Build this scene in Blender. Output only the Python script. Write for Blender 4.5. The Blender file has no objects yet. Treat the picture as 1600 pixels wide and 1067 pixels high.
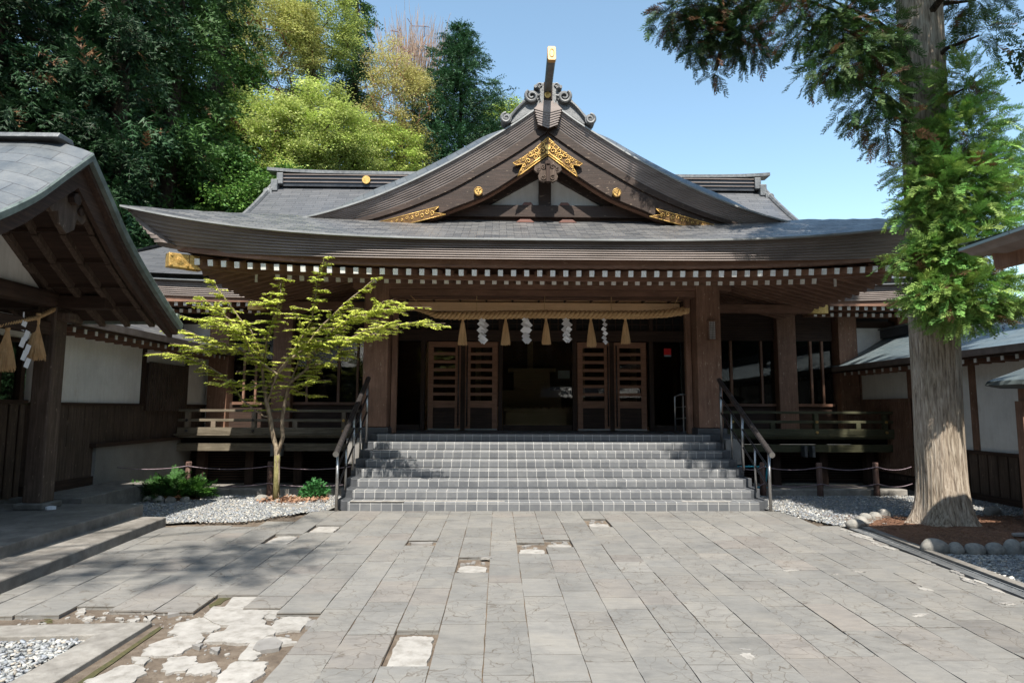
import bpy, bmesh, math, random
import numpy as np
from mathutils import Vector, Matrix
C = bpy.context.scene
COL = C.collection
rnd = random.Random(7)
R = math.radians
# ------------------------------------------------------------------ camera
F, HC = 1000.0, 1.6
YAW, PITCH, ROLL = math.atan(20/1000.), math.atan(106.5/1000.), 0.0035
cd = bpy.data.cameras.new('camera'); cam = bpy.data.objects.new('camera', cd); COL.objects.link(cam)
cd.sensor_width = 36; cd.lens = 22.5; cd.clip_end = 2000; cd.clip_start = 0.05
def ray(px, py):
    x = (px-800)/F; z = -(py-533.5)/F; y = 1.
    c, s = math.cos(ROLL), math.sin(ROLL); x, z = x*c-z*s, x*s+z*c
    c, s = math.cos(PITCH), math.sin(PITCH); y, z = y*c-z*s, y*s+z*c
    c, s = math.cos(YAW), math.sin(YAW); x, y = x*c+y*s, -x*s+y*c
    return Vector((x, y, z))
def WY(px, py, Y):
    r = ray(px, py); t = Y/r.y; return Vector((r.x*t, Y, HC+r.z*t))
def WZ(px, py, Z=0.):
    r = ray(px, py); t = (Z-HC)/r.z; return Vector((r.x*t, r.y*t, Z))
f_ = ray(800, 533.5); rr = (ray(900, 533.5)-f_).normalized(); uu = rr.cross(f_)
m = Matrix((rr, uu, -f_.normalized())).transposed()
cam.matrix_world = Matrix.Translation((0, 0, HC)) @ m.to_4x4()
C.camera = cam
# ------------------------------------------------------------------ light
SUN_EL, SUN_AZ = 56.5, 4.0      # azimuth: degrees from -Y towards +X
w = bpy.data.worlds.new('World'); C.world = w; w.use_nodes = True
nt = w.node_tree; bg = nt.nodes['Background']
sky = nt.nodes.new('ShaderNodeTexSky'); sky.sky_type = 'NISHITA'; sky.sun_disc = False
sky.sun_elevation = R(SUN_EL); sky.sun_rotation = R(180-SUN_AZ); sky.air_density = 1.0; sky.dust_density = 1.2; sky.ozone_density = 0.2
sky.altitude = 800
tn = nt.nodes.new('ShaderNodeMix'); tn.data_type = 'RGBA'; tn.blend_type = 'MULTIPLY'; tn.inputs[0].default_value = 1; tn.inputs[7].default_value = (1.08, 1.14, 1.0, 1)
nt.links.new(sky.outputs[0], tn.inputs[6]); nt.links.new(tn.outputs[2], bg.inputs[0]); bg.inputs[1].default_value = 0.15
sl = bpy.data.lights.new('sun', 'SUN'); sl.energy = 4.8; sl.angle = R(0.5); sl.color = (1, .94, .84)
so = bpy.data.objects.new('sun', sl); COL.objects.link(so)
sd = Vector((math.sin(R(SUN_AZ))*math.cos(R(SUN_EL)), -math.cos(R(SUN_AZ))*math.cos(R(SUN_EL)), math.sin(R(SUN_EL))))
so.rotation_euler = sd.to_track_quat('Z', 'Y').to_euler(); so.location = (3, -5, 20)
C.view_settings.view_transform = 'Standard'; C.view_settings.look = 'None'; C.view_settings.gamma = 1
C.view_settings.exposure = 1.0
C.render.engine = 'CYCLES'
C.cycles.max_bounces = 8; C.cycles.diffuse_bounces = 4; C.cycles.glossy_bounces = 3; C.cycles.transparent_max_bounces = 12

# ------------------------------------------------------------------ helpers
def link(o, parent=None):
    COL.objects.link(o)
    if parent is not None: o.parent = parent
    return o
def tag(o, label, cat, group=None):
    o['label'] = label; o['category'] = cat
    if group: o['group'] = group
    return o
def thing(name, label, cat, loc=(0, 0, 0), rz=0, group=None):
    o = bpy.data.objects.new(name, None); link(o); o.location = loc; o.rotation_euler = (0, 0, rz); o.empty_display_size = .2
    return tag(o, label, cat, group)
def struct(o): o['kind'] = 'structure'; return o
def stuff(o): o['kind'] = 'stuff'; return o
class MB:
    def __init__(s): s.v = []; s.f = []; s.uv = {}
    def add(s, vs, fs):
        b = len(s.v); s.v += [tuple(v) for v in vs]; s.f += [tuple(i+b for i in f) for f in fs]; return s
    def box(s, x0, x1, y0, y1, z0, z1):
        if x0 > x1: x0, x1 = x1, x0
        if y0 > y1: y0, y1 = y1, y0
        if z0 > z1: z0, z1 = z1, z0
        return s.add([(x0,y0,z0),(x1,y0,z0),(x1,y1,z0),(x0,y1,z0),(x0,y0,z1),(x1,y0,z1),(x1,y1,z1),(x0,y1,z1)],
                     [(3,2,1,0),(4,5,6,7),(0,1,5,4),(1,2,6,5),(2,3,7,6),(3,0,4,7)])
    def beam(s, a, b, w, h, up=(0, 0, 1)):      # bar from a to b, width w (side), height h (up)
        a, b = Vector(a), Vector(b); d = (b-a).normalized(); u = Vector(up)
        sd_ = d.cross(u).normalized(); u = sd_.cross(d).normalized()
        P = []
        for p in (a, b):
            for i, j in ((-1,-1),(1,-1),(1,1),(-1,1)): P.append(p+sd_*w/2*i+u*h/2*j)
        return s.add(P, [(0,1,2,3)[::-1],(4,5,6,7),(0,1,5,4),(1,2,6,5),(2,3,7,6),(3,0,4,7)])
    def tube(s, pts, rad, n=8, cap=True, rough=0, seed=0):
        pts = [Vector(p) for p in pts]; k = len(pts)
        if not hasattr(rad, '__len__'): rad = [rad]*k
        rg = random.Random(seed)
        prev = None; rings = []
        for i, p in enumerate(pts):
            d = (pts[min(i+1, k-1)]-pts[max(i-1, 0)])
            d = d.normalized() if d.length > 1e-9 else Vector((0, 0, 1))
            if prev is None:
                a = d.orthogonal().normalized()
            else:
                a = prev-d*prev.dot(d); a = a.normalized() if a.length > 1e-6 else d.orthogonal().normalized()
            prev = a; b = d.cross(a)
            rings.append([p+(a*math.cos(t)+b*math.sin(t))*rad[i]*(1+rough*rg.uniform(-1, 1)) for t in [2*math.pi*j/n for j in range(n)]])
        vs = [v for r_ in rings for v in r_]; fs = []
        for i in range(k-1):
            for j in range(n):
                fs.append((i*n+j, i*n+(j+1) % n, (i+1)*n+(j+1) % n, (i+1)*n+j))
        if cap: fs.append(tuple(range(n))[::-1]); fs.append(tuple((k-1)*n+j for j in range(n)))
        return s.add(vs, fs)
    def prism(s, poly, y0, y1):                 # polygon in XZ extruded along Y
        n = len(poly); vs = [(x, y0, z) for x, z in poly]+[(x, y1, z) for x, z in poly]
        area = sum(poly[i][0]*poly[(i+1) % n][1]-poly[(i+1) % n][0]*poly[i][1] for i in range(n))
        fr = tuple(range(n)); bk = tuple(range(n, 2*n))
        if area > 0: fs = [fr, bk[::-1]]+[((i+1) % n, i, n+i, n+(i+1) % n) for i in range(n)]
        else: fs = [fr[::-1], bk]+[(i, (i+1) % n, n+(i+1) % n, n+i) for i in range(n)]
        return s.add(vs, fs)
    def prismx(s, poly, x0, x1):                # polygon in YZ extruded along X
        n = len(poly); vs = [(x0, y, z) for y, z in poly]+[(x1, y, z) for y, z in poly]
        return s.add(vs, [tuple(range(n))[::-1], tuple(range(n, 2*n))]+[(i, (i+1) % n, n+(i+1) % n, n+i) for i in range(n)])
    def prismz(s, poly, z0, z1):
        n = len(poly); vs = [(x, y, z0) for x, y in poly]+[(x, y, z1) for x, y in poly]
        return s.add(vs, [tuple(range(n))[::-1], tuple(range(n, 2*n))]+[(i, (i+1) % n, n+(i+1) % n, n+i) for i in range(n)])
    def grid(s, P, closed=False):               # P[i][j] points; uv in metres
        ni, nj = len(P), len(P[0]); b = len(s.v)
        s.v += [tuple(p) for r_ in P for p in r_]
        U = [[0]*nj for _ in range(ni)]; V = [[0]*nj for _ in range(ni)]
        for i in range(ni):
            for j in range(nj):
                if j: U[i][j] = U[i][j-1]+(Vector(P[i][j])-Vector(P[i][j-1])).length
                if i: V[i][j] = V[i-1][j]+(Vector(P[i][j])-Vector(P[i-1][j])).length
        for i in range(ni):
            mid = U[i][nj//2]
            for j in range(nj): s.uv[b+i*nj+j] = (U[i][j]-mid, V[i][j])
        for i in range(ni-1):
            for j in range(nj-1):
                s.f.append((b+i*nj+j, b+i*nj+j+1, b+(i+1)*nj+j+1, b+(i+1)*nj+j))
        return s
    def build(s, name, mat, parent=None, smooth=False, bevel=0, solid=0, fixn=True):
        me = bpy.data.meshes.new(name); me.from_pydata(s.v, [], s.f)
        if s.uv:
            ul = me.uv_layers.new(name='UVMap')
            for l in me.loops: ul.data[l.index].uv = s.uv.get(l.vertex_index, (0, 0))
        if fixn:
            bm = bmesh.new(); bm.from_mesh(me); bmesh.ops.recalc_face_normals(bm, faces=bm.faces); bm.to_mesh(me); bm.free()
        if smooth: me.polygons.foreach_set('use_smooth', [True]*len(me.polygons))
        me.materials.append(mat); o = bpy.data.objects.new(name, me); link(o, parent)
        if solid:
            md = o.modifiers.new('s', 'SOLIDIFY'); md.thickness = solid; md.offset = 0
        if bevel:
            md = o.modifiers.new('b', 'BEVEL'); md.width = bevel; md.segments = 2; md.limit_method = 'ANGLE'; md.angle_limit = R(40)
        return o
def dup(o, parent=None, loc=None, label=None):
    c = o.copy(); COL.objects.link(c); inv = o.matrix_parent_inverse.copy()
    if parent is not None: c.parent = parent; c.matrix_parent_inverse = inv
    if loc is not None: c.location = loc
    if label: c['label'] = label
    return c
def dup_tree(o, parent=None):
    c = o.copy(); COL.objects.link(c); inv = o.matrix_parent_inverse.copy()
    if parent is not None: c.parent = parent; c.matrix_parent_inverse = inv
    for ch in list(o.children): dup_tree(ch, c)
    return c
def interp(x, T):
    x = max(T[0][0], min(T[-1][0], x))
    for i in range(len(T)-1):
        if x <= T[i+1][0]:
            a, b = T[i], T[i+1]
            # cubic (Catmull) for smoothness
            p0 = T[i-1] if i else (2*a[0]-b[0], 2*a[1]-b[1]); p3 = T[i+2] if i+2 < len(T) else (2*b[0]-a[0], 2*b[1]-a[1])
            t = (x-a[0])/(b[0]-a[0]); m0 = (b[1]-p0[1])/(b[0]-p0[0])*(b[0]-a[0]); m1 = (p3[1]-a[1])/(p3[0]-a[0])*(b[0]-a[0])
            return (2*t**3-3*t*t+1)*a[1]+(t**3-2*t*t+t)*m0+(-2*t**3+3*t*t)*b[1]+(t**3-t*t)*m1
    return T[-1][1]
def sstep(x): x = max(0, min(1, x)); return x*x*(3-2*x)

# ------------------------------------------------------------------ materials
def newmat(name):
    m_ = bpy.data.materials.new(name); m_.use_nodes = True
    return m_, m_.node_tree.nodes, m_.node_tree.links, m_.node_tree.nodes['Principled BSDF']
def ramp(N, L, fac, stops):
    r_ = N.new('ShaderNodeValToRGB'); cr = r_.color_ramp
    while len(cr.elements) < len(stops): cr.elements.new(.5)
    for e, (p, c) in zip(cr.elements, stops): e.position = p; e.color = (*c, 1) if len(c) == 3 else c
    L.new(fac, r_.inputs[0]); return r_.outputs[0]
def math_(N, L, op, a, b=None, c=None):
    n = N.new('ShaderNodeMath'); n.operation = op
    for i, v in enumerate((a, b, c)):
        if v is None: continue
        if isinstance(v, (int, float)): n.inputs[i].default_value = v
        else: L.new(v, n.inputs[i])
    return n.outputs[0]
def mixc(N, L, fac, a, b, mode='MIX'):
    n = N.new('ShaderNodeMix'); n.data_type = 'RGBA'; n.blend_type = mode
    for i, v in ((0, fac), (6, a), (7, b)):
        if isinstance(v, (int, float)): n.inputs[i].default_value = v
        elif isinstance(v, tuple): n.inputs[i].default_value = (*v, 1)
        else: L.new(v, n.inputs[i])
    return n.outputs[2]
def pos(N, L, sc=(1, 1, 1), kind='pos'):
    if kind == 'pos': o = N.new('ShaderNodeNewGeometry').outputs['Position']
    elif kind == 'uv': o = N.new('ShaderNodeTexCoord').outputs['UV']
    else: o = N.new('ShaderNodeTexCoord').outputs['Object']
    mp = N.new('ShaderNodeMapping'); mp.inputs['Scale'].default_value = sc; L.new(o, mp.inputs[0]); return mp.outputs[0]
def noise(N, L, vec, scale=5, detail=6, rough=.6, dist=0):
    n = N.new('ShaderNodeTexNoise'); n.inputs['Scale'].default_value = scale; n.inputs['Detail'].default_value = detail
    n.inputs['Roughness'].default_value = rough; n.inputs['Distortion'].default_value = dist; L.new(vec, n.inputs['Vector']); return n.outputs['Fac']
def bump(N, L, B, h, s=.3, d=.01, prev=None):
    n = N.new('ShaderNodeBump'); n.inputs['Strength'].default_value = s; n.inputs['Distance'].default_value = d; L.new(h, n.inputs['Height'])
    if prev is not None: L.new(prev, n.inputs['Normal'])
    L.new(n.outputs[0], B.inputs['Normal']); return n.outputs[0]
def mk(name, c1, c2, c3=None, sc=(1, 1, 1), scale=6, rough=.7, metal=0, bs=.3, bd=.005, fine=40, spec=.5, kind='pos', big=.35, space=None):
    m_, N, L, B = newmat(name); v = pos(N, L, sc, kind)
    n1 = noise(N, L, v, scale, 8, .65)
    st = [(.3, c1), (.7, c2)] if c3 is None else [(.28, c1), (.5, c2), (.72, c3)]
    col = ramp(N, L, n1, st)
    n2 = noise(N, L, pos(N, L), .9, 4, .6)
    sh = ramp(N, L, n2, [(.3, (1-big,)*3), (.7, (1+big*.4,)*3)])
    col = mixc(N, L, 1., col, sh, 'MULTIPLY'); L.new(col, B.inputs['Base Color'])
    n3 = noise(N, L, v, fine, 5, .7)
    B.inputs['Roughness'].default_value = rough; B.inputs['Metallic'].default_value = metal; B.inputs['Specular IOR Level'].default_value = spec
    rr_ = ramp(N, L, n1, [(.2, (rough*.8,)*3), (.8, (min(1, rough*1.15),)*3)]); L.new(rr_, B.inputs['Roughness'])
    bump(N, L, B, math_(N, L, 'ADD', n1, n3), bs, bd)
    return m_
M = {}
def woodmat(name, a, b, c, axis='z', rough=.75, weather=None, big=.35, fleck=0):
    sc = {'z': (1, 1, .07), 'x': (.07, 1, 1), 'y': (1, .07, 1)}[axis]
    m_, N, L, B = newmat(name); v = pos(N, L, sc)
    n1 = noise(N, L, v, 28, 6, .7, .3); col = ramp(N, L, n1, [(.25, a), (.5, b), (.78, c)])
    n2 = noise(N, L, pos(N, L), 1.6, 5, .7)
    sh = ramp(N, L, n2, [(.3, (1-big,)*3), (.7, (1.1,)*3)]); col = mixc(N, L, 1., col, sh, 'MULTIPLY')
    if fleck:
        n4 = noise(N, L, pos(N, L, tuple(.35 if s < 1 else 1 for s in sc)), 30, 3, .5)
        fm = ramp(N, L, n4, [(.66, (0, 0, 0)), (.72, (fleck,)*3)]); col = mixc(N, L, fm, col, (.42, .33, .24))
    L.new(col, B.inputs['Base Color']); B.inputs['Roughness'].default_value = rough; B.inputs['Specular IOR Level'].default_value = .35
    n3 = noise(N, L, v, 90, 4, .7); bump(N, L, B, math_(N, L, 'ADD', n1, n3), .45, .004)
    return m_
M['wood'] = woodmat('wood_brown', (.14, .075, .05), (.225, .125, .084), (.31, .185, .13), 'z', fleck=.7)
M['woodx'] = woodmat('wood_brown_x', (.12, .062, .042), (.20, .108, .073), (.28, .16, .11), 'x', fleck=.35)
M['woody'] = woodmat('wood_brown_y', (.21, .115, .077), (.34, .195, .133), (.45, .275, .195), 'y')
M['darkz'] = woodmat('wood_dark', (.02, .011, .008), (.04, .022, .015), (.07, .04, .028), 'z')
M['darkx'] = woodmat('wood_dark_x', (.02, .011, .008), (.04, .022, .015), (.07, .04, .028), 'x')
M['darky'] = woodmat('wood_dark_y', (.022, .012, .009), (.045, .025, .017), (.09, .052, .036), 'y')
M['door'] = woodmat('wood_door', (.16, .075, .043), (.24, .12, .072), (.31, .165, .10), 'x', .5, big=.2)
M['old'] = woodmat('wood_weathered', (.045, .03, .022), (.085, .058, .043), (.16, .115, .088), 'z', fleck=.3)
M['rail'] = woodmat('wood_rail_grey', (.075, .062, .045), (.14, .118, .085), (.26, .225, .17), 'x')
M['railz'] = woodmat('wood_rail_grey_z', (.12, .095, .07), (.2, .16, .12), (.3, .25, .19), 'z')
M['railmoss'] = woodmat('wood_rail_mossy', (.035, .035, .018), (.07, .07, .038), (.13, .12, .07), 'x')
M['tan'] = woodmat('wood_tan', (.62, .40, .22), (.72, .48, .28), (.80, .56, .34), 'x', .5, big=.1)
M['mount'] = woodmat('barge_wood', (.018, .010, .007), (.036, .021, .015), (.075, .045, .033), 'x', .6, fleck=.4)
def plaster():
    m_, N, L, B = newmat('plaster'); v = pos(N, L)
    n1 = noise(N, L, v, 1.3, 8, .7); col = ramp(N, L, n1, [(.3, (.60, .585, .56)), (.6, (.76, .745, .72))])
    st = noise(N, L, pos(N, L, (1, 1, .5)), 2.3, 8, .6, 1.5); sm = ramp(N, L, st, [(.60, (0, 0, 0)), (.75, (.5, .5, .5))])
    col = mixc(N, L, sm, col, (.42, .36, .30))
    sk_ = noise(N, L, pos(N, L, (3, 3, .25)), 6, 6, .7); col = mixc(N, L, 1., col, ramp(N, L, sk_, [(.25, (.90, .89, .87)), (.6, (1, 1, 1))]), 'MULTIPLY')
    spz = N.new('ShaderNodeSeparateXYZ'); L.new(v, spz.inputs[0]); L.new(col, B.inputs['Base Color']); B.inputs['Roughness'].default_value = .9
    bump(N, L, B, noise(N, L, v, 120, 4, .7), .2, .002); return m_
M['plaster'] = plaster()
def shingle(name, a, b, c, row=.11, brick=.34, rough=.42, metal=.35, joint=(.02, .022, .028), spec=.5, big=.5):
    m_, N, L, B = newmat(name); v = pos(N, L, (1, 1, 1), 'uv')
    bt = N.new('ShaderNodeTexBrick'); L.new(v, bt.inputs['Vector']); bt.inputs['Scale'].default_value = 1
    bt.inputs['Brick Width'].default_value = brick; bt.inputs['Row Height'].default_value = row; bt.inputs['Mortar Size'].default_value = .006
    bt.inputs['Mortar Smooth'].default_value = .2; bt.inputs['Color1'].default_value = (*a, 1); bt.inputs['Color2'].default_value = (*b, 1); bt.inputs['Mortar'].default_value = (*joint, 1)
    bt.inputs['Bias'].default_value = 0
    n1 = noise(N, L, pos(N, L), 2.2, 8, .7); cm = ramp(N, L, n1, [(.35, (0, 0, 0)), (.7, (1, 1, 1))])
    col = mixc(N, L, math_(N, L, 'MULTIPLY', cm, big), bt.outputs['Color'], c); L.new(col, B.inputs['Base Color'])
    # each row laps the one below: saw-tooth height along v
    sp = N.new('ShaderNodeSeparateXYZ'); L.new(v, sp.inputs[0])
    fr = math_(N, L, 'FRACT', math_(N, L, 'DIVIDE', sp.outputs[1], row)); saw = math_(N, L, 'SUBTRACT', 1, fr)
    h = math_(N, L, 'ADD', math_(N, L, 'MULTIPLY', saw, 1.), math_(N, L, 'MULTIPLY', noise(N, L, pos(N, L), 14, 5, .6), .5))
    bump(N, L, B, h, .6, .012)
    B.inputs['Metallic'].default_value = metal; B.inputs['Specular IOR Level'].default_value = spec
    L.new(ramp(N, L, n1, [(.3, (rough*.8,)*3), (.7, (rough*1.3,)*3)]), B.inputs['Roughness']); return m_
M['shingle'] = shingle('copper_shingle', (.075, .08, .09), (.22, .215, .21), (.12, .12, .125), row=.085, brick=.26, big=.35)
M['shingle_far'] = shingle('copper_shingle_far', (.10, .105, .115), (.15, .153, .162), (.085, .088, .095), row=.16, brick=.6)
M['teal'] = shingle('copper_patina', (.30, .40, .40), (.36, .45, .45), (.22, .27, .28), row=.12, brick=.7, rough=.5, metal=.15, joint=(.05, .06, .06))
M['bluecopper'] = shingle('copper_blue', (.15, .20, .225), (.21, .26, .28), (.11, .13, .145), row=.10, brick=.7, rough=.42, metal=.3, joint=(.02, .025, .03))
M['slate'] = shingle('copper_slate', (.075, .088, .10), (.12, .132, .145), (.20, .205, .205), row=.22, brick=.5, rough=.45, metal=.35, joint=(.03, .03, .035))
M['edge'] = mk('copper_brown', (.13, .104, .092), (.195, .160, .145), (.26, .218, .202), (.15, 1, 1), 5, .55, .15, .2, .003, big=.25)
M['edgedark'] = mk('copper_lip', (.20, .21, .21), (.30, .305, .305), None, (.3, 1, 1), 8, .5, .3, .2, .003, big=.2)
M['greycopper'] = mk('cast_copper', (.085, .09, .095), (.14, .145, .15), (.20, .205, .21), (1, 1, 1), 9, .55, .4, .5, .01, big=.3)
M['verd'] = mk('verdigris_edge', (.10, .12, .11), (.19, .23, .21), (.27, .31, .29), (1, 1, 1), 7, .55, .3, .3, .005)
M['gold0'] = None
M['giltend'] = mk('gilt_end_wood', (.40, .22, .08), (.50, .30, .12), None, (1, 1, 1), 22, .55, .2, .3, .006, big=.15)
M['gold'] = mk('gilt', (.36, .20, .05), (.55, .34, .10), (.72, .50, .20), (1, 1, 1), 22, .42, .55, .5, .01, big=.15)
M['golddk'] = mk('gilt_recess', (.07, .035, .012), (.16, .085, .025), None, (1, 1, 1), 22, .5, .5, .5, .01, big=.15)
M['cap'] = mk('white_cap', (.62, .61, .58), (.78, .77, .74), None, (1, 1, 1), 40, .6, .1, .1, .001, big=.15)
def tilemat():
    m_, N, L, B = newmat('stair_tile'); g = N.new('ShaderNodeNewGeometry'); sp = N.new('ShaderNodeSeparateXYZ'); L.new(g.outputs['Position'], sp.inputs[0])
    fx = math_(N, L, 'FRACT', math_(N, L, 'DIVIDE', math_(N, L, 'ADD', sp.outputs[0], 10.2), .1685))
    mx = math_(N, L, 'LESS_THAN', math_(N, L, 'ABSOLUTE', math_(N, L, 'SUBTRACT', fx, .5)), .022)
    fz = math_(N, L, 'FRACT', math_(N, L, 'DIVIDE', math_(N, L, 'ADD', sp.outputs[2], .002), .14))
    mz = math_(N, L, 'LESS_THAN', math_(N, L, 'ABSOLUTE', math_(N, L, 'SUBTRACT', fz, .80)), .02)
    fy = math_(N, L, 'FRACT', math_(N, L, 'DIVIDE', math_(N, L, 'SUBTRACT', sp.outputs[1], 10.42), .33))
    my = math_(N, L, 'LESS_THAN', math_(N, L, 'ABSOLUTE', math_(N, L, 'SUBTRACT', fy, .52)), .018)
    nz = N.new('ShaderNodeSeparateXYZ'); L.new(g.outputs['True Normal'], nz.inputs[0]); top = math_(N, L, 'GREATER_THAN', nz.outputs[2], .7)
    lz = math_(N, L, 'MULTIPLY', mz, math_(N, L, 'SUBTRACT', 1, top)); ly = math_(N, L, 'MULTIPLY', my, top)
    side = math_(N, L, 'LESS_THAN', math_(N, L, 'ABSOLUTE', nz.outputs[0]), .7)
    gr = math_(N, L, 'MAXIMUM', math_(N, L, 'MULTIPLY', mx, side), math_(N, L, 'MAXIMUM', lz, ly))
    gn = noise(N, L, g.outputs['Position'], 3, 6, .7); gm = math_(N, L, 'MULTIPLY', gr, ramp(N, L, gn, [(.30, (.35,)*3), (.6, (1,)*3)]))
    # tile id tint
    wn = N.new('ShaderNodeTexWhiteNoise'); wn.noise_dimensions = '2D'; cv = N.new('ShaderNodeCombineXYZ')
    L.new(math_(N, L, 'FLOOR', math_(N, L, 'ADD', math_(N, L, 'DIVIDE', math_(N, L, 'ADD', sp.outputs[0], 10.2), .1685), .5)), cv.inputs[0])
    L.new(math_(N, L, 'FLOOR', math_(N, L, 'DIVIDE', math_(N, L, 'ADD', sp.outputs[2], .002), .14)), cv.inputs[1]); L.new(cv.outputs[0], wn.inputs[0])
    base = ramp(N, L, wn.outputs[0], [(0, (.098, .103, .112)), (1, (.138, .143, .152))])
    d = noise(N, L, g.outputs['Position'], 4, 8, .7); base = mixc(N, L, ramp(N, L, d, [(.45, (0,)*3), (.8, (.35,)*3)]), base, (.25, .25, .24))
    col = mixc(N, L, gm, base, (.50, .49, .47)); L.new(col, B.inputs['Base Color'])
    B.inputs['Roughness'].default_value = .38; L.new(ramp(N, L, d, [(.3, (.3,)*3), (.7, (.5,)*3)]), B.inputs['Roughness'])
    bump(N, L, B, math_(N, L, 'SUBTRACT', math_(N, L, 'MULTIPLY', d, .4), gr), .3, .003); return m_
M['tile'] = tilemat()
M['tiledark'] = mk('tile_dark', (.05, .055, .062), (.09, .095, .105), None, (1, 1, 1), 5, .45, 0, .2, .002)
def slabmat():
    m_, N, L, B = newmat('paving_slab'); at = N.new('ShaderNodeAttribute'); at.attribute_name = 'Col'; g = pos(N, L)
    sp = N.new('ShaderNodeSeparateColor'); L.new(at.outputs['Color'], sp.inputs[0])   # r tint, g crackiness, b hue
    base = ramp(N, L, sp.outputs[0], [(0, (.135, .132, .127)), (.4, (.172, .167, .158)), (.8, (.205, .197, .184)), (1, (.245, .234, .215))])
    hue = ramp(N, L, sp.outputs[2], [(.0, (.98, .99, 1.0)), (.85, (1, .995, .985)), (.95, (1.01, .975, .96)), (1, (1.01, .965, .95))])
    base = mixc(N, L, 1., base, hue, 'MULTIPLY')
    n1 = noise(N, L, g, 2.5, 9, .7, .4); base = mixc(N, L, 1., base, ramp(N, L, n1, [(.28, (.76, .77, .79)), (.5, (1, 1, 1)), (.74, (1.16, 1.13, 1.08))]), 'MULTIPLY')
    vn = noise(N, L, pos(N, L, (1, 3.5, 1)), 5, 7, .7, .8); base = mixc(N, L, 1., base, ramp(N, L, vn, [(.35, (.9,)*3), (.6, (1.06,)*3)]), 'MULTIPLY')
    sk = noise(N, L, g, 320, 2, .6); base = mixc(N, L, 1., base, ramp(N, L, sk, [(.3, (.87,)*3), (.7, (1.1,)*3)]), 'MULTIPLY')
    # cracks
    dn = N.new('ShaderNodeTexNoise'); dn.inputs['Scale'].default_value = 3; dn.inputs['Detail'].default_value = 5; L.new(g, dn.inputs['Vector'])
    va = N.new('ShaderNodeVectorMath'); va.operation = 'MULTIPLY_ADD'; L.new(dn.outputs['Color'], va.inputs[0]); va.inputs[1].default_value = (.45, .45, 0); L.new(g, va.inputs[2])
    cr = []
    for s, wd in ((5.5, .022), (2.7, .010)):
        vo = N.new('ShaderNodeTexVoronoi'); vo.feature = 'DISTANCE_TO_EDGE'; vo.inputs['Scale'].default_value = s; L.new(va.outputs[0], vo.inputs['Vector'])
        cr.append(ramp(N, L, vo.outputs[0], [(0, (1,)*3), (wd, (0,)*3)]))
    gate = noise(N, L, g, .9, 3, .5); gt = ramp(N, L, math_(N, L, 'ADD', math_(N, L, 'MULTIPLY', gate, 1.2), math_(N, L, 'MULTIPLY', sp.outputs[1], .5)), [(.66, (0,)*3), (.82, (1,)*3)])
    c1 = math_(N, L, 'MULTIPLY', cr[0], gt)
    brk = ramp(N, L, noise(N, L, g, 1.7, 3, .5), [(.52, (0,)*3), (.6, (1,)*3)]); c2 = math_(N, L, 'MULTIPLY', cr[1], brk)
    ck = math_(N, L, 'MAXIMUM', c1, c2)
    ckc = math_(N, L, 'MULTIPLY', ck, ramp(N, L, noise(N, L, g, 7, 4, .6), [(.33, (.3,)*3), (.58, (.95,)*3)]))
    base = mixc(N, L, ckc, base, (.09, .075, .06)); L.new(base, B.inputs['Base Color']); B.inputs['Roughness'].default_value = .82; B.inputs['Specular IOR Level'].default_value = .3
    h = math_(N, L, 'SUBTRACT', math_(N, L, 'ADD', math_(N, L, 'MULTIPLY', sk, .15), math_(N, L, 'MULTIPLY', vn, .5)), math_(N, L, 'MULTIPLY', ck, .6))
    bump(N, L, B, h, .5, .006); return m_
M['slab'] = slabmat()
M['dirt'] = mk('bed_dirt', (.085, .062, .045), (.15, .115, .085), (.22, .18, .14), (1, 1, 1), 9, .95, 0, .8, .02, fine=90)
M['moss'] = mk('moss', (.035, .04, .012), (.10, .085, .03), None, (1, 1, 1), 30, .95, 0, .8, .01)
M['mortar'] = mk('mortar_white', (.19, .175, .155), (.30, .285, .265), (.37, .352, .33), (1, 1, 1), 11, .9, 0, .6, .008, fine=80, big=.2)
M['concrete'] = mk('concrete', (.15, .138, .122), (.24, .225, .205), (.33, .315, .29), (1, 1, 1), 7, .9, 0, .6, .006, fine=90)
M['concretedk'] = mk('concrete_worn', (.10, .092, .082), (.17, .157, .142), (.25, .235, .215), (1, 1, 1), 6, .9, 0, .6, .008, fine=90)
M['roughcast'] = mk('roughcast', (.30, .29, .27), (.42, .405, .38), None, (1, 1, 1), 60, .9, 0, 1., .02, fine=120)
def gravelmat():
    m_, N, L, B = newmat('gravel_bed'); v = pos(N, L); vo = N.new('ShaderNodeTexVoronoi'); vo.inputs['Scale'].default_value = 34; L.new(v, vo.inputs['Vector'])
    s = N.new('ShaderNodeSeparateColor'); L.new(vo.outputs['Color'], s.inputs[0])
    col = ramp(N, L, s.outputs[0], [(0, (.16, .165, .17)), (.5, (.30, .30, .295)), (.85, (.42, .40, .37)), (1, (.6, .585, .56))])
    sh = ramp(N, L, vo.outputs['Distance'], [(.3, (1,)*3), (.75, (.35,)*3)]); col = mixc(N, L, 1., col, sh, 'MULTIPLY')
    L.new(col, B.inputs['Base Color']); B.inputs['Roughness'].default_value = .85; bump(N, L, B, math_(N, L, 'SUBTRACT', 1, vo.outputs['Distance']), 1., .02); return m_
M['gravel'] = gravelmat()
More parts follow.
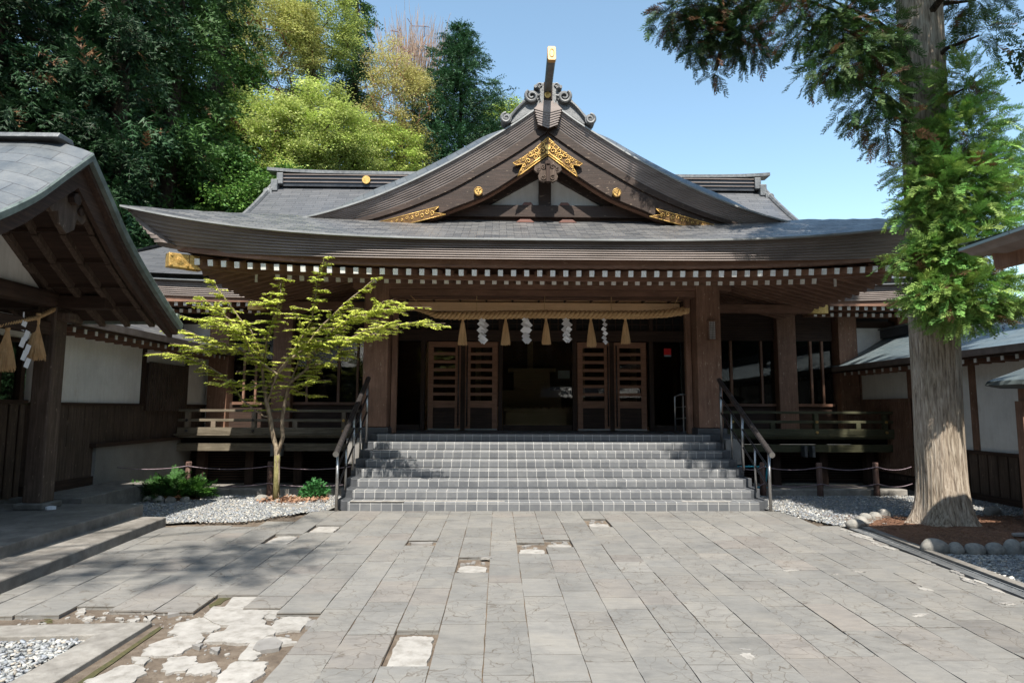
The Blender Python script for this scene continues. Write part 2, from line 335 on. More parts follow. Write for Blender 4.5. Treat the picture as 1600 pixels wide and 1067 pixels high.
def attrmat(name, rough=.8, trans=0, spec=.3, bumpn=0):
    m_, N, L, B = newmat(name); at = N.new('ShaderNodeAttribute'); at.attribute_name = 'Col'
    L.new(at.outputs['Color'], B.inputs['Base Color']); B.inputs['Roughness'].default_value = rough; B.inputs['Specular IOR Level'].default_value = spec
    if bumpn: bump(N, L, B, noise(N, L, pos(N, L), bumpn, 4, .6), .4, .01)
    if trans:
        out = N['Material Output']; tr = N.new('ShaderNodeBsdfTranslucent'); ms = N.new('ShaderNodeMixShader'); ms.inputs[0].default_value = trans
        L.new(at.outputs['Color'], tr.inputs[0]); L.new(B.outputs[0], ms.inputs[1]); L.new(tr.outputs[0], ms.inputs[2]); L.new(ms.outputs[0], out.inputs['Surface'])
    return m_
M['pebble'] = attrmat('pebble', .75, bumpn=60)
M['leaf'] = attrmat('leaf', .55, .3)
M['needle'] = attrmat('needle', .6, .15)
M['soil'] = mk('soil_needles', (.07, .032, .018), (.16, .075, .04), (.27, .14, .075), (1, 1, 1), 22, .95, 0, .9, .02, fine=110)
M['boulder'] = mk('round_stone', (.13, .13, .12), (.25, .24, .22), (.36, .33, .29), (1, 1, 1), 14, .85, 0, .5, .01, kind='pos')
def barkmat(name, a, b, c, sc=(1, 1, .12), scale=26, bd=.03):
    m_, N, L, B = newmat(name); v = pos(N, L, sc); n1 = noise(N, L, v, scale, 7, .65, .6); n0 = noise(N, L, pos(N, L, (1, 1, .3)), 3, 4, .6)
    col = ramp(N, L, n1, [(.34, a), (.5, b), (.68, c)]); col = mixc(N, L, 1., col, ramp(N, L, n0, [(.3, (.7, .68, .62)), (.7, (1.12, 1.1, 1.08))]), 'MULTIPLY')
    L.new(col, B.inputs['Base Color']); B.inputs['Roughness'].default_value = .9; B.inputs['Specular IOR Level'].default_value = .2; bump(N, L, B, n1, 1., bd); return m_
M['bark'] = barkmat('cedar_bark', (.13, .10, .078), (.36, .305, .25), (.55, .49, .42), (1, 1, .10), 34, .035)
M['barkdk'] = barkmat('dark_bark', (.02, .014, .010), (.045, .033, .024), (.09, .068, .05))
M['barksm'] = barkmat('smooth_bark', (.13, .10, .07), (.25, .20, .15), (.36, .31, .24), (1, 1, .4), 18, .006)
M['barkmoss'] = barkmat('mossy_bark', (.09, .085, .035), (.19, .175, .08), (.27, .24, .13), (1, 1, .4), 18, .006)
M['twig'] = barkmat('twig_red', (.12, .05, .03), (.22, .10, .065), (.30, .17, .12), (1, 1, .5), 12, .003)
M['straw'] = woodmat('straw', (.36, .21, .095), (.60, .39, .20), (.78, .56, .32), 'z', .85, big=.1)
M['strawx'] = woodmat('straw_rope', (.26, .15, .065), (.46, .29, .14), (.62, .43, .23), 'x', .85, big=.1)
M['paper'] = mk('paper', (.72, .73, .78), (.8, .81, .85), None, (1, 1, 1), 5, .85, 0, .05, .001, big=.05)
M['steel'] = mk('brushed_steel', (.35, .34, .33), (.5, .49, .48), None, (1, 1, 1), 30, .35, .9, .1, .001, big=.2)
M['bronze'] = mk('dark_handrail', (.06, .055, .055), (.11, .10, .10), None, (1, 1, 1), 30, .3, .6, .1, .001, big=.2)
M['black'] = mk('void_shade', (.006, .005, .005), (.012, .01, .009), None, (1, 1, 1), 9, .9, 0, .1, .001)  # near-black colour that stands for shade in voids and gaps
M['aqua'] = mk('aqua_plastic', (.02, .33, .42), (.03, .40, .5), None, (1, 1, 1), 9, .4, 0, .1, .001)
M['red'] = mk('red_print', (.6, .01, .015), (.7, .015, .02), None, (1, 1, 1), 9, .5, 0, .1, .001, big=.05)
M['greyp'] = mk('grey_board', (.2, .19, .18), (.26, .25, .24), None, (1, 1, 1), 9, .8, 0, .1, .001)
M['wire'] = mk('purple_rope', (.12, .08, .10), (.28, .22, .25), None, (1, 1, 1), 30, .6, 0, .3, .002)
M['rust'] = woodmat('log_post', (.06, .033, .026), (.13, .075, .06), (.24, .16, .14), 'z', big=.5, fleck=.3)
M['iron'] = mk('drain_steel', (.16, .17, .18), (.26, .27, .28), None, (1, 1, 1), 12, .5, .5, .2, .002)
def glassmat():
    m_, N, L, B = newmat('window_glass'); N.remove(B); out = N['Material Output']
    gl = N.new('ShaderNodeBsdfGlossy'); gl.inputs['Roughness'].default_value = .02; tr = N.new('ShaderNodeBsdfTransparent'); tr.inputs[0].default_value = (.72, .74, .72, 1)
    fr = N.new('ShaderNodeFresnel'); fr.inputs[0].default_value = 1.5; ms = N.new('ShaderNodeMixShader')
    L.new(math_(N, L, 'MULTIPLY', fr.outputs[0], .75), ms.inputs[0]); L.new(tr.outputs[0], ms.inputs[1]); L.new(gl.outputs[0], ms.inputs[2]); L.new(ms.outputs[0], out.inputs['Surface']); return m_
M['glass'] = glassmat()
M['shoji'] = mk('paper_pane', (.42, .42, .42), (.5, .5, .5), None, (1, 1, 1), 9, .8, 0, .1, .001)

# ================================================================== GROUND
def cmesh(name, V, Fc, cols, mat, parent=None, kind=None, smooth=False):
    """V (n,3), Fc list/array of faces with equal vertex count, cols per face (m,3)"""
    V = np.asarray(V, dtype=np.float32); Fc = np.asarray(Fc, dtype=np.int32); k = Fc.shape[1]; mf = len(Fc)
    me = bpy.data.meshes.new(name); me.vertices.add(len(V)); me.vertices.foreach_set('co', V.ravel())
    me.loops.add(mf*k); me.loops.foreach_set('vertex_index', Fc.ravel()); me.polygons.add(mf)
    me.polygons.foreach_set('loop_start', np.arange(0, mf*k, k, dtype=np.int32)); me.polygons.foreach_set('loop_total', np.full(mf, k, dtype=np.int32))
    me.update(calc_edges=True)
    ca = me.color_attributes.new('Col', 'FLOAT_COLOR', 'CORNER')
    c4 = np.ones((mf, k, 4), dtype=np.float32); c4[:, :, :3] = np.asarray(cols, dtype=np.float32)[:, None, :]; ca.data.foreach_set('color', c4.ravel())
    me.polygons.foreach_set('use_smooth', np.full(mf, bool(smooth), dtype=bool))
    me.materials.append(mat); o = bpy.data.objects.new(name, me); link(o, parent)
    if kind: o['kind'] = kind
    return o
AX = .9
g = MB(); g.add([(-300, -300, -.06), (300, -300, -.06), (300, 300, -.06), (-300, 300, -.06)], [(0, 1, 2, 3)])
struct(g.build('ground', M['concretedk'], fixn=False))
# paving -----------------------------------------------------------
def xw(xb, y): return xb*(1+.02*(y-5)*min(1, abs(xb)/3.6))
ZB = -.032
g = MB(); g.add([(-9, -14, ZB), (5.6, -14, ZB), (5.6, 10.55, ZB), (-9, 10.55, ZB)], [(0, 1, 2, 3)]); struct(g.build('paving_bed', M['dirt'], fixn=False))
xs = [-.09]; k = 0
while xs[-1] < 5.2: xs.append(xs[-1]+(.345 if k % 2 else .315)+rnd.uniform(-.01, .01)); k += 1
k = 0; left = [-.09]
while left[-1] > -4.9: left.append(left[-1]-(.315 if k % 2 else .345)+rnd.uniform(-.01, .01)); k += 1
xs = left[::-1][:-1]+xs
def left_edge(y): return -4.4-.045*(y-5.69)   # foot of lower gate step
def right_edge(y): return 4.5+.078*(y-5.57)
def dead(x, y):
    """where the slabs are gone"""
    if -2.45 < x < -1.45-(.55 if y > 5.45 else 0) and y < 6.15: return not (x < -1.9 and y > 5.7 and x < -2.15)
    if x <= -2.4 and y < 5.45-(.1 if x < -3 else 0): return True
    return False
holes = [(-.69, 4.75, 'w'), (-.25, 7.02, 'h'), (-.95, 7.95, 'd'), (.62, 7.86, 'h'), (.30, 7.86, 'h'), (-2.85, 8.3, 'w'), (-2.2, 9.0, 'w'), (1.3, 9.4, 'h')]
VS, FS, CS = [], [], []; patch = []; JF = MB()
def slab(x0, x1, x2, x3, y0, y1, tint, crack, hue):
    """a slab with slightly irregular outline: x0,x1 near edge; x3,x2 far edge"""
    b = len(VS); n = 4
    def pl(ax, ay, bx, by):
        out = []
        for i in range(n):
            t = i/n; j = rnd.gauss(0, .0022) if i else 0; out.append((ax+(bx-ax)*t+(j if abs(by-ay) > abs(bx-ax) else 0), ay+(by-ay)*t+(0 if abs(by-ay) > abs(bx-ax) else j)))
        return out
    P = pl(x0, y0, x1, y0)+pl(x1, y0, x2, y1)+pl(x2, y1, x3, y1)+pl(x3, y1, x0, y0)
    z = rnd.gauss(0, .0012); tx, ty = rnd.gauss(0, .003), rnd.gauss(0, .003); cx, cy = (x0+x1)/2, (y0+y1)/2
    m_ = len(P)
    for (x, y) in P:
        VS.append((x, y, z+(x-cx)*tx+(y-cy)*ty))
    for (x, y) in P: VS.append((x, y, ZB-.01))
    VS.append((cx, cy, z))
    for i in range(m_):
        j = (i+1) % m_
        FS.append((b+i, b+j, b+2*m_)); FS.append((b+m_+i, b+m_+j, b+j)); FS.append((b+m_+i, b+j, b+i)); CS.extend([(tint, crack, hue)]*3)
for i in range(len(xs)-1):
    xa, xb = xs[i], xs[i+1]; y = -13+rnd.uniform(0, .4)
    while y < 10.40:
        L_ = rnd.choice([.26, .33, .42, .45, .52, .6, .66])*(1.0); y1 = min(y+L_, 10.405); 
        if 10.405-y1 < .14: y1 = 10.405
        gap = .0055 if rnd.random() < .45 else .002
        xm, ym = xw((xa+xb)/2, (y+y1)/2), (y+y1)/2
        gj = rnd.choice([.002, .003, .0045]); q = (xw(xa, y)+gj, xw(xb, y)-gj, xw(xb, y1)-gj, xw(xa, y1)+gj)
        ok = True
        le, re = left_edge(ym), right_edge(ym)
        if xw(xb, ym) < le+.1 or xw(xa, ym) > re-.06: ok = False
        if ok and dead(xm, ym): ok = False
        if ym > 8.95 and xm < -2.75-(10.4-ym)*.55: ok = False       # planted corner on the left
        if ym > 8.75 and xm > 4.4+(9.0-ym)*.0+(10.4-ym)*.2: ok = False
        if ok:
            for hx, hy, kd in holes:
                if xw(xa, hy) < hx < xw(xb, hy) and y-.0 < hy < y1: ok = False; patch.append((xw(xa, y), xw(xb, y), y, y1, kd))
        if ok:
            q = [max(le, q[0]), min(re, q[1]), min(re, q[2]), max(le, q[3])]
            tint = max(0, min(1, rnd.gauss(.47, .13))); hue = rnd.random()
            slab(q[0], q[1], q[2], q[3], y+gap, y1-gap, tint, rnd.random(), hue)
            JF.add([(q[0]-.003, y, -.009), (q[1]+.003, y, -.009), (q[2]+.003, y1, -.009), (q[3]-.003, y1, -.009)], [(0, 1, 2, 3)])
        y = y1
struct(cmesh('paving', VS, FS, CS, M['slab'])); struct(JF.build('paving_joints', mk('joint_fill', (.06, .045, .03), (.13, .10, .07), (.20, .11, .06), (1, 1, 1), 14, .95), fixn=False))
# broken zone: pale mortar pieces, chips -----------------------------
def blob(cx, cy, rx, ry, n=9, rot=0, sq=.0, jit=.16):
    P = []
    for i in range(n):
        a = 2*math.pi*i/n; r_ = 1+rnd.uniform(-jit, jit); c, s = math.cos(a), math.sin(a)
        e = max(abs(c), abs(s)); c, s = c/(e**sq), s/(e**sq)
        x, y = c*rx*r_, s*ry*r_; P.append((cx+x*math.cos(rot)-y*math.sin(rot), cy+x*math.sin(rot)+y*math.cos(rot)))
    return P
def ragged(P, amp=.008, n=3):
    out = []
    for i in range(len(P)):
        a, b = P[i], P[(i+1) % len(P)]
        for k_ in range(n):
            t = k_/n; out.append((a[0]+(b[0]-a[0])*t+rnd.gauss(0, amp)*(k_ > 0), a[1]+(b[1]-a[1])*t+rnd.gauss(0, amp)*(k_ > 0)))
    return out
mo = MB(); chips = MB(); soilp = MB()
for (xa, xb, ya, yb, kd) in patch:
    cx, cy, hx, hy = (xa+xb)/2, (ya+yb)/2, (xb-xa)/2, (yb-ya)/2
    J = lambda: rnd.uniform(-.07, .07)
    if kd == 'w': mo.prismz(ragged([(cx+hx*(u+J()), cy+hy*(v+J())) for u, v in ((-.82, -.96), (.80, -.96), (.86, -.3), (.74, .62), (.1, .70), (-.70, .66), (-.80, .1))], .005, 6), ZB, -.010)
    elif kd == 'h':
        mo.prismz(ragged(blob(cx, cy-hy*.45, hx*.85, hy*.42, 10, 0, .8, .08), .006), ZB, -.012)
        for _ in range(5): chips.prismz(ragged(blob(cx+rnd.uniform(-.8, .8)*hx, cy+rnd.uniform(0, .8)*hy, rnd.uniform(.02, .05), rnd.uniform(.015, .03), 6, rnd.random()*3), .003), ZB, rnd.uniform(-.018, -.004))
    elif kd == 'd': chips.prismz(ragged(blob(cx, cy+hy*.3, hx*.8, hy*.3, 8, 0, .5), .005), ZB, -.005)
    else: mo.prismz(ragged([(cx-hx*.95, cy-hy*.97), (cx+hx*.95, cy-hy*.97), (cx+hx*.95, cy+hy*.97), (cx-hx*.95, cy+hy*.97)], .002, 3), ZB, -.004)
# large field
def P2(*a): return [tuple(WZ(x, y, -.01)[:2]) for x, y in a]
field = [
 P2((383,912),(432,907),(440,918),(405,932),(395,940),(372,949),(350,947)),
 P2((334,946),(372,947),(398,950),(420,957),(400,972),(345,975),(318,962)),
 P2((300,965),(338,958),(345,978),(330,985),(280,990),(262,985),(275,972)),
 P2((362,968),(410,966),(432,985),(400,1003),(365,1003),(318,1001),(330,988),(350,984)),
 P2((280,990),(315,985),(318,996),(285,1017),(262,1022),(220,1022),(232,1005)),
 P2((205,1024),(235,1024),(225,1036),(210,1035)),
 P2((262,1025),(305,1022),(310,1032),(290,1045),(258,1049),(255,1038)),
 P2((294,1036),(335,1030),(345,1040),(325,1048),(290,1050)),
 P2((165,1048),(190,1036),(215,1035),(230,1048),(205,1064),(140,1066),(130,1062)),
 P2((438,946),(444,950),(428,966),(405,960),(412,950)),
 P2((438,962),(475,962),(488,965),(470,982),(446,984),(420,988),(428,972)),
 P2((385,945),(440,946),(435,957),(400,957)),
 P2((402,992),(438,993),(466,1003),(430,1006),(415,1012),(395,1030),(372,1028)),
 P2((368,1031),(420,1032),(415,1048),(385,1067),(334,1067),(345,1050)),
 P2((195,945),(225,943),(236,951),(222,956)), P2((246,948),(280,945),(272,957),(246,957)),
 P2((225,960),(243,959),(235,968),(226,967)), P2((120,951),(134,948),(132,956),(120,956)),
 P2((200,966),(218,963),(212,970),(203,970)), P2((133,962),(148,960),(145,966),(132,967)), P2((155,963),(166,961),(165,965)),
 P2((78,955),(98,956),(95,961),(80,961)), P2((180,964),(192,962),(190,966)),
 P2((0,1010),(30,1010),(20,1020),(0,1020)) ]
for P in field[:-1]:
    mo.prismz(ragged(P, .009, 5), ZB, rnd.uniform(-.022, -.012))
for _ in range(190):
    x, y = rnd.uniform(-2.4, -1.5), rnd.uniform(3.6, 5.4)
    r_ = rnd.choice([.004, .006, .009, .014, .022]); (mo if rnd.random() < .5 else chips).prismz(blob(x, y, r_, r_*.6, 7, rnd.random()*3), ZB, ZB+r_*.45)
for _ in range(120):
    x, y = rnd.uniform(-3.7, -2.4), rnd.uniform(5.0, 5.4); r_ = rnd.choice([.004, .007, .012, .022]); (mo if rnd.random() < .5 else chips).prismz(blob(x, y, r_, r_*.6, 7, rnd.random()*3), ZB, ZB+r_*.4)
for P in (P2((405,1000),(430,995),(442,1003),(436,1012),(405,1017),(395,1014)), P2((262,955),(300,943),(302,952),(262,961)), P2((480,970),(494,968),(490,978),(477,978)), P2((330,1048),(346,1045),(340,1052)),
          P2((328,1012),(345,1010),(340,1018)), P2((300,1007),(318,1005),(312,1011))):
    chips.prismz(ragged(P, .004), ZB, -.006)
for (x, y, rx, ry) in ((1235, 891, .12, .05), (1342, 893, .10, .035), (1438, 961, .09, .035), (1578, 944, .09, .05), (1305, 897, .05, .02), (1445, 920, .05, .14), (1170, 1025, .05, .12), (1010, 870, .09, .02), (760, 872, .1, .05)):
    q = WZ(x, y, 0); mo.prismz(ragged(blob(q.x, q.y, rx*.75, ry*.5, 9, rnd.uniform(-.4, .4), .3, .4), .007, 4), -.01, .003)
    chips.prismz(ragged(blob(q.x+.02, q.y+ry, rx*.9, .012, 7, rnd.uniform(-.3, .3), 0, .3), .003), -.01, .0045)
# loose pieces along the drain on the right
for _ in range(26):
    y = rnd.choice([rnd.uniform(7.6, 8.8), rnd.uniform(4.5, 7.6)]); x = right_edge(y)-rnd.uniform(.0, .12)
    (mo if rnd.random() < .6 else chips).prismz(ragged(blob(x, y, rnd.uniform(.02, .05), rnd.uniform(.04, .12), 7), .005), -.01, rnd.uniform(.003, .010))
stuff(mo.build('pale_mortar_pieces', M['mortar'])); stuff(chips.build('slab_fragments', M['greyp']))
ms = MB()
for P in (P2((68,962),(88,952),(110,945),(122,940),(123,943),(108,949),(92,956),(75,965)), P2((60,970),(80,963),(82,967),(66,972)), P2((326,941),(340,932),(375,915),(372,921),(345,940),(330,945))):
    ms.prismz(ragged(P, .012, 4), ZB-.01, ZB+.006)
ms.prismz(ragged([tuple(WZ(x, y, 0)[:2]) for x, y in ((110,1067),(250,973),(255,974),(118,1070))], .006, 8), ZB, -.024)
stuff(ms.build('moss', M['moss']))
# concrete border of the gravel square, near left --------------------
kb = MB(); c0 = (-2.60, 5.06)
kb.prismz([(-2.60, 2.0), (-2.60, 5.07), (-2.86, 4.80), (-2.86, 2.0)], -.05, .004); kb.prismz([(-2.60, 5.07), (-6, 4.86), (-6, 4.62), (-2.86, 4.80)], -.05, .0035)
struct(kb.build('concrete_border', M['concrete'], bevel=.006))
def pebbles(name, pts, zs, seed, sizes=(.008, .02), flat=.55):
    rg = np.random.RandomState(seed); n = len(pts)
    base = np.array([(1,0,0),(0,1,0),(-1,0,0),(0,-1,0),(.6,.6,.75),(-.6,.6,.75),(-.6,-.6,.75),(.6,-.6,.75),(.6,.6,-.6),(-.6,.6,-.6),(-.6,-.6,-.6),(.6,-.6,-.6)], dtype=np.float32)
    tr = np.array([(4,5,6),(4,6,7),(0,1,4),(1,5,4),(1,2,5),(2,6,5),(2,3,6),(3,7,6),(3,0,7),(0,4,7),(0,8,1),(1,8,9),(1,9,2),(2,9,10),(2,10,3),(3,10,11),(3,11,0),(0,11,8)])
    a = rg.rand(n)*6.28; s = rg.uniform(*sizes, n)*(1+.5*(rg.rand(n) < .08)); ax = s*rg.uniform(.8, 1.4, n); ay = s*rg.uniform(.6, 1, n); az = s*flat*rg.uniform(.6, 1.1, n)
    b = base[None]*np.stack([ax, ay, az], 1)[:, None]; b = b+rg.normal(0, .08, b.shape)*s[:, None, None]
    t1 = rg.normal(0, .3, n); c, sn = np.cos(a), np.sin(a)
    X = b[:, :, 0]*c[:, None]-b[:, :, 1]*sn[:, None]; Y = b[:, :, 0]*sn[:, None]+b[:, :, 1]*c[:, None]; Z = b[:, :, 2]+X*t1[:, None]
    V = np.stack([X+pts[:, 0:1], Y+pts[:, 1:2], Z+zs[:, None]], 2).reshape(-1, 3)
    Fc = (tr[None]+np.arange(n)[:, None, None]*12).reshape(-1, 3)
    pal = np.array([(.20,.21,.22),(.30,.31,.31),(.26,.27,.29),(.40,.39,.36),(.34,.31,.27),(.55,.53,.49),(.23,.25,.28)]); cc = pal[rg.choice(7, n, p=[.22,.22,.18,.12,.1,.06,.1])]*rg.uniform(.8, 1.15, (n, 1))
    o = cmesh(name, V, Fc, np.repeat(cc, 18, 0), M['pebble'], smooth=True); return stuff(o)
rg = np.random.RandomState(3)
def inpoly(P, pts):
    P = np.array(P); x, y = pts[:, 0], pts[:, 1]; r_ = np.zeros(len(pts), bool)
    for i in range(len(P)):
        x1, y1 = P[i]; x2, y2 = P[(i+1) % len(P)]
        c = ((y1 > y) != (y2 > y)) & (x < (x2-x1)*(y-y1)/(y2-y1+1e-12)+x1); r_ ^= c
    return r_
def fieldpts(P, n, seed):
    rg = np.random.RandomState(seed); P_ = np.array(P); lo, hi = P_.min(0), P_.max(0); pts = rg.uniform(lo, hi, (n, 2)); return pts[inpoly(P, pts)]
gp = MB()
for P, z in (([(-2.87, 2), (-2.87, 4.78), (-6, 4.6), (-6, 2)], -.028), ([(-2.7, 10.42), (-2.6, 12.2), (-8, 12.2), (-8, 9.2), (-4.6, 9.25), (-2.9, 10.3)], .004),
             ([(4.35, 10.5), (4.35, 12.2), (9, 12.2), (9, 5.2), (4.75, 5.2), (4.82, 8.9), (4.5, 10.4)], .0035)):
    gp.add([(x, y, z) for x, y in P][::-1], [tuple(range(len(P)))])
stuff(gp.build('gravel', M['gravel'], fixn=False))
pA = fieldpts([(-2.88, 3.2), (-2.88, 4.74), (-4.2, 4.6), (-4.2, 3.2)], 4200, 1)
stuff(pebbles('gravel', pA, np.full(len(pA), -.018)+rg.uniform(0, .02, len(pA)), 2, (.010, .022)))
pB = fieldpts([(-2.75, 10.45), (-2.75, 12.1), (-7.2, 12.1), (-6.5, 9.5), (-4.7, 9.3), (-3.6, 9.35), (-2.95, 10.2)], 15000, 3)
pebbles('gravel', pB, rg.uniform(.004, .022, len(pB)), 4, (.011, .022))
pC = fieldpts([(4.4, 10.4), (4.4, 12.1), (8.6, 12.1), (8.6, 9.8), (6.6, 9.9), (5.2, 9.6), (4.75, 9.0), (4.55, 9.6)], 11000, 5)
pebbles('gravel', pC, rg.uniform(.004, .022, len(pC)), 6, (.011, .022))
pD = fieldpts([(4.85, 5.3), (4.9, 7.2), (6.4, 7.2), (6.4, 5.3)], 5200, 7)
pebbles('gravel', pD, rg.uniform(.004, .022, len(pD)), 8, (.011, .022))
# soil round the cedar
def mound(name, poly, z0, h, mat, n=26):
    xs_ = [p[0] for p in poly]; ys_ = [p[1] for p in poly]; bm_ = MB(); cx, cy = sum(xs_)/len(xs_), sum(ys_)/len(ys_)
    rings = []; N_ = len(poly)
    for k_ in range(8):
        t = k_/7; rings.append([(cx+(x-cx)*(1-t)+rnd.gauss(0, .01), cy+(y-cy)*(1-t)+rnd.gauss(0, .01), z0+h*sstep(t*1.3)+rnd.gauss(0, .004)*(k_ > 0)) for x, y in poly])
    vs = [v for r_ in rings for v in r_]; fs = [(k_*N_+i, k_*N_+(i+1) % N_, (k_+1)*N_+(i+1) % N_, (k_+1)*N_+i) for k_ in range(7) for i in range(N_)]
    return bm_.add(vs, fs).build(name, mat, smooth=True)
soilpoly = [(4.93, 7.35), (5.4, 7.42), (6.2, 7.3), (7.4, 7.3), (9, 7.6), (9, 9.6), (7.9, 9.95), (7.0, 9.8), (6.2, 9.95), (5.6, 9.6), (5.15, 9.1), (4.95, 8.5)]
struct(mound('soil', ragged(soilpoly, .01, 4), .006, .06, M['soil']))
struct(mound('soil', ragged([(-4.35, 11.15), (-3.5, 11.0), (-2.95, 11.3), (-2.9, 11.9), (-3.6, 12.05), (-4.3, 11.8)], .03, 3), .006, .035, M['soil']))
struct(mound('soil', ragged([(-6.5, 11.3), (-5.3, 11.15), (-5.1, 11.6), (-5.4, 12.1), (-6.4, 12.1)], .03, 3), .006, .06, M['soil']))
nd = MB()     # fallen cedar needles on the paving
for _ in range(900):
    x, y = (rnd.uniform(-2.5, -1.5), rnd.uniform(3.6, 5.6)) if rnd.random() < .7 else (rnd.uniform(-3.7, -2.4), rnd.uniform(5.05, 5.4)); a = rnd.random()*3.14; l_ = rnd.uniform(.01, .03); nd.add([(x, y, ZB+.004), (x+math.cos(a)*l_, y+math.sin(a)*l_, ZB+.008), (x+math.cos(a)*l_-math.sin(a)*.005, y+math.sin(a)*l_+.005, ZB+.005)], [(0, 1, 2)])
for cx, cy, n_ in ((-3.1, 8.85, 420), (-2.7, 6.4, 60), (-2, 4.6, 60), (4.7, 7.8, 60)):
    for _ in range(n_):
        x, y = cx+rnd.gauss(0, .28), cy+rnd.gauss(0, .07); a = rnd.random()*3.14; l_ = rnd.uniform(.01, .03); nd.add([(x, y, .006), (x+math.cos(a)*l_, y+math.sin(a)*l_, .008), (x+math.cos(a)*l_-math.sin(a)*.004, y+math.sin(a)*l_+.004, .007)], [(0, 1, 2)])
stuff(nd.build('fallen_needles', M['soil'], fixn=False))
dry = MB()    # dry leaves round the little tree
for _ in range(260):
    x, y = rnd.uniform(-4.1, -2.95), rnd.gauss(11.45, .2); a = rnd.random()*6.28; l_ = rnd.uniform(.03, .07); z = .04+rnd.random()*.03; t = rnd.uniform(-.03, .03)
    dry.add([(x, y, z), (x+math.cos(a)*l_, y+math.sin(a)*l_, z+t), (x+math.cos(a+.9)*l_, y+math.sin(a+.9)*l_, z-t+.01)], [(0, 1, 2)])
stuff(dry.build('dry_leaves', mk('dry_leaf', (.20, .10, .06), (.36, .22, .14), None, (1, 1, 1), 30, .9), fixn=False))
# kerbs
kb = MB(); kb.box(-8, -2.66, 12.2, 12.4, -.05, .12); kb.box(4.46, 7.75, 12.2, 12.4, -.05, .12); struct(kb.build('kerb', M['concrete'], bevel=.012))
# steel drain
dr = MB()
ya, yb = 4.2, 8.85
def dq(x0, x1, z0, z1, ya=ya, yb=yb):
    dr.add([(right_edge(ya)+x0, ya, z0), (right_edge(ya)+x1, ya, z0), (right_edge(yb)+x1, yb, z0), (right_edge(yb)+x0, yb, z0), (right_edge(ya)+x0, ya, z1), (right_edge(ya)+x1, ya, z1), (right_edge(yb)+x1, yb, z1), (right_edge(yb)+x0, yb, z1)],
           [(3,2,1,0),(4,5,6,7),(0,1,5,4),(1,2,6,5),(2,3,7,6),(3,0,4,7)])
dq(.025, .055, -.03, .012); dq(.16, .18, -.03, .012); dq(.055, .16, -.03, -.005)
y = ya
while y < yb: dr.box(right_edge(y)+.055, right_edge(y)+.16, y, y+.022, -.005, .006); y += .045
tag(dr.build('drain_grate', M['iron']), 'long slotted steel drain grate along the right edge of the paving', 'drain')
dc = MB(); y0, y1 = 4.2, 8.85
dc.add([(right_edge(y0)+.20, y0, .0), (right_edge(y0)+.30, y0, .0), (right_edge(y1)+.30, y1, 0), (right_edge(y1)+.20, y1, 0), (right_edge(y0)+.20, y0, .035), (right_edge(y0)+.30, y0, .035), (right_edge(y1)+.30, y1, .035), (right_edge(y1)+.20, y1, .035)], [(3,2,1,0),(4,5,6,7),(0,1,5,4),(1,2,6,5),(2,3,7,6),(3,0,4,7)])
struct(dc.build('kerb', M['concretedk'], bevel=.005))
# ================================================================== STAIRCASE
lit = MB()
for _ in range(5200):
    x, y = rnd.uniform(4.95, 8.2), rnd.uniform(7.35, 9.9); a = rnd.random()*3.14; l_ = rnd.uniform(.015, .05); z = .012+.05*sstep(1.9*min(1, max(0, 1-math.hypot((x-6.6)/2.6, (y-8.6)/1.5))))+rnd.random()*.014
    lit.add([(x, y, z), (x+math.cos(a)*l_, y+math.sin(a)*l_, z+rnd.uniform(0, .01)), (x+math.cos(a)*l_-math.sin(a)*.006, y+math.sin(a)*l_+.006, z)], [(0, 1, 2)])
stuff(lit.build('fallen_needles', mk('litter', (.10, .05, .03), (.24, .13, .08), (.36, .24, .16), (1, 1, 1), 60, .9), fixn=False))
st = thing('staircase', 'wide grey tiled staircase of eight steps leading up to the shrine doors', 'staircase', (AX, 10.42, 0))
st_inv = Vector((-AX, -10.42, 0))
def rel(o, root):     # parent keeping world coordinates
    o.parent = root; o.matrix_parent_inverse = Matrix.Translation(root.location).inverted(); return o
for k in range(8):
    y0 = 10.42+.33*k; z = .14*(k+1); b = MB(); b.box(AX-3.3, AX+3.3, y0, 12.9 if k == 7 else y0+.36, z-.14+(0.001 if k else -.02), z)
    if k == 0:
        pass
    rel(b.build('step', M['tile'], bevel=.014), st)
    for s in (-1, 1):
        c = MB(); xa = AX+s*3.302
        c.box(xa, xa+s*.115, y0+.10, 12.95 if k == 7 else y0+.45, -.02 if k < 1 else z-.28, z+.0); rel(c.build('side_block', M['tiledark'], bevel=.006), st)
        c = MB(); xa = AX+s*3.419; c.box(xa, xa+s*.11, y0+.22, 12.97 if k == 7 else y0+.58, -.02 if k < 1 else z-.28, z+.0); rel(c.build('side_block', M['tiledark'], bevel=.006), st)
# fillers under the steps
b = MB(); b.box(AX-3.28, AX+3.28, 11.0, 12.8, -.02, .30); rel(b.build('core', M['tiledark']), st)
mo2 = MB(); mo2.box(-2.36, -1.5, 10.405, 10.52, .1405, .146); mo2.box(-1.5, .1, 10.45, 10.53, .1405, .145); mo2.box(2.95, 3.75, 10.42, 10.5, .1405, .146)
rel(mo2.build('worn_mortar', M['mortar'], bevel=.002), st)
for s in (-1, 1):
    pb = MB(); pb.box(AX+s*3.55, AX+s*3.85, 12.6, 12.95, .55, 1.04); rel(pb.build('end_panel', M['greyp'], bevel=.005), st)
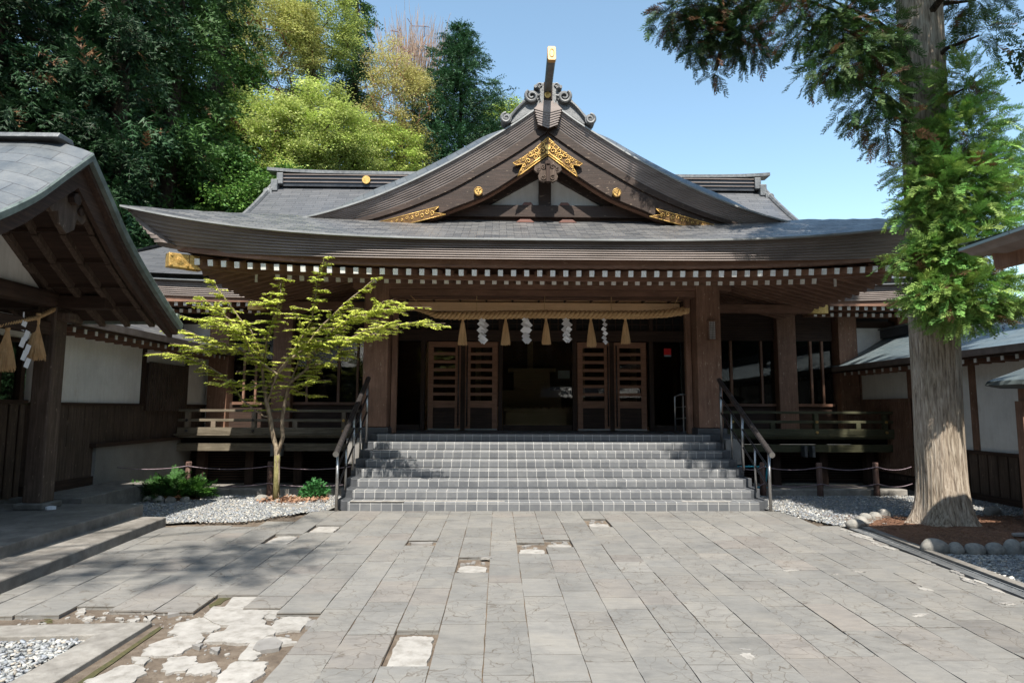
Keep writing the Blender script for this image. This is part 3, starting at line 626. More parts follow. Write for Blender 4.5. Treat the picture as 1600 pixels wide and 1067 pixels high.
# handrails
for s, lab in ((-1, 'dark bronze handrail on the left side of the steps, rail speckled with tree shade'), (1, 'dark bronze handrail on the right side of the steps, beside the blue frame')):
    x = AX+s*3.46; h = thing('handrail', lab, 'handrail', (x, 10.36, 0), group='handrails of the front steps')
    def zr(y): return .93+(y-10.32)*(1.30/2.35)
    r1 = MB(); r1.tube([(x, 10.26, zr(10.26)), (x, 12.62, zr(12.62))], .045, 14); rel(r1.build('top_rail', M['bronze'], smooth=False), h); 
    rc = MB(); rc.tube([(x, 10.248, zr(10.25)), (x, 10.262, zr(10.26))], .047, 14); rel(rc.build('end_cap', M['steel']), h)
    for dz in (.30, .62):
        r2 = MB(); r2.tube([(x, 10.40, zr(10.40)-dz), (x, 12.60, zr(12.60)-dz)], .018, 8); rel(r2.build('lower_rail', M['bronze']), h)
    for y, lo in ((10.38, 1), (11.48, 1), (12.56, 1), (10.95, 0), (12.02, 0)):
        p = MB(); zb = 0 if y < 10.42 else .14*(int((y-10.42)/.33)+1); top = zr(y)-.02 if lo else zr(y)-.30
        p.tube([(x, y, zb-.02), (x, y, top)], .024 if lo else .018, 10); rel(p.build('post' if lo else 'baluster', M['steel'], smooth=True), h)
# ================================================================== FRONT HALL
hall = thing('shrine_hall', 'brown wooden front hall with curved gable roof and gilt fittings above the steps', 'shrine', (AX, 12.8, 0))
def H(mb, name, mat, **k):
    return rel(mb.build(name, mat, **k), hall)
b = MB(); b.box(AX-3.85, AX+3.85, 12.9, 19, .9, 1.115); H(b, 'floor', M['tiledark'])
b = MB(); b.box(AX-3.8, AX+3.8, 12.97, 13.3, -.02, .9); H(b, 'base_wall', M['tiledark'])
def pillar(x, y, w_, z0, z1, mat='wood', name='pillar', plinth=True):
    b = MB(); b.box(x-w_/2, x+w_/2, y-w_/2, y+w_/2, z0, z1); p = H(b, name, M[mat], bevel=.025)
    if plinth:
        c = MB(); c.box(x-w_/2-.05, x+w_/2+.05, y-w_/2-.05, y+w_/2+.05, z0-.13 if z0 > 1.2 else z0-.02, z0+.0); q = c.build('plinth', M['tiledark'], bevel=.015); q.parent = p
    return p
for s in (-1, 1): pillar(AX+s*3.4, 13.2, .5, 1.24, 4.22)
# inner jamb posts just behind pillars and at door wall
for s in (-1, 1):
    b = MB(); b.box(AX+s*3.13, AX+s*3.02, 13.3, 13.42, 1.12, 4.0); H(b, 'jamb', M['wood'])
b = MB(); b.box(AX-3.15, AX+3.15, 13.0, 13.32, 3.93, 4.06); H(b, 'lintel', M['woodx'], bevel=.01)
b = MB(); b.box(AX-3.9, AX+3.9, 12.96, 13.36, 4.062, 4.30); H(b, 'header_beam', M['woodx'], bevel=.01)
b = MB(); b.box(AX-3.9, AX+3.9, 13.1, 13.2, 4.301, 4.9); H(b, 'frieze_board', M['woodx'])
# porch ceiling of tan boards with dark battens
b = MB(); b.box(AX-3.5, AX+3.5, 13.36, 14.9, 4.10, 4.13); H(b, 'ceiling', M['tan'])
b = MB(); b.box(AX-3.15, AX+3.15, 13.55, 13.65, 3.95, 4.1); H(b, 'ceiling_rim', M['woodx'])
for i in range(11):
    x = AX-3.0+i*.6; b = MB(); b.box(x-.02, x+.02, 13.66, 14.59, 4.06, 4.098); H(b, 'batten', M['darky'])
b = MB(); b.box(AX-3.28, AX+3.28, 14.60, 14.72, 3.86, 4.06); H(b, 'tan_fascia_board', M['tan'], bevel=.006)
# door wall
YD = 15.0
b = MB(); b.box(AX-3.7, AX+3.7, YD-.06, YD+.10, 3.2, 3.46); H(b, 'door_lintel', M['darkx'], bevel=.006)
b = MB()
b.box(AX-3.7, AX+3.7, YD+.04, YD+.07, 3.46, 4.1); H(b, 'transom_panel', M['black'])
for i in range(38):
    x = AX-3.6+i*.195; b = MB(); b.box(x-.012, x+.012, YD, YD+.038, 3.462, 4.1); H(b, 'transom_bar', M['darkz'])
for z in (3.62, 3.8, 3.96):
    b = MB(); b.box(AX-3.7, AX+3.7, YD+.005, YD+.03, z-.01, z+.01); H(b, 'transom_rail', M['darkx'])
for x in (-2.68, -.87, .87, 2.68, -3.45, 3.5):
    b = MB(); b.box(AX+x-.05, AX+x+.05, YD-.05, YD+.08, 1.12, 3.2 if abs(x) > 3 else 4.08); H(b, 'mullion', M['darkz'], bevel=.005)
for (xa, xb) in ((-3.4, -2.74), (-.81, .81), (2.74, 3.44)):
    b = MB(); b.box(AX+xa, AX+xb, YD+.01, YD+.016, 1.26, 3.2); H(b, 'glass_pane', M['glass'])
    b = MB(); b.box(AX+xa, AX+xb, YD-.03, YD+.05, 1.12, 1.25); H(b, 'sill', M['darkx'])
def doorleaf(x0, x1, handle):
    f = MB(); y0, y1 = YD-.045, YD+.0
    d = Vector((0, 0, 0)); z0, z1 = 1.16, 3.18; sw = .125
    f.box(x0, x0+sw, y0, y1, z0, z1); f.box(x1-sw, x1, y0, y1, z0, z1); zz = 3.18
    f.box(x0+sw+.0005, x1-sw-.0005, y0+.002, y1-.002, z1-.13, z1-.001)
    for i in range(7):
        zt = z1-.13-.118-(i)*.188; f.box(x0+sw+.0005, x1-sw-.0005, y0+.002, y1-.002, zt-.07, zt)
    zb = z1-.13-.118-6*.188-.07
    f.box(x0+sw+.0005, x1-sw-.0005, y0+.002, y1-.002, zb-.09, zb-.001)
    dl = H(f, 'door', M['door'], bevel=.004)
    def sub(mb, n, mt, **k): o = mb.build(n, mt, **k); o.parent = dl; return o
    p = MB(); p.box(x0+sw-.01, x1-sw+.01, y0+.016, y1-.012, z0+.06, zb-.088); sub(p, 'lower_panel', M['darkx'])
    p = MB(); p.box(x0+sw, x1-sw, y0+.001, y1-.001, z0, z0+.07); sub(p, 'bottom_rail', M['darkx'])
    p = MB(); p.box(x0+sw, x1-sw, y0+.02, y0+.026, zb, z1-.12); sub(p, 'glass', M['glass'])
    p = MB(); p.box(x0+.005, x1-.005, y0-.006, y0-.001, z0-.03, z0+.0); sub(p, 'kick_plate', M['steel'])
    hx = x1-.045 if handle > 0 else x0+.045
    p = MB(); p.tube([(hx, y0-.05, 1.22), (hx, y0-.05, 3.1)], .016, 8)
    for z in (1.24, 2.0, 3.05): p.tube([(hx, y0-.05, z), (hx, y0, z)], .01, 6)
    sub(p, 'pull_bar', M['bronze'], smooth=True)
for c in (-1, 1):
    cx = AX+c*1.745; doorleaf(cx-.81, cx-.055, 1); doorleaf(cx+.055, cx+.81, -1)
    b = MB(); b.box(cx-.053, cx+.053, YD-.03, YD+.03, 1.14, 3.18); H(b, 'meeting_post', M['darkz'])
# dark room behind
b = MB(); b.box(AX-3.8, AX+3.8, 18.6, 18.7, 1.1, 4.2); b.box(AX-3.9, AX-3.8, YD+.11, 18.7, 1.1, 4.2); b.box(AX+3.8, AX+3.9, YD+.11, 18.7, 1.1, 4.2); H(b, 'inner_wall', M['door'])
b = MB(); b.box(AX-3.9, AX+3.9, YD+.12, 18.7, 4.201, 4.25); H(b, 'inner_ceiling', M['tan'])
b = MB(); b.box(AX-3.79, AX+3.79, YD+.13, 18.59, 1.119, 1.13); H(b, 'tatami_floor', M['tan'])
for i in range(5):
    b = MB(); x = AX-3.0+i*1.5; b.box(x-.08, x+.08, 18.45, 18.59, 1.131, 4.2); H(b, 'inner_post', M['tan'])
# side returns of the front hall between pillar line and door wall: glazed
for s in (-1, 1):
    for y in (13.5, 14.2): 
        b = MB(); b.box(AX+s*3.5, AX+s*3.6, y-.04, y+.04, 1.12, 4.1); H(b, 'side_post', M['darkz'])
# eave roof (lower skirt) ---------------------------------------------
W_ = 6.97; YL, T_ = 10.35, 5.1
GP = [(-.2, 7.44), (0, 7.44), (.2, 7.31), (.6, 7.02), (1.21, 6.62), (1.68, 6.33), (2.2, 6.04), (2.67, 5.80), (3.33, 5.51), (4.16, 5.23), (5.0, 5.03), (5.6, 4.94)]
def gz(x): return interp(abs(x), GP)
def sideW(t): c = max(0, 1-t/2.6); return 6.42+.55*c**2.2
def skz(x, t):
    u = sideW(t)-abs(x); 
    mm = max(0, min(t, u)); q = max(0, 1-abs(t-u)/W_)
    z = 4.42+.41*q**3.2*max(0, 1-mm/2.4)+.40*mm+.03*mm*mm
    if t > 1.5: z = min(z, gz(x)-.03 if abs(x) < 5 else 9)
    if t > 2.3: z = min(z, 5.4)
    return z
def lipY(x): return YL-.30*min(1, abs(x)/W_)**4
NS, NT = 90, 22
P = []
for j in range(NT):
    tt = (j/(NT-1))**1.3*T_; row = []
    for i in range(NS+1):
        s = -1+2*i/NS; s = math.copysign(abs(s)**.8, s); x = s*sideW(tt); row.append((AX+x, lipY(s*W_)*(1-tt/T_)+tt/T_*(YL)+tt, skz(x, tt)))
    P.append(row)
b = MB(); b.grid(P); H(b, 'lower_roof', M['shingle'], smooth=True, fixn=False)
# stepped copper fascia: lip, then thin laps receding downwards
def fascia(path, heights, leans, n=8, lip=.064, name='fascia', mat='edge', thick=.03, add=H, center=AX, lipmat='edgedark', shortlip=.028, extra=None):
    """path: [(x,y,z)] of lip; per point height, lean (inward offset at the bottom), inward normals computed"""
    k_ = len(path); nor = []
    for i in range(k_):
        a, b_ = Vector(path[max(0, i-1)]), Vector(path[min(k_-1, i+1)]); d = b_-a; d.z = 0; d.normalize(); nor.append(Vector((-d.y, d.x, 0)))
    rows = []
    for l in range(n+1):
        f = l/n
        for sub in (0, 1):      # bottom of one lap, then the recessed top of the next
            off = lambda i: (lip+leans[i]*f+(.030 if sub else 0))
            dz = lambda i: -(shortlip if True else 0)-(heights[i]-shortlip)*f
            rows.append([Vector(path[i])+nor[i]*off(i)+(extra[i]*off(i) if extra else Vector((0, 0, 0)))+Vector((0, 0, dz(i))) for i in range(k_)])
    top = [Vector(p) for p in path]; lipb = [Vector(path[i])+Vector((0, 0, -shortlip)) for i in range(k_)]
    bb = MB(); bb.grid([top, lipb]); bb.grid([lipb, rows[0]]); o1 = add(bb, name+'_lip', M[lipmat], fixn=False)
    bb = MB(); bb.grid(rows); o2 = add(bb, name, M[mat], fixn=False); return rows[-1]
pts = []; hs = []; ls = []
for i in range(81):
    s = -1+2*i/80; s = math.copysign(abs(s)**.85, s); x = s*W_; pts.append((AX+x, lipY(x), skz(x if abs(s) < 1 else x, 0) if abs(s) < 1 else 4.83)); hs.append(.325+.21*abs(s)**3.5); ls.append(.045+min(.36, .55*abs(s)**3))
bot = fascia(pts, hs, ls, extra=[Vector((-math.copysign(1, p[0]-AX)*abs((p[0]-AX)/W_)**14, 0, 0)) for p in pts])
# make corner bottoms meet the side fascia: side eaves
for sg in (-1, 1):
    ps = []; h2 = []; l2 = []; ex = []
    for i in range(24):
        t = i/23*4.8; x = sg*sideW(t); yy = lipY(W_)*(1-t/T_)+t/T_*YL+t; ps.append((AX+x, yy, skz(x*.9999, t) if i else 4.83)); c = max(0, 1-t/3.5); h2.append(.325+.21*c**3.5); l2.append(.045+min(.36, .55*c**3)); ex.append(Vector((0, max(0, 1-t/.7)**2, 0)))
    if sg < 0: ps = ps[::-1]; h2 = h2[::-1]; l2 = l2[::-1]; ex = ex[::-1]
    fascia(ps, h2, l2, n=8, name='side_fascia', extra=ex)
# boards under the fascia, rafters, soffit
def curveboard(name, x0, x1, yf, zf, depth, h, mat='woodx', n=48, add=H):
    A, B_, Cc, D = [], [], [], []
    for i in range(n+1):
        x = x0+(x1-x0)*i/n; y, z = yf(x), zf(x); A.append((AX+x, y, z)); B_.append((AX+x, y, z-h)); Cc.append((AX+x, y+depth, z-h)); D.append((AX+x, y+depth, z))
    b_ = MB(); b_.grid([A, B_, Cc, D, A]); return add(b_, name, M[mat], fixn=False)
def rise(x): return .155*max(0, (abs(x)/6.0))**3.2
curveboard('eave_board', -6.3, 6.3, lambda x: 10.61, lambda x: 4.12+rise(x)*1.15+.03*(abs(x)/6.4)**6, .10, .13)
RP = .2215
cap0 = None; raf0 = None
def rafter_set(name, n, yf, zf, back, size, capname='rafter_cap'):
    base = MB(); base.box(-size[0]/2, size[0]/2, 0, back, -size[1], 0)
    # slope handled by rotation
    me = base.build(name, M['woody'], hall); me.matrix_parent_inverse = Matrix.Translation(hall.location).inverted()
    cb = MB(); cb.box(-size[0]/2-.002, size[0]/2+.002, -.006, .012, -size[1]-.002, .002); cp = cb.build(capname, M['cap'], me)
    out = []
    for i in range(n):
        x = (i-(n-1)/2)*RP
        if i == 0: o = me
        else:
            o = dup(me, hall); o.matrix_parent_inverse = me.matrix_parent_inverse; c = dup(cp, o)
        o.location = (AX+x, yf(x), zf(x)); o.rotation_euler = (.20, 0, 0)
    return me
rafter_set('flying_rafter', 55, lambda x: 10.64, lambda x: 3.945+rise(x), 1.25, (.078, .10))
curveboard('eave_purlin', -6.3, 6.3, lambda x: 11.50-.05*(abs(x)/6.4)**4, lambda x: 4.055+rise(x), .10, .10)
rafter_set('rafter', 46, lambda x: 11.66, lambda x: 4.005+.6*rise(x), 1.7, (.078, .10))
# soffit boards
P = []
for j in range(21):
    y = 10.62+j*.235; P.append([(AX+x, y, 4.0+.26*min(y-10.62, 6.34-abs(x))+rise(x)*max(0, 1-j/8)) for x in [-6.33+12.66*i/48 for i in range(49)]])
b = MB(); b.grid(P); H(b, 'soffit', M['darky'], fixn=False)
# side rafters running in X
def side_rafters(sg):
    proto = None
    for i in range(19):
        y = 10.9+i*.235
        zz = 3.97+.16*max(0, 1-(y-10.9)/2.4)**2
        if proto is None:
            bb = MB(); bb.box(-2.85, 0, -.04, .04, -.10, 0); proto = bb.build('side_rafter', M['woodx'], hall, bevel=.012); o = proto; o.matrix_parent_inverse = Matrix.Translation(hall.location).inverted()
        else: o = dup(proto, hall)
        o.scale = (min(1, ((y-10.5)*.85+.25)/2.85), 1, 1)
        o.location = (AX+sg*(6.12-.05*i/4), y, zz-.10); o.rotation_euler = (0, .255, 0 if sg > 0 else math.pi)
side_rafters(1); side_rafters(-1)
for sg in (-1, 1):
    b = MB(); b.beam((AX+sg*6.32, 10.5, 4.03), (AX+sg*5.1, 11.72, 4.16), .15, .20); H(b, 'hip_rafter', M['woodx'])
    b = MB(); b.beam((AX+sg*6.0, 10.75, 4.13), (AX+sg*4.9, 12.3, 4.25), .06, .10); H(b, 'hip_lath', M['woodx'])
    # gilt casing on the hip rafter's end
    e = Vector((AX+sg*6.36, 10.46, 4.03)); d = Vector((-sg, 1, .03)).normalized(); sdv = Vector((1*sg, 1, 0)).normalized()
    b = MB(); L1 = .42; 
    b.beam(e-d*.02, e+d*.30, .175, .235); g1 = H(b, 'gilt_cap', M['gold'], bevel=.01)
    # casing's forked tail and raised rosette on the two faces seen from in front
    for q in (-1, 1):
        b = MB(); side = d.cross(Vector((0, 0, 1))).normalized()*q; o_ = e+side*.0895
        def PP(u, v, t=0): return o_+d*u+Vector((0, 0, v))+side*t
        poly = [(.30, -.117), (.50, -.117), (.40, -.02), (.46, .117), (.30, .117)]
        vs = [PP(u, v, 0) for u, v in poly]+[PP(u, v, .006) for u, v in poly]; n_ = len(poly)
        b.add(vs, [tuple(range(n_)), tuple(range(n_, 2*n_))]+[(i, (i+1) % n_, n_+(i+1) % n_, n_+i) for i in range(n_)])
        for rr_, tt in ((.062, .006), (.045, .012), (.02, .02)):
            b.tube([PP(.15, 0, 0), PP(.15, 0, tt)], rr_, 16)
        for (u, v) in ((.26, .07), (.27, -.07), (.33, .03), (.34, -.05), (.02, .08), (.02, -.08)): b.tube([PP(u, v, 0), PP(u, v, .012)], .02, 8)
        o2 = b.build('gilt_plate', M['gold'], bevel=.003); o2.parent = g1
    # small white tipped blocks at the inner hip
    b = MB(); b.box(AX+sg*5.33, AX+sg*5.37, 11.6, 11.63, 3.90, 4.06); b2 = H(b, 'hip_tip', M['cap'])
    b = MB(); b.box(AX+sg*3.66, AX+sg*6.35, 13.85, 14.0, 3.74, 3.92); H(b, 'tie_beam', M['woodx'])
    b = MB(); b.prism([(AX+sg*6.36, 3.735), (AX+sg*6.36, 3.925), (AX+sg*6.12, 3.925), (AX+sg*5.98, 3.735)], 13.835, 14.01); H(b, 'gilt_sleeve', M['gold'])
# side beams from the pillar to the wall
for s in (-1, 1):
    b = MB(); b.box(AX+s*3.3, AX+s*3.5, 13.46, 15.3, 3.9, 4.9); H(b, 'side_beam', M['darky'])

# front gable roof ------------------------------------------------------
YG = 11.6
def grise(x):    # the surface rolls up behind the verge
    a = abs(x); return .34*sstep((a-.1)/1.3)*(1-sstep((a-3.2)/1.8))+.05
P = []
gx = [-5.25+10.5*i/84 for i in range(85)]
gyl = [0, .06, .15, .3, .45, .6, .9, 1.5, 2.5, 4, 5.5, 7]
for t in gyl:
    P.append([(AX+x, YG+t, gz(x)+grise(x)*sstep(t/.62) if abs(x) > .05 else gz(x)+.03*sstep(t/.62)) for x in gx])
# rows run down the slope here: swap so that v runs along the slope
half = len(gx)//2
Pt = [[P[j][half-i] for j in range(len(gyl))] for i in range(half+1)]; b = MB(); b.grid(Pt); H(b, 'gable_roof_slope', M['slate'], smooth=True, fixn=False)
Pt = [[P[j][half+i] for j in range(len(gyl))] for i in range(half+1)]; b = MB(); b.grid(Pt); H(b, 'gable_roof_slope', M['slate'], smooth=True, fixn=False)
# layered verge: each lap one step lower and one step back
LB = [(-.68, 6.56), (0, 7.06), (.68, 6.56), (1.3, 6.16), (1.88, 5.81), (2.83, 5.37), (3.77, 5.07), (4.6, 4.93), (5.2, 4.86)]
def lb(x):
    a = abs(x); return interp(a, LB[1:])
NL = 9
for sg in (-1, 1):
    rows = []; xs2 = [5.25*i/60 for i in range(61)]
    for l in range(NL+1):
        f = l/NL
        for sub in (0, 1):
            y = YG+.012+.018*l+(.014 if sub else 0)
            rows.append([(AX+sg*x, y, gz(x)-.02+(lb(x)-gz(x)+.02)*f+(-.0 if x > .05 else 0)) for x in xs2])
    b = MB(); b.grid(rows); H(b, 'gable_verge', M['edge'], fixn=False)
    b = MB(); b.grid([[(AX+sg*x, YG, gz(x)+.005) for x in xs2], [(AX+sg*x, YG, gz(x)-.028) for x in xs2], [(AX+sg*x, YG+.05, gz(x)-.028) for x in xs2]]); H(b, 'gable_lip', M['edgedark'], fixn=False)
    # underside of the verge back to the tympanum
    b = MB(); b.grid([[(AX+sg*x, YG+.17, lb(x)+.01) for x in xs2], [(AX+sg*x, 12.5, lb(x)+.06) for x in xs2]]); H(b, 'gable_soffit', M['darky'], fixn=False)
# little folded hood of laps at the apex
for l in range(7):
    z1 = 7.43-.045*l; w_ = .27-.012*l; b = MB()
    b.add([(AX-w_, YG-.03+.010*l, z1-.17), (AX-w_*.38, YG-.04+.010*l, z1), (AX+w_*.38, YG-.04+.010*l, z1), (AX+w_, YG-.03+.010*l, z1-.17), (AX+w_*.0, YG-.05+.010*l, z1-.10-.16),
           (AX-w_, YG+.2, z1-.17), (AX-w_*.38, YG+.2, z1), (AX+w_*.38, YG+.2, z1), (AX+w_, YG+.2, z1-.17)], [(0,4,3,2,1), (0,1,6,5), (1,2,7,6), (2,3,8,7)])
    if l == 0: hood = H(b, 'apex_hood', M['edge'], fixn=False)
    else:
        o_ = b.build('hood_lap', M['edge'], fixn=False); o_.parent = hood
# bargeboards
BB = [(0, 6.46), (.43, 6.14), (1.16, 5.66), (1.88, 5.35), (2.35, 5.13), (3.0, 4.98), (3.8, 4.90)]
def bbz(x): return interp(abs(x), BB)
for sg in (-1, 1):
    xs3 = [4.6*i/46 for i in range(47)]
    top = [(AX+sg*x, 11.74, lb(x)+.03) for x in xs3]; mid = [(AX+sg*x, 11.74, lb(x)-.17*max(.1, 1-x/5)) for x in xs3]; mid2 = [(AX+sg*x, 11.775, lb(x)-.18*max(.1, 1-x/5)) for x in xs3]
    low = [(AX+sg*x, 11.775, min(bbz(x), lb(x)-.03)) for x in xs3]; lowb = [(AX+sg*x, 11.9, min(bbz(x), lb(x)-.03)) for x in xs3]; topb = [(AX+sg*x, 11.9, lb(x)+.03) for x in xs3]
    b = MB(); b.grid([top, mid, mid2, low, lowb, topb]); H(b, 'bargeboard', M['mount'], fixn=False)
    low2 = [(AX+sg*x, 11.92, min(bbz(x), lb(x)-.03)-.025) for x in xs3[:26]]; b = MB()
    b.grid([[(p[0], 11.90, p[2]+.06) for p in low2], [(p[0], 11.90, p[2]) for p in low2], [(p[0], 12.02, p[2]) for p in low2]]); H(b, 'inner_barge', M['woodx'], fixn=False)
# tympanum
YT = 12.30
b = MB(); b.prism([(AX-3.4, 5.1), (AX+3.4, 5.1), (AX+3.0, 5.3), (AX+1.6, 5.9), (AX, 6.9), (AX-1.6, 5.9), (AX-3.0, 5.3)], YT, YT+.05); H(b, 'tympanum_panel', M['plaster'])
b = MB(); b.box(AX-3.6, AX+3.6, YT-.20, YT-.001, 5.32, 5.56); H(b, 'tie_beam', M['mount'], bevel=.008)
b = MB(); b.box(AX-3.5, AX+3.5, YT-.12, YT-.002, 5.18, 5.318); H(b, 'lower_beam', M['darkx'])
b = MB(); b.box(AX-.14, AX+.10, YT-.12, YT-.001, 5.562, 6.7); H(b, 'king_post', M['mount'], bevel=.006)
for sg in (-1, 1):
    b = MB(); b.beam((AX+sg*.05, YT-.06, 6.30), (AX+sg*1.45, YT-.06, 5.50), .10, .17); H(b, 'diagonal_strut', M['mount'], bevel=.006)
    for (dx, z0, z1, w1) in ((.36, 5.562, 5.63, .12), (.41, 5.20, 5.26, .18)):
        b = MB(); yq = YT-.25 if z0 < 5.4 else YT-.16
        b.prism([(AX+sg*dx-w1, z0), (AX+sg*dx+w1, z0), (AX+sg*dx+w1*.55, z1), (AX+sg*dx-w1*.55, z1)], yq, yq+.1); H(b, 'bearing_block', mk('red_wood', (.14, .055, .04), (.22, .09, .065), None, (.1, 1, 1), 20, .6), bevel=.004)
# gilt fittings on the bargeboards --------------------------------------
def scrolls(parent, spots, y, mat=M['gold']):
    b = MB()
    for (x, z, r_, a0, dirn, turns) in spots:
        pts_ = []; n = int(16*turns)
        for i in range(n+1):
            t = i/n; a = a0+dirn*t*turns*2*math.pi; q = r_*(1-.8*t); pts_.append((AX+x+q*math.cos(a), y, z+q*math.sin(a)))
        b.tube(pts_, [r_*.22*(1-.45*i/n) for i in range(n+1)], 6)
    o = b.build('scroll_relief', mat, smooth=True); o.parent = parent; return o
b = MB()
outl = [(0, 6.76), (.10, 6.66), (.30, 6.47), (.52, 6.32), (.66, 6.245), (.60, 6.20), (.44, 6.235), (.52, 6.10), (.57, 5.985), (.50, 6.03), (.28, 6.20), (0, 6.40)]
poly = [(AX+x, z) for x, z in outl]+[(AX-x, z) for x, z in outl[::-1] if x > 0]
b.prism(poly, 11.70, 11.738); gg = H(b, 'gilt_gable_fitting', M['golddk'])
# bright rim of the plate
def rim(pts_, y, r_, parent, mat=M['gold'], closed=False, name='gilt_rim'):
    b = MB(); b.tube([(AX+x, y, z) for x, z in pts_], r_, 6); o = b.build(name, mat, smooth=True); o.parent = parent
for sg in (-1, 1):
    rim([(sg*x, z) for x, z in [(0, 6.76), (.10, 6.66), (.30, 6.47), (.52, 6.32), (.66, 6.245)]], 11.70, .009, gg)
    rim([(sg*x, z) for x, z in [(.0, 6.41), (.28, 6.20), (.50, 6.03), (.57, 5.985), (.52, 6.10), (.44, 6.235), (.60, 6.20), (.66, 6.245)]], 11.695, .012, gg)
    rim([(sg*x, z) for x, z in [(.0, 6.46), (.25, 6.27), (.40, 6.14)]], 11.695, .02, gg)
    sp_ = []
    for (x, z, r_, a0) in ((.10, 6.60, .055, 1), (.10, 6.49, .06, -1), (.22, 6.48, .06, 1.5), (.24, 6.36, .06, 0), (.34, 6.40, .05, 1), (.37, 6.28, .055, -1), (.47, 6.31, .035, 1), (.54, 6.25, .028, 0), (.46, 6.19, .04, 2), (.49, 6.10, .035, 2), (.05, 6.68, .03, 1), (.16, 6.40, .04, 0), (.30, 6.45, .03, 0), (.42, 6.35, .03, 2)):
        sp_.append((sg*x, z, r_, a0 if sg > 0 else math.pi-a0, sg, 1.3))
    scrolls(gg, sp_, 11.69)
b = MB(); b.tube([(AX, 11.70, 6.55), (AX, 11.665, 6.55)], .055, 14); b.tube([(AX, 11.70, 6.45), (AX, 11.67, 6.45)], .035, 12); o = b.build('mask_boss', M['gold']); o.parent = gg
for sg in (-1, 1):     # round bosses
    d = MB(); d.tube([(AX+sg*1.31, 11.70, 5.69), (AX+sg*1.31, 11.745, 5.69)], .085, 24); ds = H(d, 'gilt_disc', M['gold'], bevel=.006)
    r3 = MB()
    for a in range(3):
        an = a*2.094+.5; cx_, cz_ = AX+sg*1.31+.035*math.cos(an), 5.69+.035*math.sin(an); r3.tube([(cx_+.016*math.cos(an+q*.7), 11.697, cz_+.016*math.sin(an+q*.7)) for q in range(7)], .007, 5)
    r3.tube([(AX+sg*1.31+.074*math.cos(q*.3927), 11.698, 5.69+.074*math.sin(q*.3927)) for q in range(17)], .006, 5)
    o = r3.build('disc_relief', M['golddk']); o.parent = ds
    # long fittings near the feet of the boards
    L1 = [(2.02, 5.375), (2.28, 5.20), (2.62, 5.12), (3.25, 5.045), (2.55, 5.03), (2.02, 5.20), (1.9, 5.235), (2.05, 5.30)]
    L1 = [(2.05, 5.385), (3.25, 5.05), (2.62, 5.045), (1.92, 5.235), (2.16, 5.27)]
    b = MB(); b.prism([(AX+sg*x, z) for x, z in L1], 11.71, 11.77); gp_ = H(b, 'gilt_barge_fitting', M['golddk'])
    for i in range(len(L1)):
        a_, c_ = L1[i], L1[(i+1) % len(L1)]; rim([(sg*a_[0], a_[1]), (sg*c_[0], c_[1])], 11.71, .008, gp_)
    sp_ = []
    for k_ in range(9):
        t = k_/8; x = 2.18+t*.75; zc = 5.28-t*.2; r_ = .05*(1-.55*t); sp_.append((sg*x, zc+(.02 if k_ % 2 else -.02)*(1-t), r_, (1 if k_ % 2 else -2), (1 if k_ % 2 else -1)*sg, 1.2))
    scrolls(gp_, sp_, 11.705)
# carved wooden pendant below the fitting
def lobes(pts_, y0, y1, name, mat, parent=None):
    b = MB(); b.prism([(AX+x, z) for x, z in pts_], y0, y1); return b
pen = [(0, 6.36), (.12, 6.27), (.25, 6.17), (.265, 6.10), (.21, 6.05), (.16, 6.04), (.19, 5.98), (.17, 5.90), (.09, 5.865), (.03, 5.89), (0, 5.85)]
b = MB(); b.prism([(AX+x, z) for x, z in pen]+[(AX-x, z) for x, z in pen[::-1] if x > 0], 11.66, 11.73); pd_ = H(b, 'gable_pendant', M['old'], bevel=.008)
sp_ = [(s*.09, 6.16, .05, 0, s, 1.3) for s in (-1, 1)]+[(s*.09, 5.95, .055, 1, s, 1.3) for s in (-1, 1)]+[(s*.18, 6.11, .04, 1, s, 1.2) for s in (-1, 1)]
scrolls(pd_, sp_, 11.655, M['old'])
b = MB(); b.box(AX-.035, AX+.035, 11.60, 11.70, 5.86, 6.2); b.tube([(AX, 11.60, 6.22), (AX, 11.70, 6.22)], .055, 10); o = b.build('pendant_peg', M['darkz']); o.parent = pd_
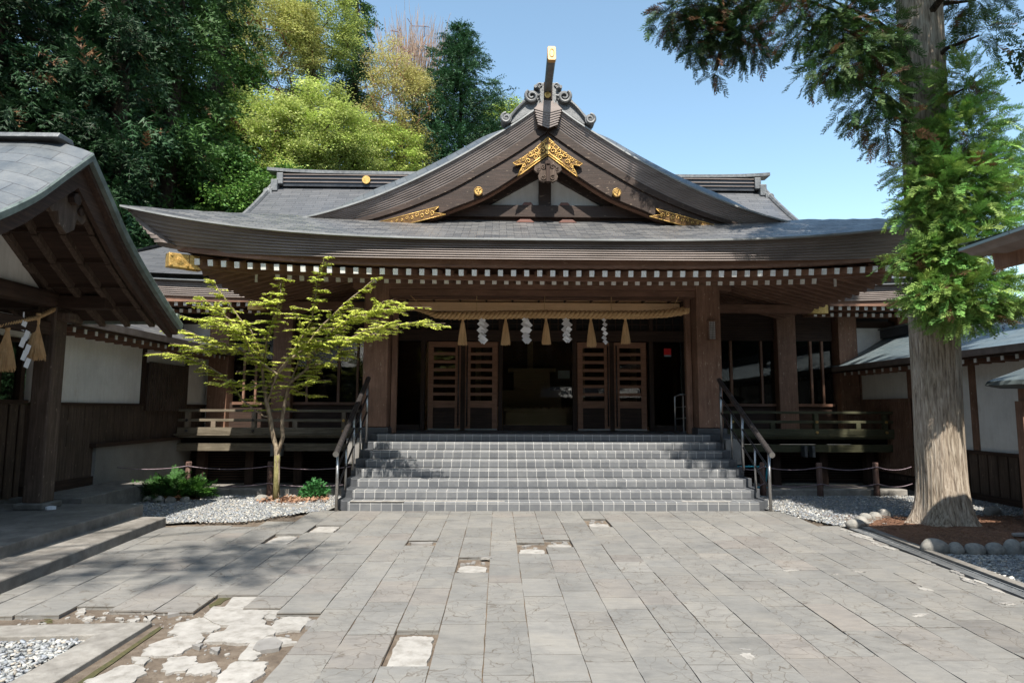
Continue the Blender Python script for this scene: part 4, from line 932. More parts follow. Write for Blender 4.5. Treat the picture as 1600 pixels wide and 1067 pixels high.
# ridge and its end ornament --------------------------------------------
b = MB(); b.prism([(AX-.20, 7.36), (AX+.20, 7.36), (AX+.16, 7.66), (AX-.16, 7.66)], 11.85, 18.0); H(b, 'ridge', M['slate'])
b = MB(); b.prism([(AX-.24, 7.66), (AX+.24, 7.66), (AX+.2, 7.72), (AX-.2, 7.72)], 11.80, 18.0); H(b, 'ridge_cap', M['greycopper'])
yo = 11.56
on = [(0, 7.35), (.13, 7.35), (.16, 7.46), (.155, 7.60), (.19, 7.66), (.235, 7.67), (.24, 7.73), (.20, 7.775), (.08, 7.78)]
b = MB(); b.prism([(AX+x, z) for x, z in on]+[(AX-x, z) for x, z in on[::-1] if x > 0], yo, 11.95); orn = H(b, 'ridge_ornament', M['greycopper'], bevel=.012)
b = MB()
for s in (-1, 1):
    # upper volute
    def vol(cx, cz, r_, a0, turns, rad, y, dirn):
        n = int(18*turns); b.tube([(AX+cx+(r_*(1-.82*i/n))*math.cos(a0+dirn*2*math.pi*turns*i/n), y, cz+(r_*(1-.82*i/n))*math.sin(a0+dirn*2*math.pi*turns*i/n)) for i in range(n+1)], [rad*(1-.3*i/n) for i in range(n+1)], 8)
    vol(s*.155, 7.72, .055, -1.57, 1.4, .018, yo-.01, s)
    vol(s*.31, 7.50, .125, 1.0 if s > 0 else 2.14, 1.6, .034, yo-.01, -s)
    vol(s*.795, 7.06, .095, 1.57, 1.7, .036, yo-.01, -s)
    # flowing tail from the body out to the outer volute
    for q in range(5):
        o0 = q*.035; p_ = []
        for i in range(15):
            t = i/14; p_.append((AX+s*(.14+.64*t+.04*math.sin(t*3.1)), yo+.02+.03*q, 7.56-.55*t+.12*math.sin(t*3.14)*(1-.5*t)-o0*(1-t*.55)-.02))
        b.tube(p_, [.030*(1-.2*abs(2*i/14-1)) for i in range(15)], 7)
    b.prism([(AX+s*.12, 7.60), (AX+s*.30, 7.64), (AX+s*.42, 7.52), (AX+s*.55, 7.34), (AX+s*.74, 7.15), (AX+s*.90, 7.08), (AX+s*.86, 6.97), (AX+s*.66, 7.0), (AX+s*.40, 7.18), (AX+s*.14, 7.33)], yo+.05, yo+.22)
    b.tube([(AX+s*.795, yo-.02, 7.055), (AX+s*.795, yo+.24, 7.055)], .10, 18); b.tube([(AX+s*.31, yo+.02, 7.50), (AX+s*.31, yo+.24, 7.50)], .13, 18)
    b.tube([(AX+s*.24, yo-.01, 7.70), (AX+s*.24, yo+.3, 7.70)], .03, 10)
o = b.build('volutes', M['greycopper']); o.parent = orn
b = MB(); b.box(AX-.08, AX+.08, yo-.02, yo, 7.44, 7.78); o = b.build('dark_inset', M['darkz']); o.parent = orn
b = MB(); b.tube([(AX-.01, yo-.035, 7.52), (AX-.01, yo-.015, 7.52)], .062, 20); o = b.build('gilt_disc', M['gold'], bevel=.004); o.parent = orn
# the log that juts forward and up from the ridge, gilt end
def octo(c, ax, w_, h_): pass
A = Vector((AX, 11.75, 7.66)); Bp = Vector((AX+.0, 10.72, 7.86)); b = MB()
d = (Bp-A).normalized(); up = Vector((0, 0, 1)); up = (up-d*up.dot(d)).normalized(); sx = Vector((1, 0, 0)); rings = []
prof = [(-.055, -.14), (.055, -.14), (.07, -.11), (.07, .11), (.055, .14), (-.055, .14), (-.07, .11), (-.07, -.11)]
vs = [A+sx*x*.9+up*z*.8 for x, z in prof]+[Bp+sx*x+up*z for x, z in prof]
b.add(vs, [tuple(range(8)), tuple(range(8, 16))[::-1]]+[(i, (i+1) % 8, 8+(i+1) % 8, 8+i) for i in range(8)]); lg = H(b, 'ridge_log', M['greycopper'])
b = MB(); vs = [Bp+d*.001-d*.05+sx*x*1.07+up*z*1.05 for x, z in prof]+[Bp+d*.03+sx*x*1.07+up*z*1.05 for x, z in prof]
b.add(vs, [tuple(range(8)), tuple(range(8, 16))[::-1]]+[(i, (i+1) % 8, 8+(i+1) % 8, 8+i) for i in range(8)]); gc = b.build('gilt_end', M['giltend'], bevel=.006); gc.parent = lg
b = MB(); b.tube([Bp+d*.034+up*(.0)+sx*.04*math.cos(a*.4)+up*(.085*math.sin(a*.4)) for a in range(17)], .008, 6); o = b.build('end_relief', M['giltend']); o.parent = gc
# ================================================================== MAIN HALL behind
mh = thing('main_hall', 'long main hall behind the front gable, hipped grey copper roof with gold ridge disc', 'hall', (AX, 15.4, 0))
def G(mb, name, mat, **k): return rel(mb.build(name, mat, **k), mh)
MX = .65
def mw(d): return 7.95+.12*d if d < 2.2 else 8.2+(d-2.2)*.62
def mz(d): return 8.7-(1.0*d-.05*d*d)
rows = []
for j in range(26):
    d = 5.95*j/25; W2 = mw(d); lift = lambda s: .25*abs(s)**6*(d/5.95)**2
    rows.append([(MX+W2*s, 20-d, mz(d)+lift(s)) for s in [(-1+2*i/40) for i in range(41)]])
b = MB(); b.grid(rows[::-1]); G(b, 'front_slope', M['shingle_far'], smooth=True, fixn=False)
rows2 = [[(x, 40-y, z) for x, y, z in r_] for r_ in rows]; b = MB(); b.grid(rows2); G(b, 'rear_slope', M['shingle_far'], smooth=True, fixn=False)
for s in (-1, 1):
    poly = [(20-d, mz(d)-.12) for d in (0, .5, 1, 1.6, 2.2)]+[(20+d, mz(d)-.12) for d in (2.2, 1.6, 1, .5)]
    b = MB(); b.prismx(poly, MX+s*7.6, MX+s*7.65); G(b, 'gable_end', M['plaster'])
    hp = [[(MX+s*8.2, 17.8+4.4*i/8, mz(2.2)) for i in range(9)], [(MX+s*10.5, 14.05+11.9*i/8, mz(5.95)+.1) for i in range(9)]]; b = MB(); b.grid(hp); G(b, 'side_slope', M['shingle_far'], fixn=False)
    for q in (-1, 1):
        b = MB(); v_ = [(MX+s*(mw(d)-.02), 20-q*d, mz(d)+.03) for d in (0, .6, 1.2, 1.8, 2.4)]; b.tube(v_, .075, 6); G(b, 'verge_roll', M['greycopper'])
b = MB(); b.box(MX-7.55, MX+7.55, 19.8, 20.2, 8.62, 9.02); rg_ = G(b, 'ridge', M['shingle_far'])
for z in (8.74, 8.86, 8.98):
    b = MB(); b.box(MX-7.58, MX+7.58, 19.76, 20.24, z, z+.025); o = b.build('ridge_course', M['edge']); o.parent = rg_
pts_ = [(MX-8.05+16.1*i/40, 20, 9.08+.10*abs(-1+2*i/40)**8) for i in range(41)]
b = MB(); 
for i in range(40): b.beam(pts_[i], Vector(pts_[i+1])+Vector((.002, 0, 0)), .46, .10)
G(b, 'ridge_cap', M['greycopper'])
for s in (-1, 1):
    x = MX+s*7.62; b = MB()
    b.box(x-.10, x+.10, 19.7, 20.3, 8.66, 9.03); b.box(x+s*.05, x+s*.26, 19.66, 20.34, 8.42, 8.80); b.box(x+s*.2, x+s*.36, 19.62, 20.38, 8.30, 8.5); b.tube([(x+s*.36, 19.6, 8.38), (x+s*.36, 20.4, 8.38)], .11, 12)
    G(b, 'ridge_end', M['greycopper'], bevel=.02)
b = MB(); b.tube([(-4.25, 19.77, 8.83), (-4.25, 19.72, 8.83)], .13, 24); G(b, 'gilt_disc', M['gold'])
b = MB(); b.tube([(MX+3.9, 19.77, 8.83), (MX+3.9, 19.72, 8.83)], .13, 24); G(b, 'gilt_disc', M['gold'])
# wing eaves either side of the front hall
WE = 14.12
for s in (-1, 1):
    x0, x1 = (MX-10.2, AX-6.42) if s < 0 else (AX+6.42, MX+10.2)
    path = [(x0+(x1-x0)*i/30, WE, 4.42+.25*abs((x0+(x1-x0)*i/30-MX)/10.3)**6) for i in range(31)]
    fascia(path, [.36]*31, [.05]*31, n=8, name='wing_fascia', add=G)
    b = MB(); b.box(x0, x1, WE+.16, WE+.26, 3.98, 4.11); G(b, 'wing_eave_board', M['woodx'])
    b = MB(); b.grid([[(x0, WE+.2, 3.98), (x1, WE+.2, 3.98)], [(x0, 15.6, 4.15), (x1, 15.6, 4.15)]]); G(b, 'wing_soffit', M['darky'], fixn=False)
    base = None; n_ = int(abs(x1-x0)/.1985)
    for row_, (yy, zz, sz) in enumerate(((WE+.24, 3.985, (.07, .085)), (WE+.75, 3.90, (.07, .08)))):
        base = None
        for i in range(n_):
            x = x0+.1+i*.1985+(.07 if row_ else 0)
            if not ((-8.3 < x < -5.5) or (7.3 < x < 10.2)): continue
            if base is None:
                bb = MB(); bb.box(-sz[0]/2, sz[0]/2, 0, .9, -sz[1], 0); base = bb.build('wing_rafter', M['woody'], mh); base.matrix_parent_inverse = Matrix.Translation(mh.location).inverted()
                cb = MB(); cb.box(-sz[0]/2-.002, sz[0]/2+.002, -.006, .01, -sz[1]-.002, .002); cp = cb.build('rafter_cap', M['cap'], base); o = base
            else: o = dup(base, mh); dup(cp, o)
            o.location = (x, yy, zz); o.rotation_euler = (.1, 0, 0)
# wall of the main hall
YW = 15.45
for s in (-1, 1):
    X = lambda a: AX+s*a
    b = MB(); b.box(X(3.75), X(10), YW+.9, YW+.95, .9, 4.3); G(b, 'inside_shade', M['black'])  # black sheet standing for the unlit room behind the windows
    b = MB(); b.box(X(3.75), X(10), YW+.02, YW+.12, .9, 1.75); G(b, 'lower_wall', M['darkx'])
    b = MB(); b.box(X(3.6), X(7.25), YW-.02, YW+.08, 3.30, 4.2); G(b, 'louvre_band', M['darkx'])
    for i in range(12):
        b = MB(); z = 3.34+i*.056; b.box(X(3.65), X(7.2), YW-.045, YW-.021, z, z+.022); G(b, 'louvre_slat', M['darkx'])
    for a, w_ in ((4.3, .05), (4.75, .06), (5.5, .05), (6.72, .05), (7.0, .05)):
        b = MB(); b.box(X(a-w_/2), X(a+w_/2), YW-.01, YW+.09, 1.76, 3.29); G(b, 'window_mullion', M['wood'])
    b = MB(); b.box(X(3.8), X(7.25), YW+.03, YW+.036, 1.76, 3.29); G(b, 'window_glass', M['glass'])
    b = MB(); b.box(X(3.8), X(7.25), YW-.03, YW+.10, 1.70, 1.765); G(b, 'window_sill', M['woodx'])
    for a, w_ in ((6.05, .46), (7.55, .46), (9.0, .40)):
        b = MB(); b.box(X(a-w_/2), X(a+w_/2), YW-.2, YW+.2, 1.0, 4.2); G(b, 'pillar', M['wood'], bevel=.02)
    b = MB(); b.box(X(7.78), X(8.8), YW, YW+.05, 2.4, 3.62); G(b, 'plaster_panel', M['plaster'])
    b = MB(); b.box(X(7.78), X(9.8), YW-.03, YW+.04, 3.622, 3.78); G(b, 'wall_plate', M['darkx'])
    b = MB(); b.box(X(7.78), X(9.8), YW+.01, YW+.06, .9, 2.398); G(b, 'plaster_panel', M['plaster'])
# verandas: deck, edge beam, slatted dark void below
for s in (-1, 1):
    x0, x1 = sorted((AX+s*3.86, AX+s*7.85))
    RM = M['rail'] if s < 0 else M['railmoss']
    b = MB(); b.box(x0, x1, 14.02, YW, .985, 1.03); G(b, 'veranda_deck', RM)
    b = MB(); b.box(x0-.02, x1+.02, 13.98, 14.06, 1.032, 1.065); G(b, 'deck_nosing', RM)
    b = MB(); b.box(x0, x1, 14.08, 14.2, .70, .86); G(b, 'deck_beam', RM)
    b = MB(); b.box(x0, x1, 14.25, 14.28, .86, .984); G(b, 'deck_gap_shade', M['black'])  # black strip painted in for the shade below the deck boards
    b = MB(); b.box(x0, x1, 14.75, 14.8, -.05, .70); G(b, 'underfloor_shade', M['black'])  # black sheet painted in for the deep shade under the veranda
    for i in range(12):
        b = MB(); z = .03+i*.055; b.box(x0, x1, 14.70, 14.749, z, z+.018); G(b, 'underfloor_slat', M['darkx'])
    for i in range(4):
        b = MB(); x = x0+.4+i*(x1-x0-.8)/3; b.box(x-.09, x+.09, 14.4, 14.58, -.05, .98); G(b, 'floor_post', M['darkz'])
    for i, xx in enumerate((-4.83, -4.66)):
        b = MB(); q = xx if s < 0 else 1.8-xx+.2; b.box(q-.03, q+.03, 13.90, 14.08, .60, .84); G(b, 'beam_clamp', M['greycopper'], bevel=.004)
def railing(s, lab):
    x0, x1 = sorted((AX+s*3.9, AX+s*7.8)); y = 14.04; t = thing('veranda_railing', lab, 'railing', (x0, y, 1.06), group='railings of the side verandas')
    def Q(mb, n, mt, **k): return rel(mb.build(n, mt, **k), t)
    for (z, h, w_) in ((1.56, .055, .06), (1.355, .06, .045)):
        b = MB(); b.box(x0, x1, y-w_/2, y+w_/2, z-h/2, z+h/2); Q(b, 'rail', M['rail'] if s < 0 else M['railmoss'], bevel=.008)
    b = MB(); b.box(x0, x1, y-.05, y+.05, 1.068, 1.20); Q(b, 'foot_rail', M['rail'] if s < 0 else M['railmoss'], bevel=.008)
    px_ = [-5.28, -3.35, -6.7] if s < 0 else [6.96, 5.1, 8.5]
    for x in px_:
        b = MB(); b.box(x-.045, x+.045, y-.055, y+.055, 1.201, 1.53); p = Q(b, 'post', M['railz'] if s < 0 else M['railmoss'], bevel=.006)
        for z in (1.355, 1.13):
            c = MB(); c.tube([(x, y-.075, z), (x, y-.05, z)], .03, 12); o = c.build('stud', M['gold' if s > 0 or x > -5 else 'bronze']); o.parent = p
    for x in ([-6.15, -4.4] if s < 0 else [6.0, 7.9]):
        b = MB(); b.box(x-.05, x+.05, y-.03, y+.03, 1.201, 1.33); Q(b, 'short_post', M['railz'] if s < 0 else M['railmoss'], bevel=.006)
railing(-1, 'weathered veranda railing left of the steps, a patch of it in full sun'); railing(1, 'dark mossy veranda railing right of the steps')
# ================================================================== CORRIDORS
def corridor(s, lab):
    xw_ = -7.0 if s < 0 else 8.75; y0, y1 = (9.75, 15.9) if s < 0 else (4.5, 15.9)
    t = thing('corridor', lab, 'corridor', (xw_, 12, 0))
    def Q(mb, n, mt, **k): return rel(mb.build(n, mt, **k), t)
    o_ = -1 if s < 0 else 1     # outward away from the court
    I = lambda d: xw_-o_*d      # d metres towards the court
    zt = 2.86 if s < 0 else 2.62; zw = 1.68 if s < 0 else .88
    b = MB(); b.box(I(0), I(-.1), y0, y1, zw, zt); Q(b, 'plaster_wall', M['plaster'])
    if s < 0:
        b = MB(); b.box(I(.012), I(-.1), y0, y1, .45, zw-.03); Q(b, 'board_wall', M['old'])
        y = y0
        while y < y1: bb = MB(); bb.box(I(.022), I(.0125), y, y+.018, .98, zw-.03); Q(bb, 'cover_strip', M['old']); y += .21
        b = MB(); b.box(I(.05), I(-.02), y0, y1, zw-.03, zw+.012); Q(b, 'sill_rail', M['darky'])
        for y in (9.9, 12.72, 14.45, 15.85): b = MB(); b.box(I(.03), I(-.02), y-.06, y+.06, zw+.013, zt); Q(b, 'wall_post', M['darkz'])
        for i in range(19):
            y = 12.83+i*.083; b = MB(); b.box(I(.10), I(.05), y, y+.045, 1.55, 2.52); Q(b, 'lattice_slat', M['old'])
        b = MB(); b.box(I(.045), I(.012), 12.8, 14.4, 1.56, 2.5); Q(b, 'lattice_back', M['darkz'])
        b = MB(); b.box(I(.07), I(-.1), 11.3, y1, -.05, .93); Q(b, 'plinth', M['roughcast'])
        b = MB(); b.box(I(.12), I(-.1), 11.2, y1, .931, 1.0); Q(b, 'plinth_cap', M['darky'])
        b = MB(); b.box(I(.06), I(-.1), y0, 11.29, .0, .449); Q(b, 'base_board', M['darky'])
    else:
        b = MB(); b.box(I(.02), I(-.1), y0, y1, .12, zw-.05); Q(b, 'board_wall', M['old'])
        y = y0
        while y < y1: bb = MB(); bb.box(I(.032), I(.0205), y, y+.02, .12, zw-.05); Q(bb, 'cover_strip', M['darkz']); y += .23
        b = MB(); b.box(I(.06), I(-.1), y0, y1, zw-.05, zw+.01); Q(b, 'sill_rail', M['darky'])
        b = MB(); b.box(I(.05), I(-.1), y0, y1, -.05, .12); Q(b, 'base_board', M['darky'])
        for y in (6.2, 7.9, 9.7, 11.65, 13.45, 15.35): b = MB(); b.box(I(.035), I(-.02), y-.07, y+.07, zw+.011, zt); Q(b, 'wall_post', M['wood'])
        b = MB(); b.box(I(.045), I(.0), 13.4, 15.45, .2, 1.87); Q(b, 'lattice_back', M['darkz'])
        for i in range(30):
            y = 13.42+i*.068; b = MB(); b.box(I(.08), I(.046), y, y+.04, .25, 1.87); Q(b, 'lattice_slat', M['wood'])
    # eave, rafters and roof
    xe = I(.62); ze = 2.98 if s < 0 else 2.66; xr = I(-.75); zr_ = ze+(.52 if s < 0 else .74)
    P = []
    for i in range(9):
        f = i/8; x = xe+(xr-xe)*f; z = ze+(zr_-ze)*(f*.85+.15*f*f); P.append([(x, y0-.1+(y1-y0+.1)*j/20, z) for j in range(21)])
    b = MB(); b.grid(P); Q(b, 'roof_slope', M['bluecopper'] if s > 0 else M['shingle'], smooth=True, fixn=False)
    P2_ = [[(2*xr-x, y, z) for x, y, z in r_] for r_ in P]; b = MB(); b.grid(P2_); Q(b, 'roof_slope', M['shingle'], smooth=True, fixn=False)
    b = MB(); b.box(xr-.14, xr+.14, y0-.1, y1, zr_-.04, zr_+.16); Q(b, 'ridge', M['shingle_far'])
    b = MB(); b.box(xr-.19, xr+.19, y0-.15, y1, zr_+.161, zr_+.2); Q(b, 'ridge_cap', M['greycopper'])
    b = MB(); b.box(min(xe, xe+o_*.14), max(xe, xe+o_*.14), y0-.1, y1, ze-.115, ze-.003); Q(b, 'eave_edge', M['edge'])
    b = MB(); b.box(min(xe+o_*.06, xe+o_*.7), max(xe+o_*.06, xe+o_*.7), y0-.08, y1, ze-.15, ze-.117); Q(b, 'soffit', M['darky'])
    base = None; y = y0+.1; k_ = 0
    while y < y1-.1 and k_ < 60:
        if base is None:
            bb = MB(); bb.box(0, .62*o_, -.03, .03, -.07, 0); base = bb.build('rafter', M['woodx'], t); base.matrix_parent_inverse = Matrix.Translation(t.location).inverted()
            cb = MB(); cb.box(-.006*o_, .01*o_, -.03, .03, -.072, .002); cp = cb.build('rafter_cap', M['cap'], base); o = base
        else: o = dup(base, t); dup(cp, o)
        o.location = (xe+o_*.12, y, ze-.15); y += .27 if s < 0 else .30; k_ += 1
corridor(-1, 'white plastered corridor on the left with board cladding, lattice window and rough plinth')
corridor(1, 'stained plaster corridor on the right with a pale green copper roof behind the cedar')

# ================================================================== GATE on the left
gate = thing('gate', 'old dark wooden gate with curved copper gable roof on concrete steps, left', 'gate', (-6.4, 7.3, 0))
def T(mb, n, mt, **k): return rel(mb.build(n, mt, **k), gate)
GD = [(0, 0), (.4, .37), (.8, .74), (1.3, 1.10), (2.05, 1.55), (2.4, 1.73)]
def gd(d): return interp(abs(d), GD)
YR, ZR, XV = 7.25, 4.70, -4.72
def gsz(x, d):
    u = max(0, min(1, (x-(XV-.75))/.75)); return ZR-gd(d)-.16*u*u
gxs = [XV, XV-.06, XV-.15, XV-.3, XV-.45, XV-.6, XV-.75, XV-1.2, XV-2, XV-3, XV-4.4, XV-5.5]
for sg in (-1, 1):
    P = [[(x, YR+sg*2.3*i/24, gsz(x, 2.3*i/24)) for x in gxs] for i in range(25)]
    b = MB(); b.grid(P); T(b, 'roof_slope', M['slate'], smooth=True, fixn=False)
    ds = [2.3*i/40 for i in range(41)]; e = lambda x, d, dz: (x, YR+sg*d, ZR-.16-gd(d)+dz)
    b = MB(); b.grid([[e(XV, d, .004) for d in ds], [e(XV+.012, d, -.02) for d in ds], [e(XV+.0, d, -.10) for d in ds], [e(XV-.08, d, -.10) for d in ds]]); T(b, 'verge', M['verd'], fixn=False)
    b = MB(); b.grid([[e(XV-.06, d, -.10) for d in ds], [e(XV-.06, d, -.17) for d in ds], [e(XV-.14, d, -.17) for d in ds], [e(XV-.14, d, -.42+.09*d) for d in ds], [e(XV-.20, d, -.42+.09*d) for d in ds], [e(XV-.20, d, -.10) for d in ds]]); T(b, 'bargeboard', M['darky'], fixn=False)
    # soffit boards and rafters under the slope
    P = [[(x, YR+sg*d, gsz(XV-.8, d)-.17) for x in (XV-.1, XV-2, XV-5.4)] for d in [2.25*i/12 for i in range(13)]]
    b = MB(); b.grid(P); T(b, 'soffit', M['darkx'], fixn=False)
    for i in range(14):
        x = XV-.42-i*.36; pr = [2.25*k_/6 for k_ in range(7)]; b = MB()
        for k_ in range(6): b.beam((x, YR+sg*pr[k_], gsz(XV-.8, pr[k_])-.215), (x, YR+sg*(pr[k_+1]+.02), gsz(XV-.8, pr[k_+1])-.215), .075, .08)
        T(b, 'rafter', M['old'])
    for d in (.35, .75, 1.15, 1.55, 1.9):
        b = MB(); b.box(XV-5.2, XV-.15, YR+sg*d-.035, YR+sg*d+.035, gsz(XV-.8, d)-.20, gsz(XV-.8, d)-.155); T(b, 'batten', M['darkx'])
    b = MB(); b.box(XV-5.3, XV-.05, YR+sg*2.24, YR+sg*2.31, gsz(XV-.8, 2.28)-.19, gsz(XV-.8, 2.28)-.03); T(b, 'eave_board', M['verd'])
    b = MB(); b.box(XV-5.2, XV-.75, YR+sg*1.75-.10, YR+sg*1.75+.10, 2.98, 3.16); T(b, 'purlin', M['darkx'], bevel=.015)
b = MB(); b.prismx([(YR-.15, ZR-.03), (YR+.15, ZR-.03), (YR+.11, ZR+.035), (YR-.11, ZR+.035)], XV-5.4, XV-.32); T(b, 'ridge', M['greycopper'], bevel=.01)
# gable: beams, king strut, plaster triangle, pendant
XG = -6.25
b = MB(); b.prismx([(YR-1.55, 3.22), (YR+1.55, 3.22), (YR+.8, 3.85), (YR, 4.42), (YR-.8, 3.85)], XG-.06, XG-.01); T(b, 'gable_panel', M['plaster'])
b = MB(); b.box(XG-.12, XG+.12, YR-2.1, YR+2.05, 2.98, 3.20); T(b, 'rainbow_beam', M['darky'], bevel=.05)
b = MB(); b.box(XG-.08, XG+.08, YR-1.9, YR+1.9, 2.60, 2.78); T(b, 'tie_beam', M['darky'], bevel=.02)
for a, c, w_ in (((YR, 3.2), (YR, 4.4), .16), ((YR+.55, 3.2), (YR+.55, 3.95), .10), ((YR-.55, 3.2), (YR-.55, 3.95), .10), ((YR+1.6, 3.2), (YR, 4.42), .14), ((YR-1.6, 3.2), (YR, 4.42), .14)):
    b = MB(); b.beam((XG+.02, a[0], a[1]), (XG+.02, c[0], c[1]), w_, .08, up=(1, 0, 0)); T(b, 'strut', M['darkz'], bevel=.008)
pn = [(0, 4.36), (.16, 4.22), (.34, 4.05), (.30, 3.96), (.36, 3.86), (.26, 3.76), (.16, 3.80), (.13, 3.66), (0, 3.58)]
b = MB(); b.prismx([(YR+y, z) for y, z in pn]+[(YR-y, z) for y, z in pn[::-1] if y > 0], XV-.30, XV-.235); gpnd = T(b, 'gable_pendant', M['old'], bevel=.008)
b = MB(); b.tube([(XV-.24, YR+.04, 4.0), (XV-.16, YR+.04, 4.0)], .07, 8); b.tube([(XV-.24, YR+.2, 3.9), (XV-.21, YR+.2, 3.9)], .05, 10); o = b.build('pendant_peg', M['darkz']); o.parent = gpnd
for y in (9.0, 5.5):
    for x in (-6.25, -9.2):
        b = MB(); b.box(x-.13, x+.13, y-.13, y+.13, .33, 3.0); p = T(b, 'post', M['old'], bevel=.02)
        c = MB(); c.box(x-.20, x+.20, y-.20, y+.20, .25, .335); o = c.build('post_base', M['concretedk'], bevel=.02); o.parent = p
        b = MB(); b.box(x-.30, x+.30, y-.11, y+.11, 2.80, 2.93); T(b, 'bracket', M['old'], bevel=.03)
b = MB(); b.box(XG-.11, XG+.11, 9.0, 9.65, 2.84, 2.96); T(b, 'beam_nose', M['old'], bevel=.03)
# side wall seen through the gate
b = MB(); b.box(-7.15, -7.05, 4.5, 9.74, 2.62, 2.95); T(b, 'plaster_strip', M['plaster'])
b = MB(); b.box(-7.16, -7.06, 4.5, 9.74, .3, 1.66); T(b, 'board_wall', M['old'])
b = MB(); b.box(-7.14, -7.10, 4.5, 9.74, 1.70, 2.56); T(b, 'dark_window', M['glass'])
b = MB(); b.box(-7.5, -7.45, 4.5, 9.74, 1.6, 2.6); T(b, 'window_back_shade', M['black'])  # black sheet standing for the unlit space behind the glass
b = MB(); b.box(-7.18, -7.02, 4.5, 9.74, 1.661, 1.72); b.box(-7.18, -7.02, 4.5, 9.74, 2.56, 2.619); T(b, 'window_rail', M['darky'])
for y in (5.4, 6.3, 7.2, 8.05, 8.6, 9.15, 9.6): b = MB(); b.box(-7.13, -7.03, y-.04, y+.04, 1.721, 2.559); T(b, 'window_mullion', M['darkz'])
y = 4.6
while y < 9.7: b = MB(); b.box(-7.05, -7.04, y, y+.02, .32, 1.65); T(b, 'cover_strip', M['darkz']); y += .2
# concrete platform and steps
def quadbox(p, z0, z1): b = MB(); b.prismz(p, z0, z1); return b
plat = T(quadbox([(-4.74, 3.5), (-5.03, 9.38), (-11, 9.6), (-11, 3.5)], -.05, .25), 'platform', M['concretedk'], bevel=.015)
low = T(quadbox([(-4.12, 3.5), (-4.56, 9.1), (-5.1, 9.15), (-5.1, 3.5)], -.05, .12), 'lower_step', M['concretedk'], bevel=.015)
T(quadbox([(-6.05, 9.62), (-6.15, 11.85), (-7.6, 11.85), (-7.6, 9.58)], -.05, .30), 'upper_step', M['concretedk'], bevel=.015)
b = MB(); b.prismz(blob(-6.02, 8.9, .09, .05, 8), .25, .29); T(b, 'paper_scrap', M['paper'])
# ================================================================== ROPES, TASSELS, STREAMERS
def rope(pts_, rad, name, label, cat='rope', turns=24, strands=3):
    pts_ = [Vector(p) for p in pts_]; L_ = [0]
    for a, c in zip(pts_, pts_[1:]): L_.append(L_[-1]+(c-a).length)
    tot = L_[-1]; N_ = int(turns*12); b = MB()
    def sample(t):
        d = t*tot
        for i in range(len(L_)-1):
            if d <= L_[i+1]+1e-9: f = (d-L_[i])/(L_[i+1]-L_[i]); return pts_[i].lerp(pts_[i+1], f)
        return pts_[-1]
    for s in range(strands):
        P = []; Rr = []
        for i in range(N_+1):
            t = i/N_; c = sample(t); d = (sample(min(1, t+.01))-sample(max(0, t-.01))).normalized(); u = Vector((0, 0, 1)); sd_ = d.cross(u).normalized(); u = sd_.cross(d)
            q = rad(t); a = 2*math.pi*(turns*t+s/strands); P.append(c+(sd_*math.cos(a)+u*math.sin(a))*q*.60); Rr.append(q*.50)
        b.tube(P, Rr, 7)
    o = b.build(name, M['strawx'], smooth=True); return o
pr = [WY(x, y, 12.85) for x, y in ((630, 478), (650, 483), (668, 488), (682, 493), (720, 493), (780, 492), (850, 491), (930, 492), (1000, 492), (1040, 490), (1060, 487), (1068, 486))]
def rr_(t): return .022+.062*sstep(t*5)
ro = rope(pr, rr_, 'straw_rope', '', turns=20)
tag(ro, 'thick twisted straw rope strung between the two front pillars above the doors', 'rope')
b = MB()     # frayed butt end, tie
for i in range(60):
    a = rnd.random()*6.28; q = rnd.random()**.5*.06; p0 = pr[-1]+Vector((0, math.cos(a)*q*.6, math.sin(a)*q*.6)); b.tube([p0, p0+Vector((.09+rnd.random()*.03, math.cos(a)*q*.5, math.sin(a)*q*.7))], .006, 4)
b.tube([pr[-1]-Vector((.02, 0, 0)), pr[-1]+Vector((.05, 0, 0))], [.07, .075], 14)
o = b.build('frayed_end', M['straw']); o.parent = ro
b = MB()
for i in range(9): b.tube([pr[0]+Vector((rnd.uniform(0, .1), 0, 0)), pr[0]+Vector((-.15-.1*rnd.random(), rnd.uniform(-.03, .03), rnd.uniform(-.01, .07)))], .003, 4)
for _ in range(90):
    t = rnd.random(); k_ = int(t*10)+1; p0 = pr[k_].lerp(pr[min(k_+1, 11)], rnd.random())+Vector((0, -.05, rnd.choice([-1, 1])*.06)); b.tube([p0, p0+Vector((rnd.uniform(-.05, .05), -.02, rnd.uniform(-.05, .04)))], .0016, 3)
o = stuff(b.build('loose_straw', M['straw'])); o.parent = ro
for px_, top in ((745, 462), (851, 460), (955, 463)):
    b = MB(); a = WY(px_, top-6, 13.1); c = WY(px_, 487, 12.86); b.tube([a, c], .008, 6); b.tube([a+Vector((-.03, 0, .0)), a+Vector((.03, 0, 0))], .012, 6); o = b.build('hanging_cord', M['straw']); o.parent = ro
for (pa, pb) in (((635, 455), (662, 482)), ((1063, 458), (1052, 480))):
    b = MB(); b.tube([WY(*pa, 13.1), WY(*pb, 12.86)], .008, 6); o = b.build('hanging_cord', M['straw']); o.parent = ro
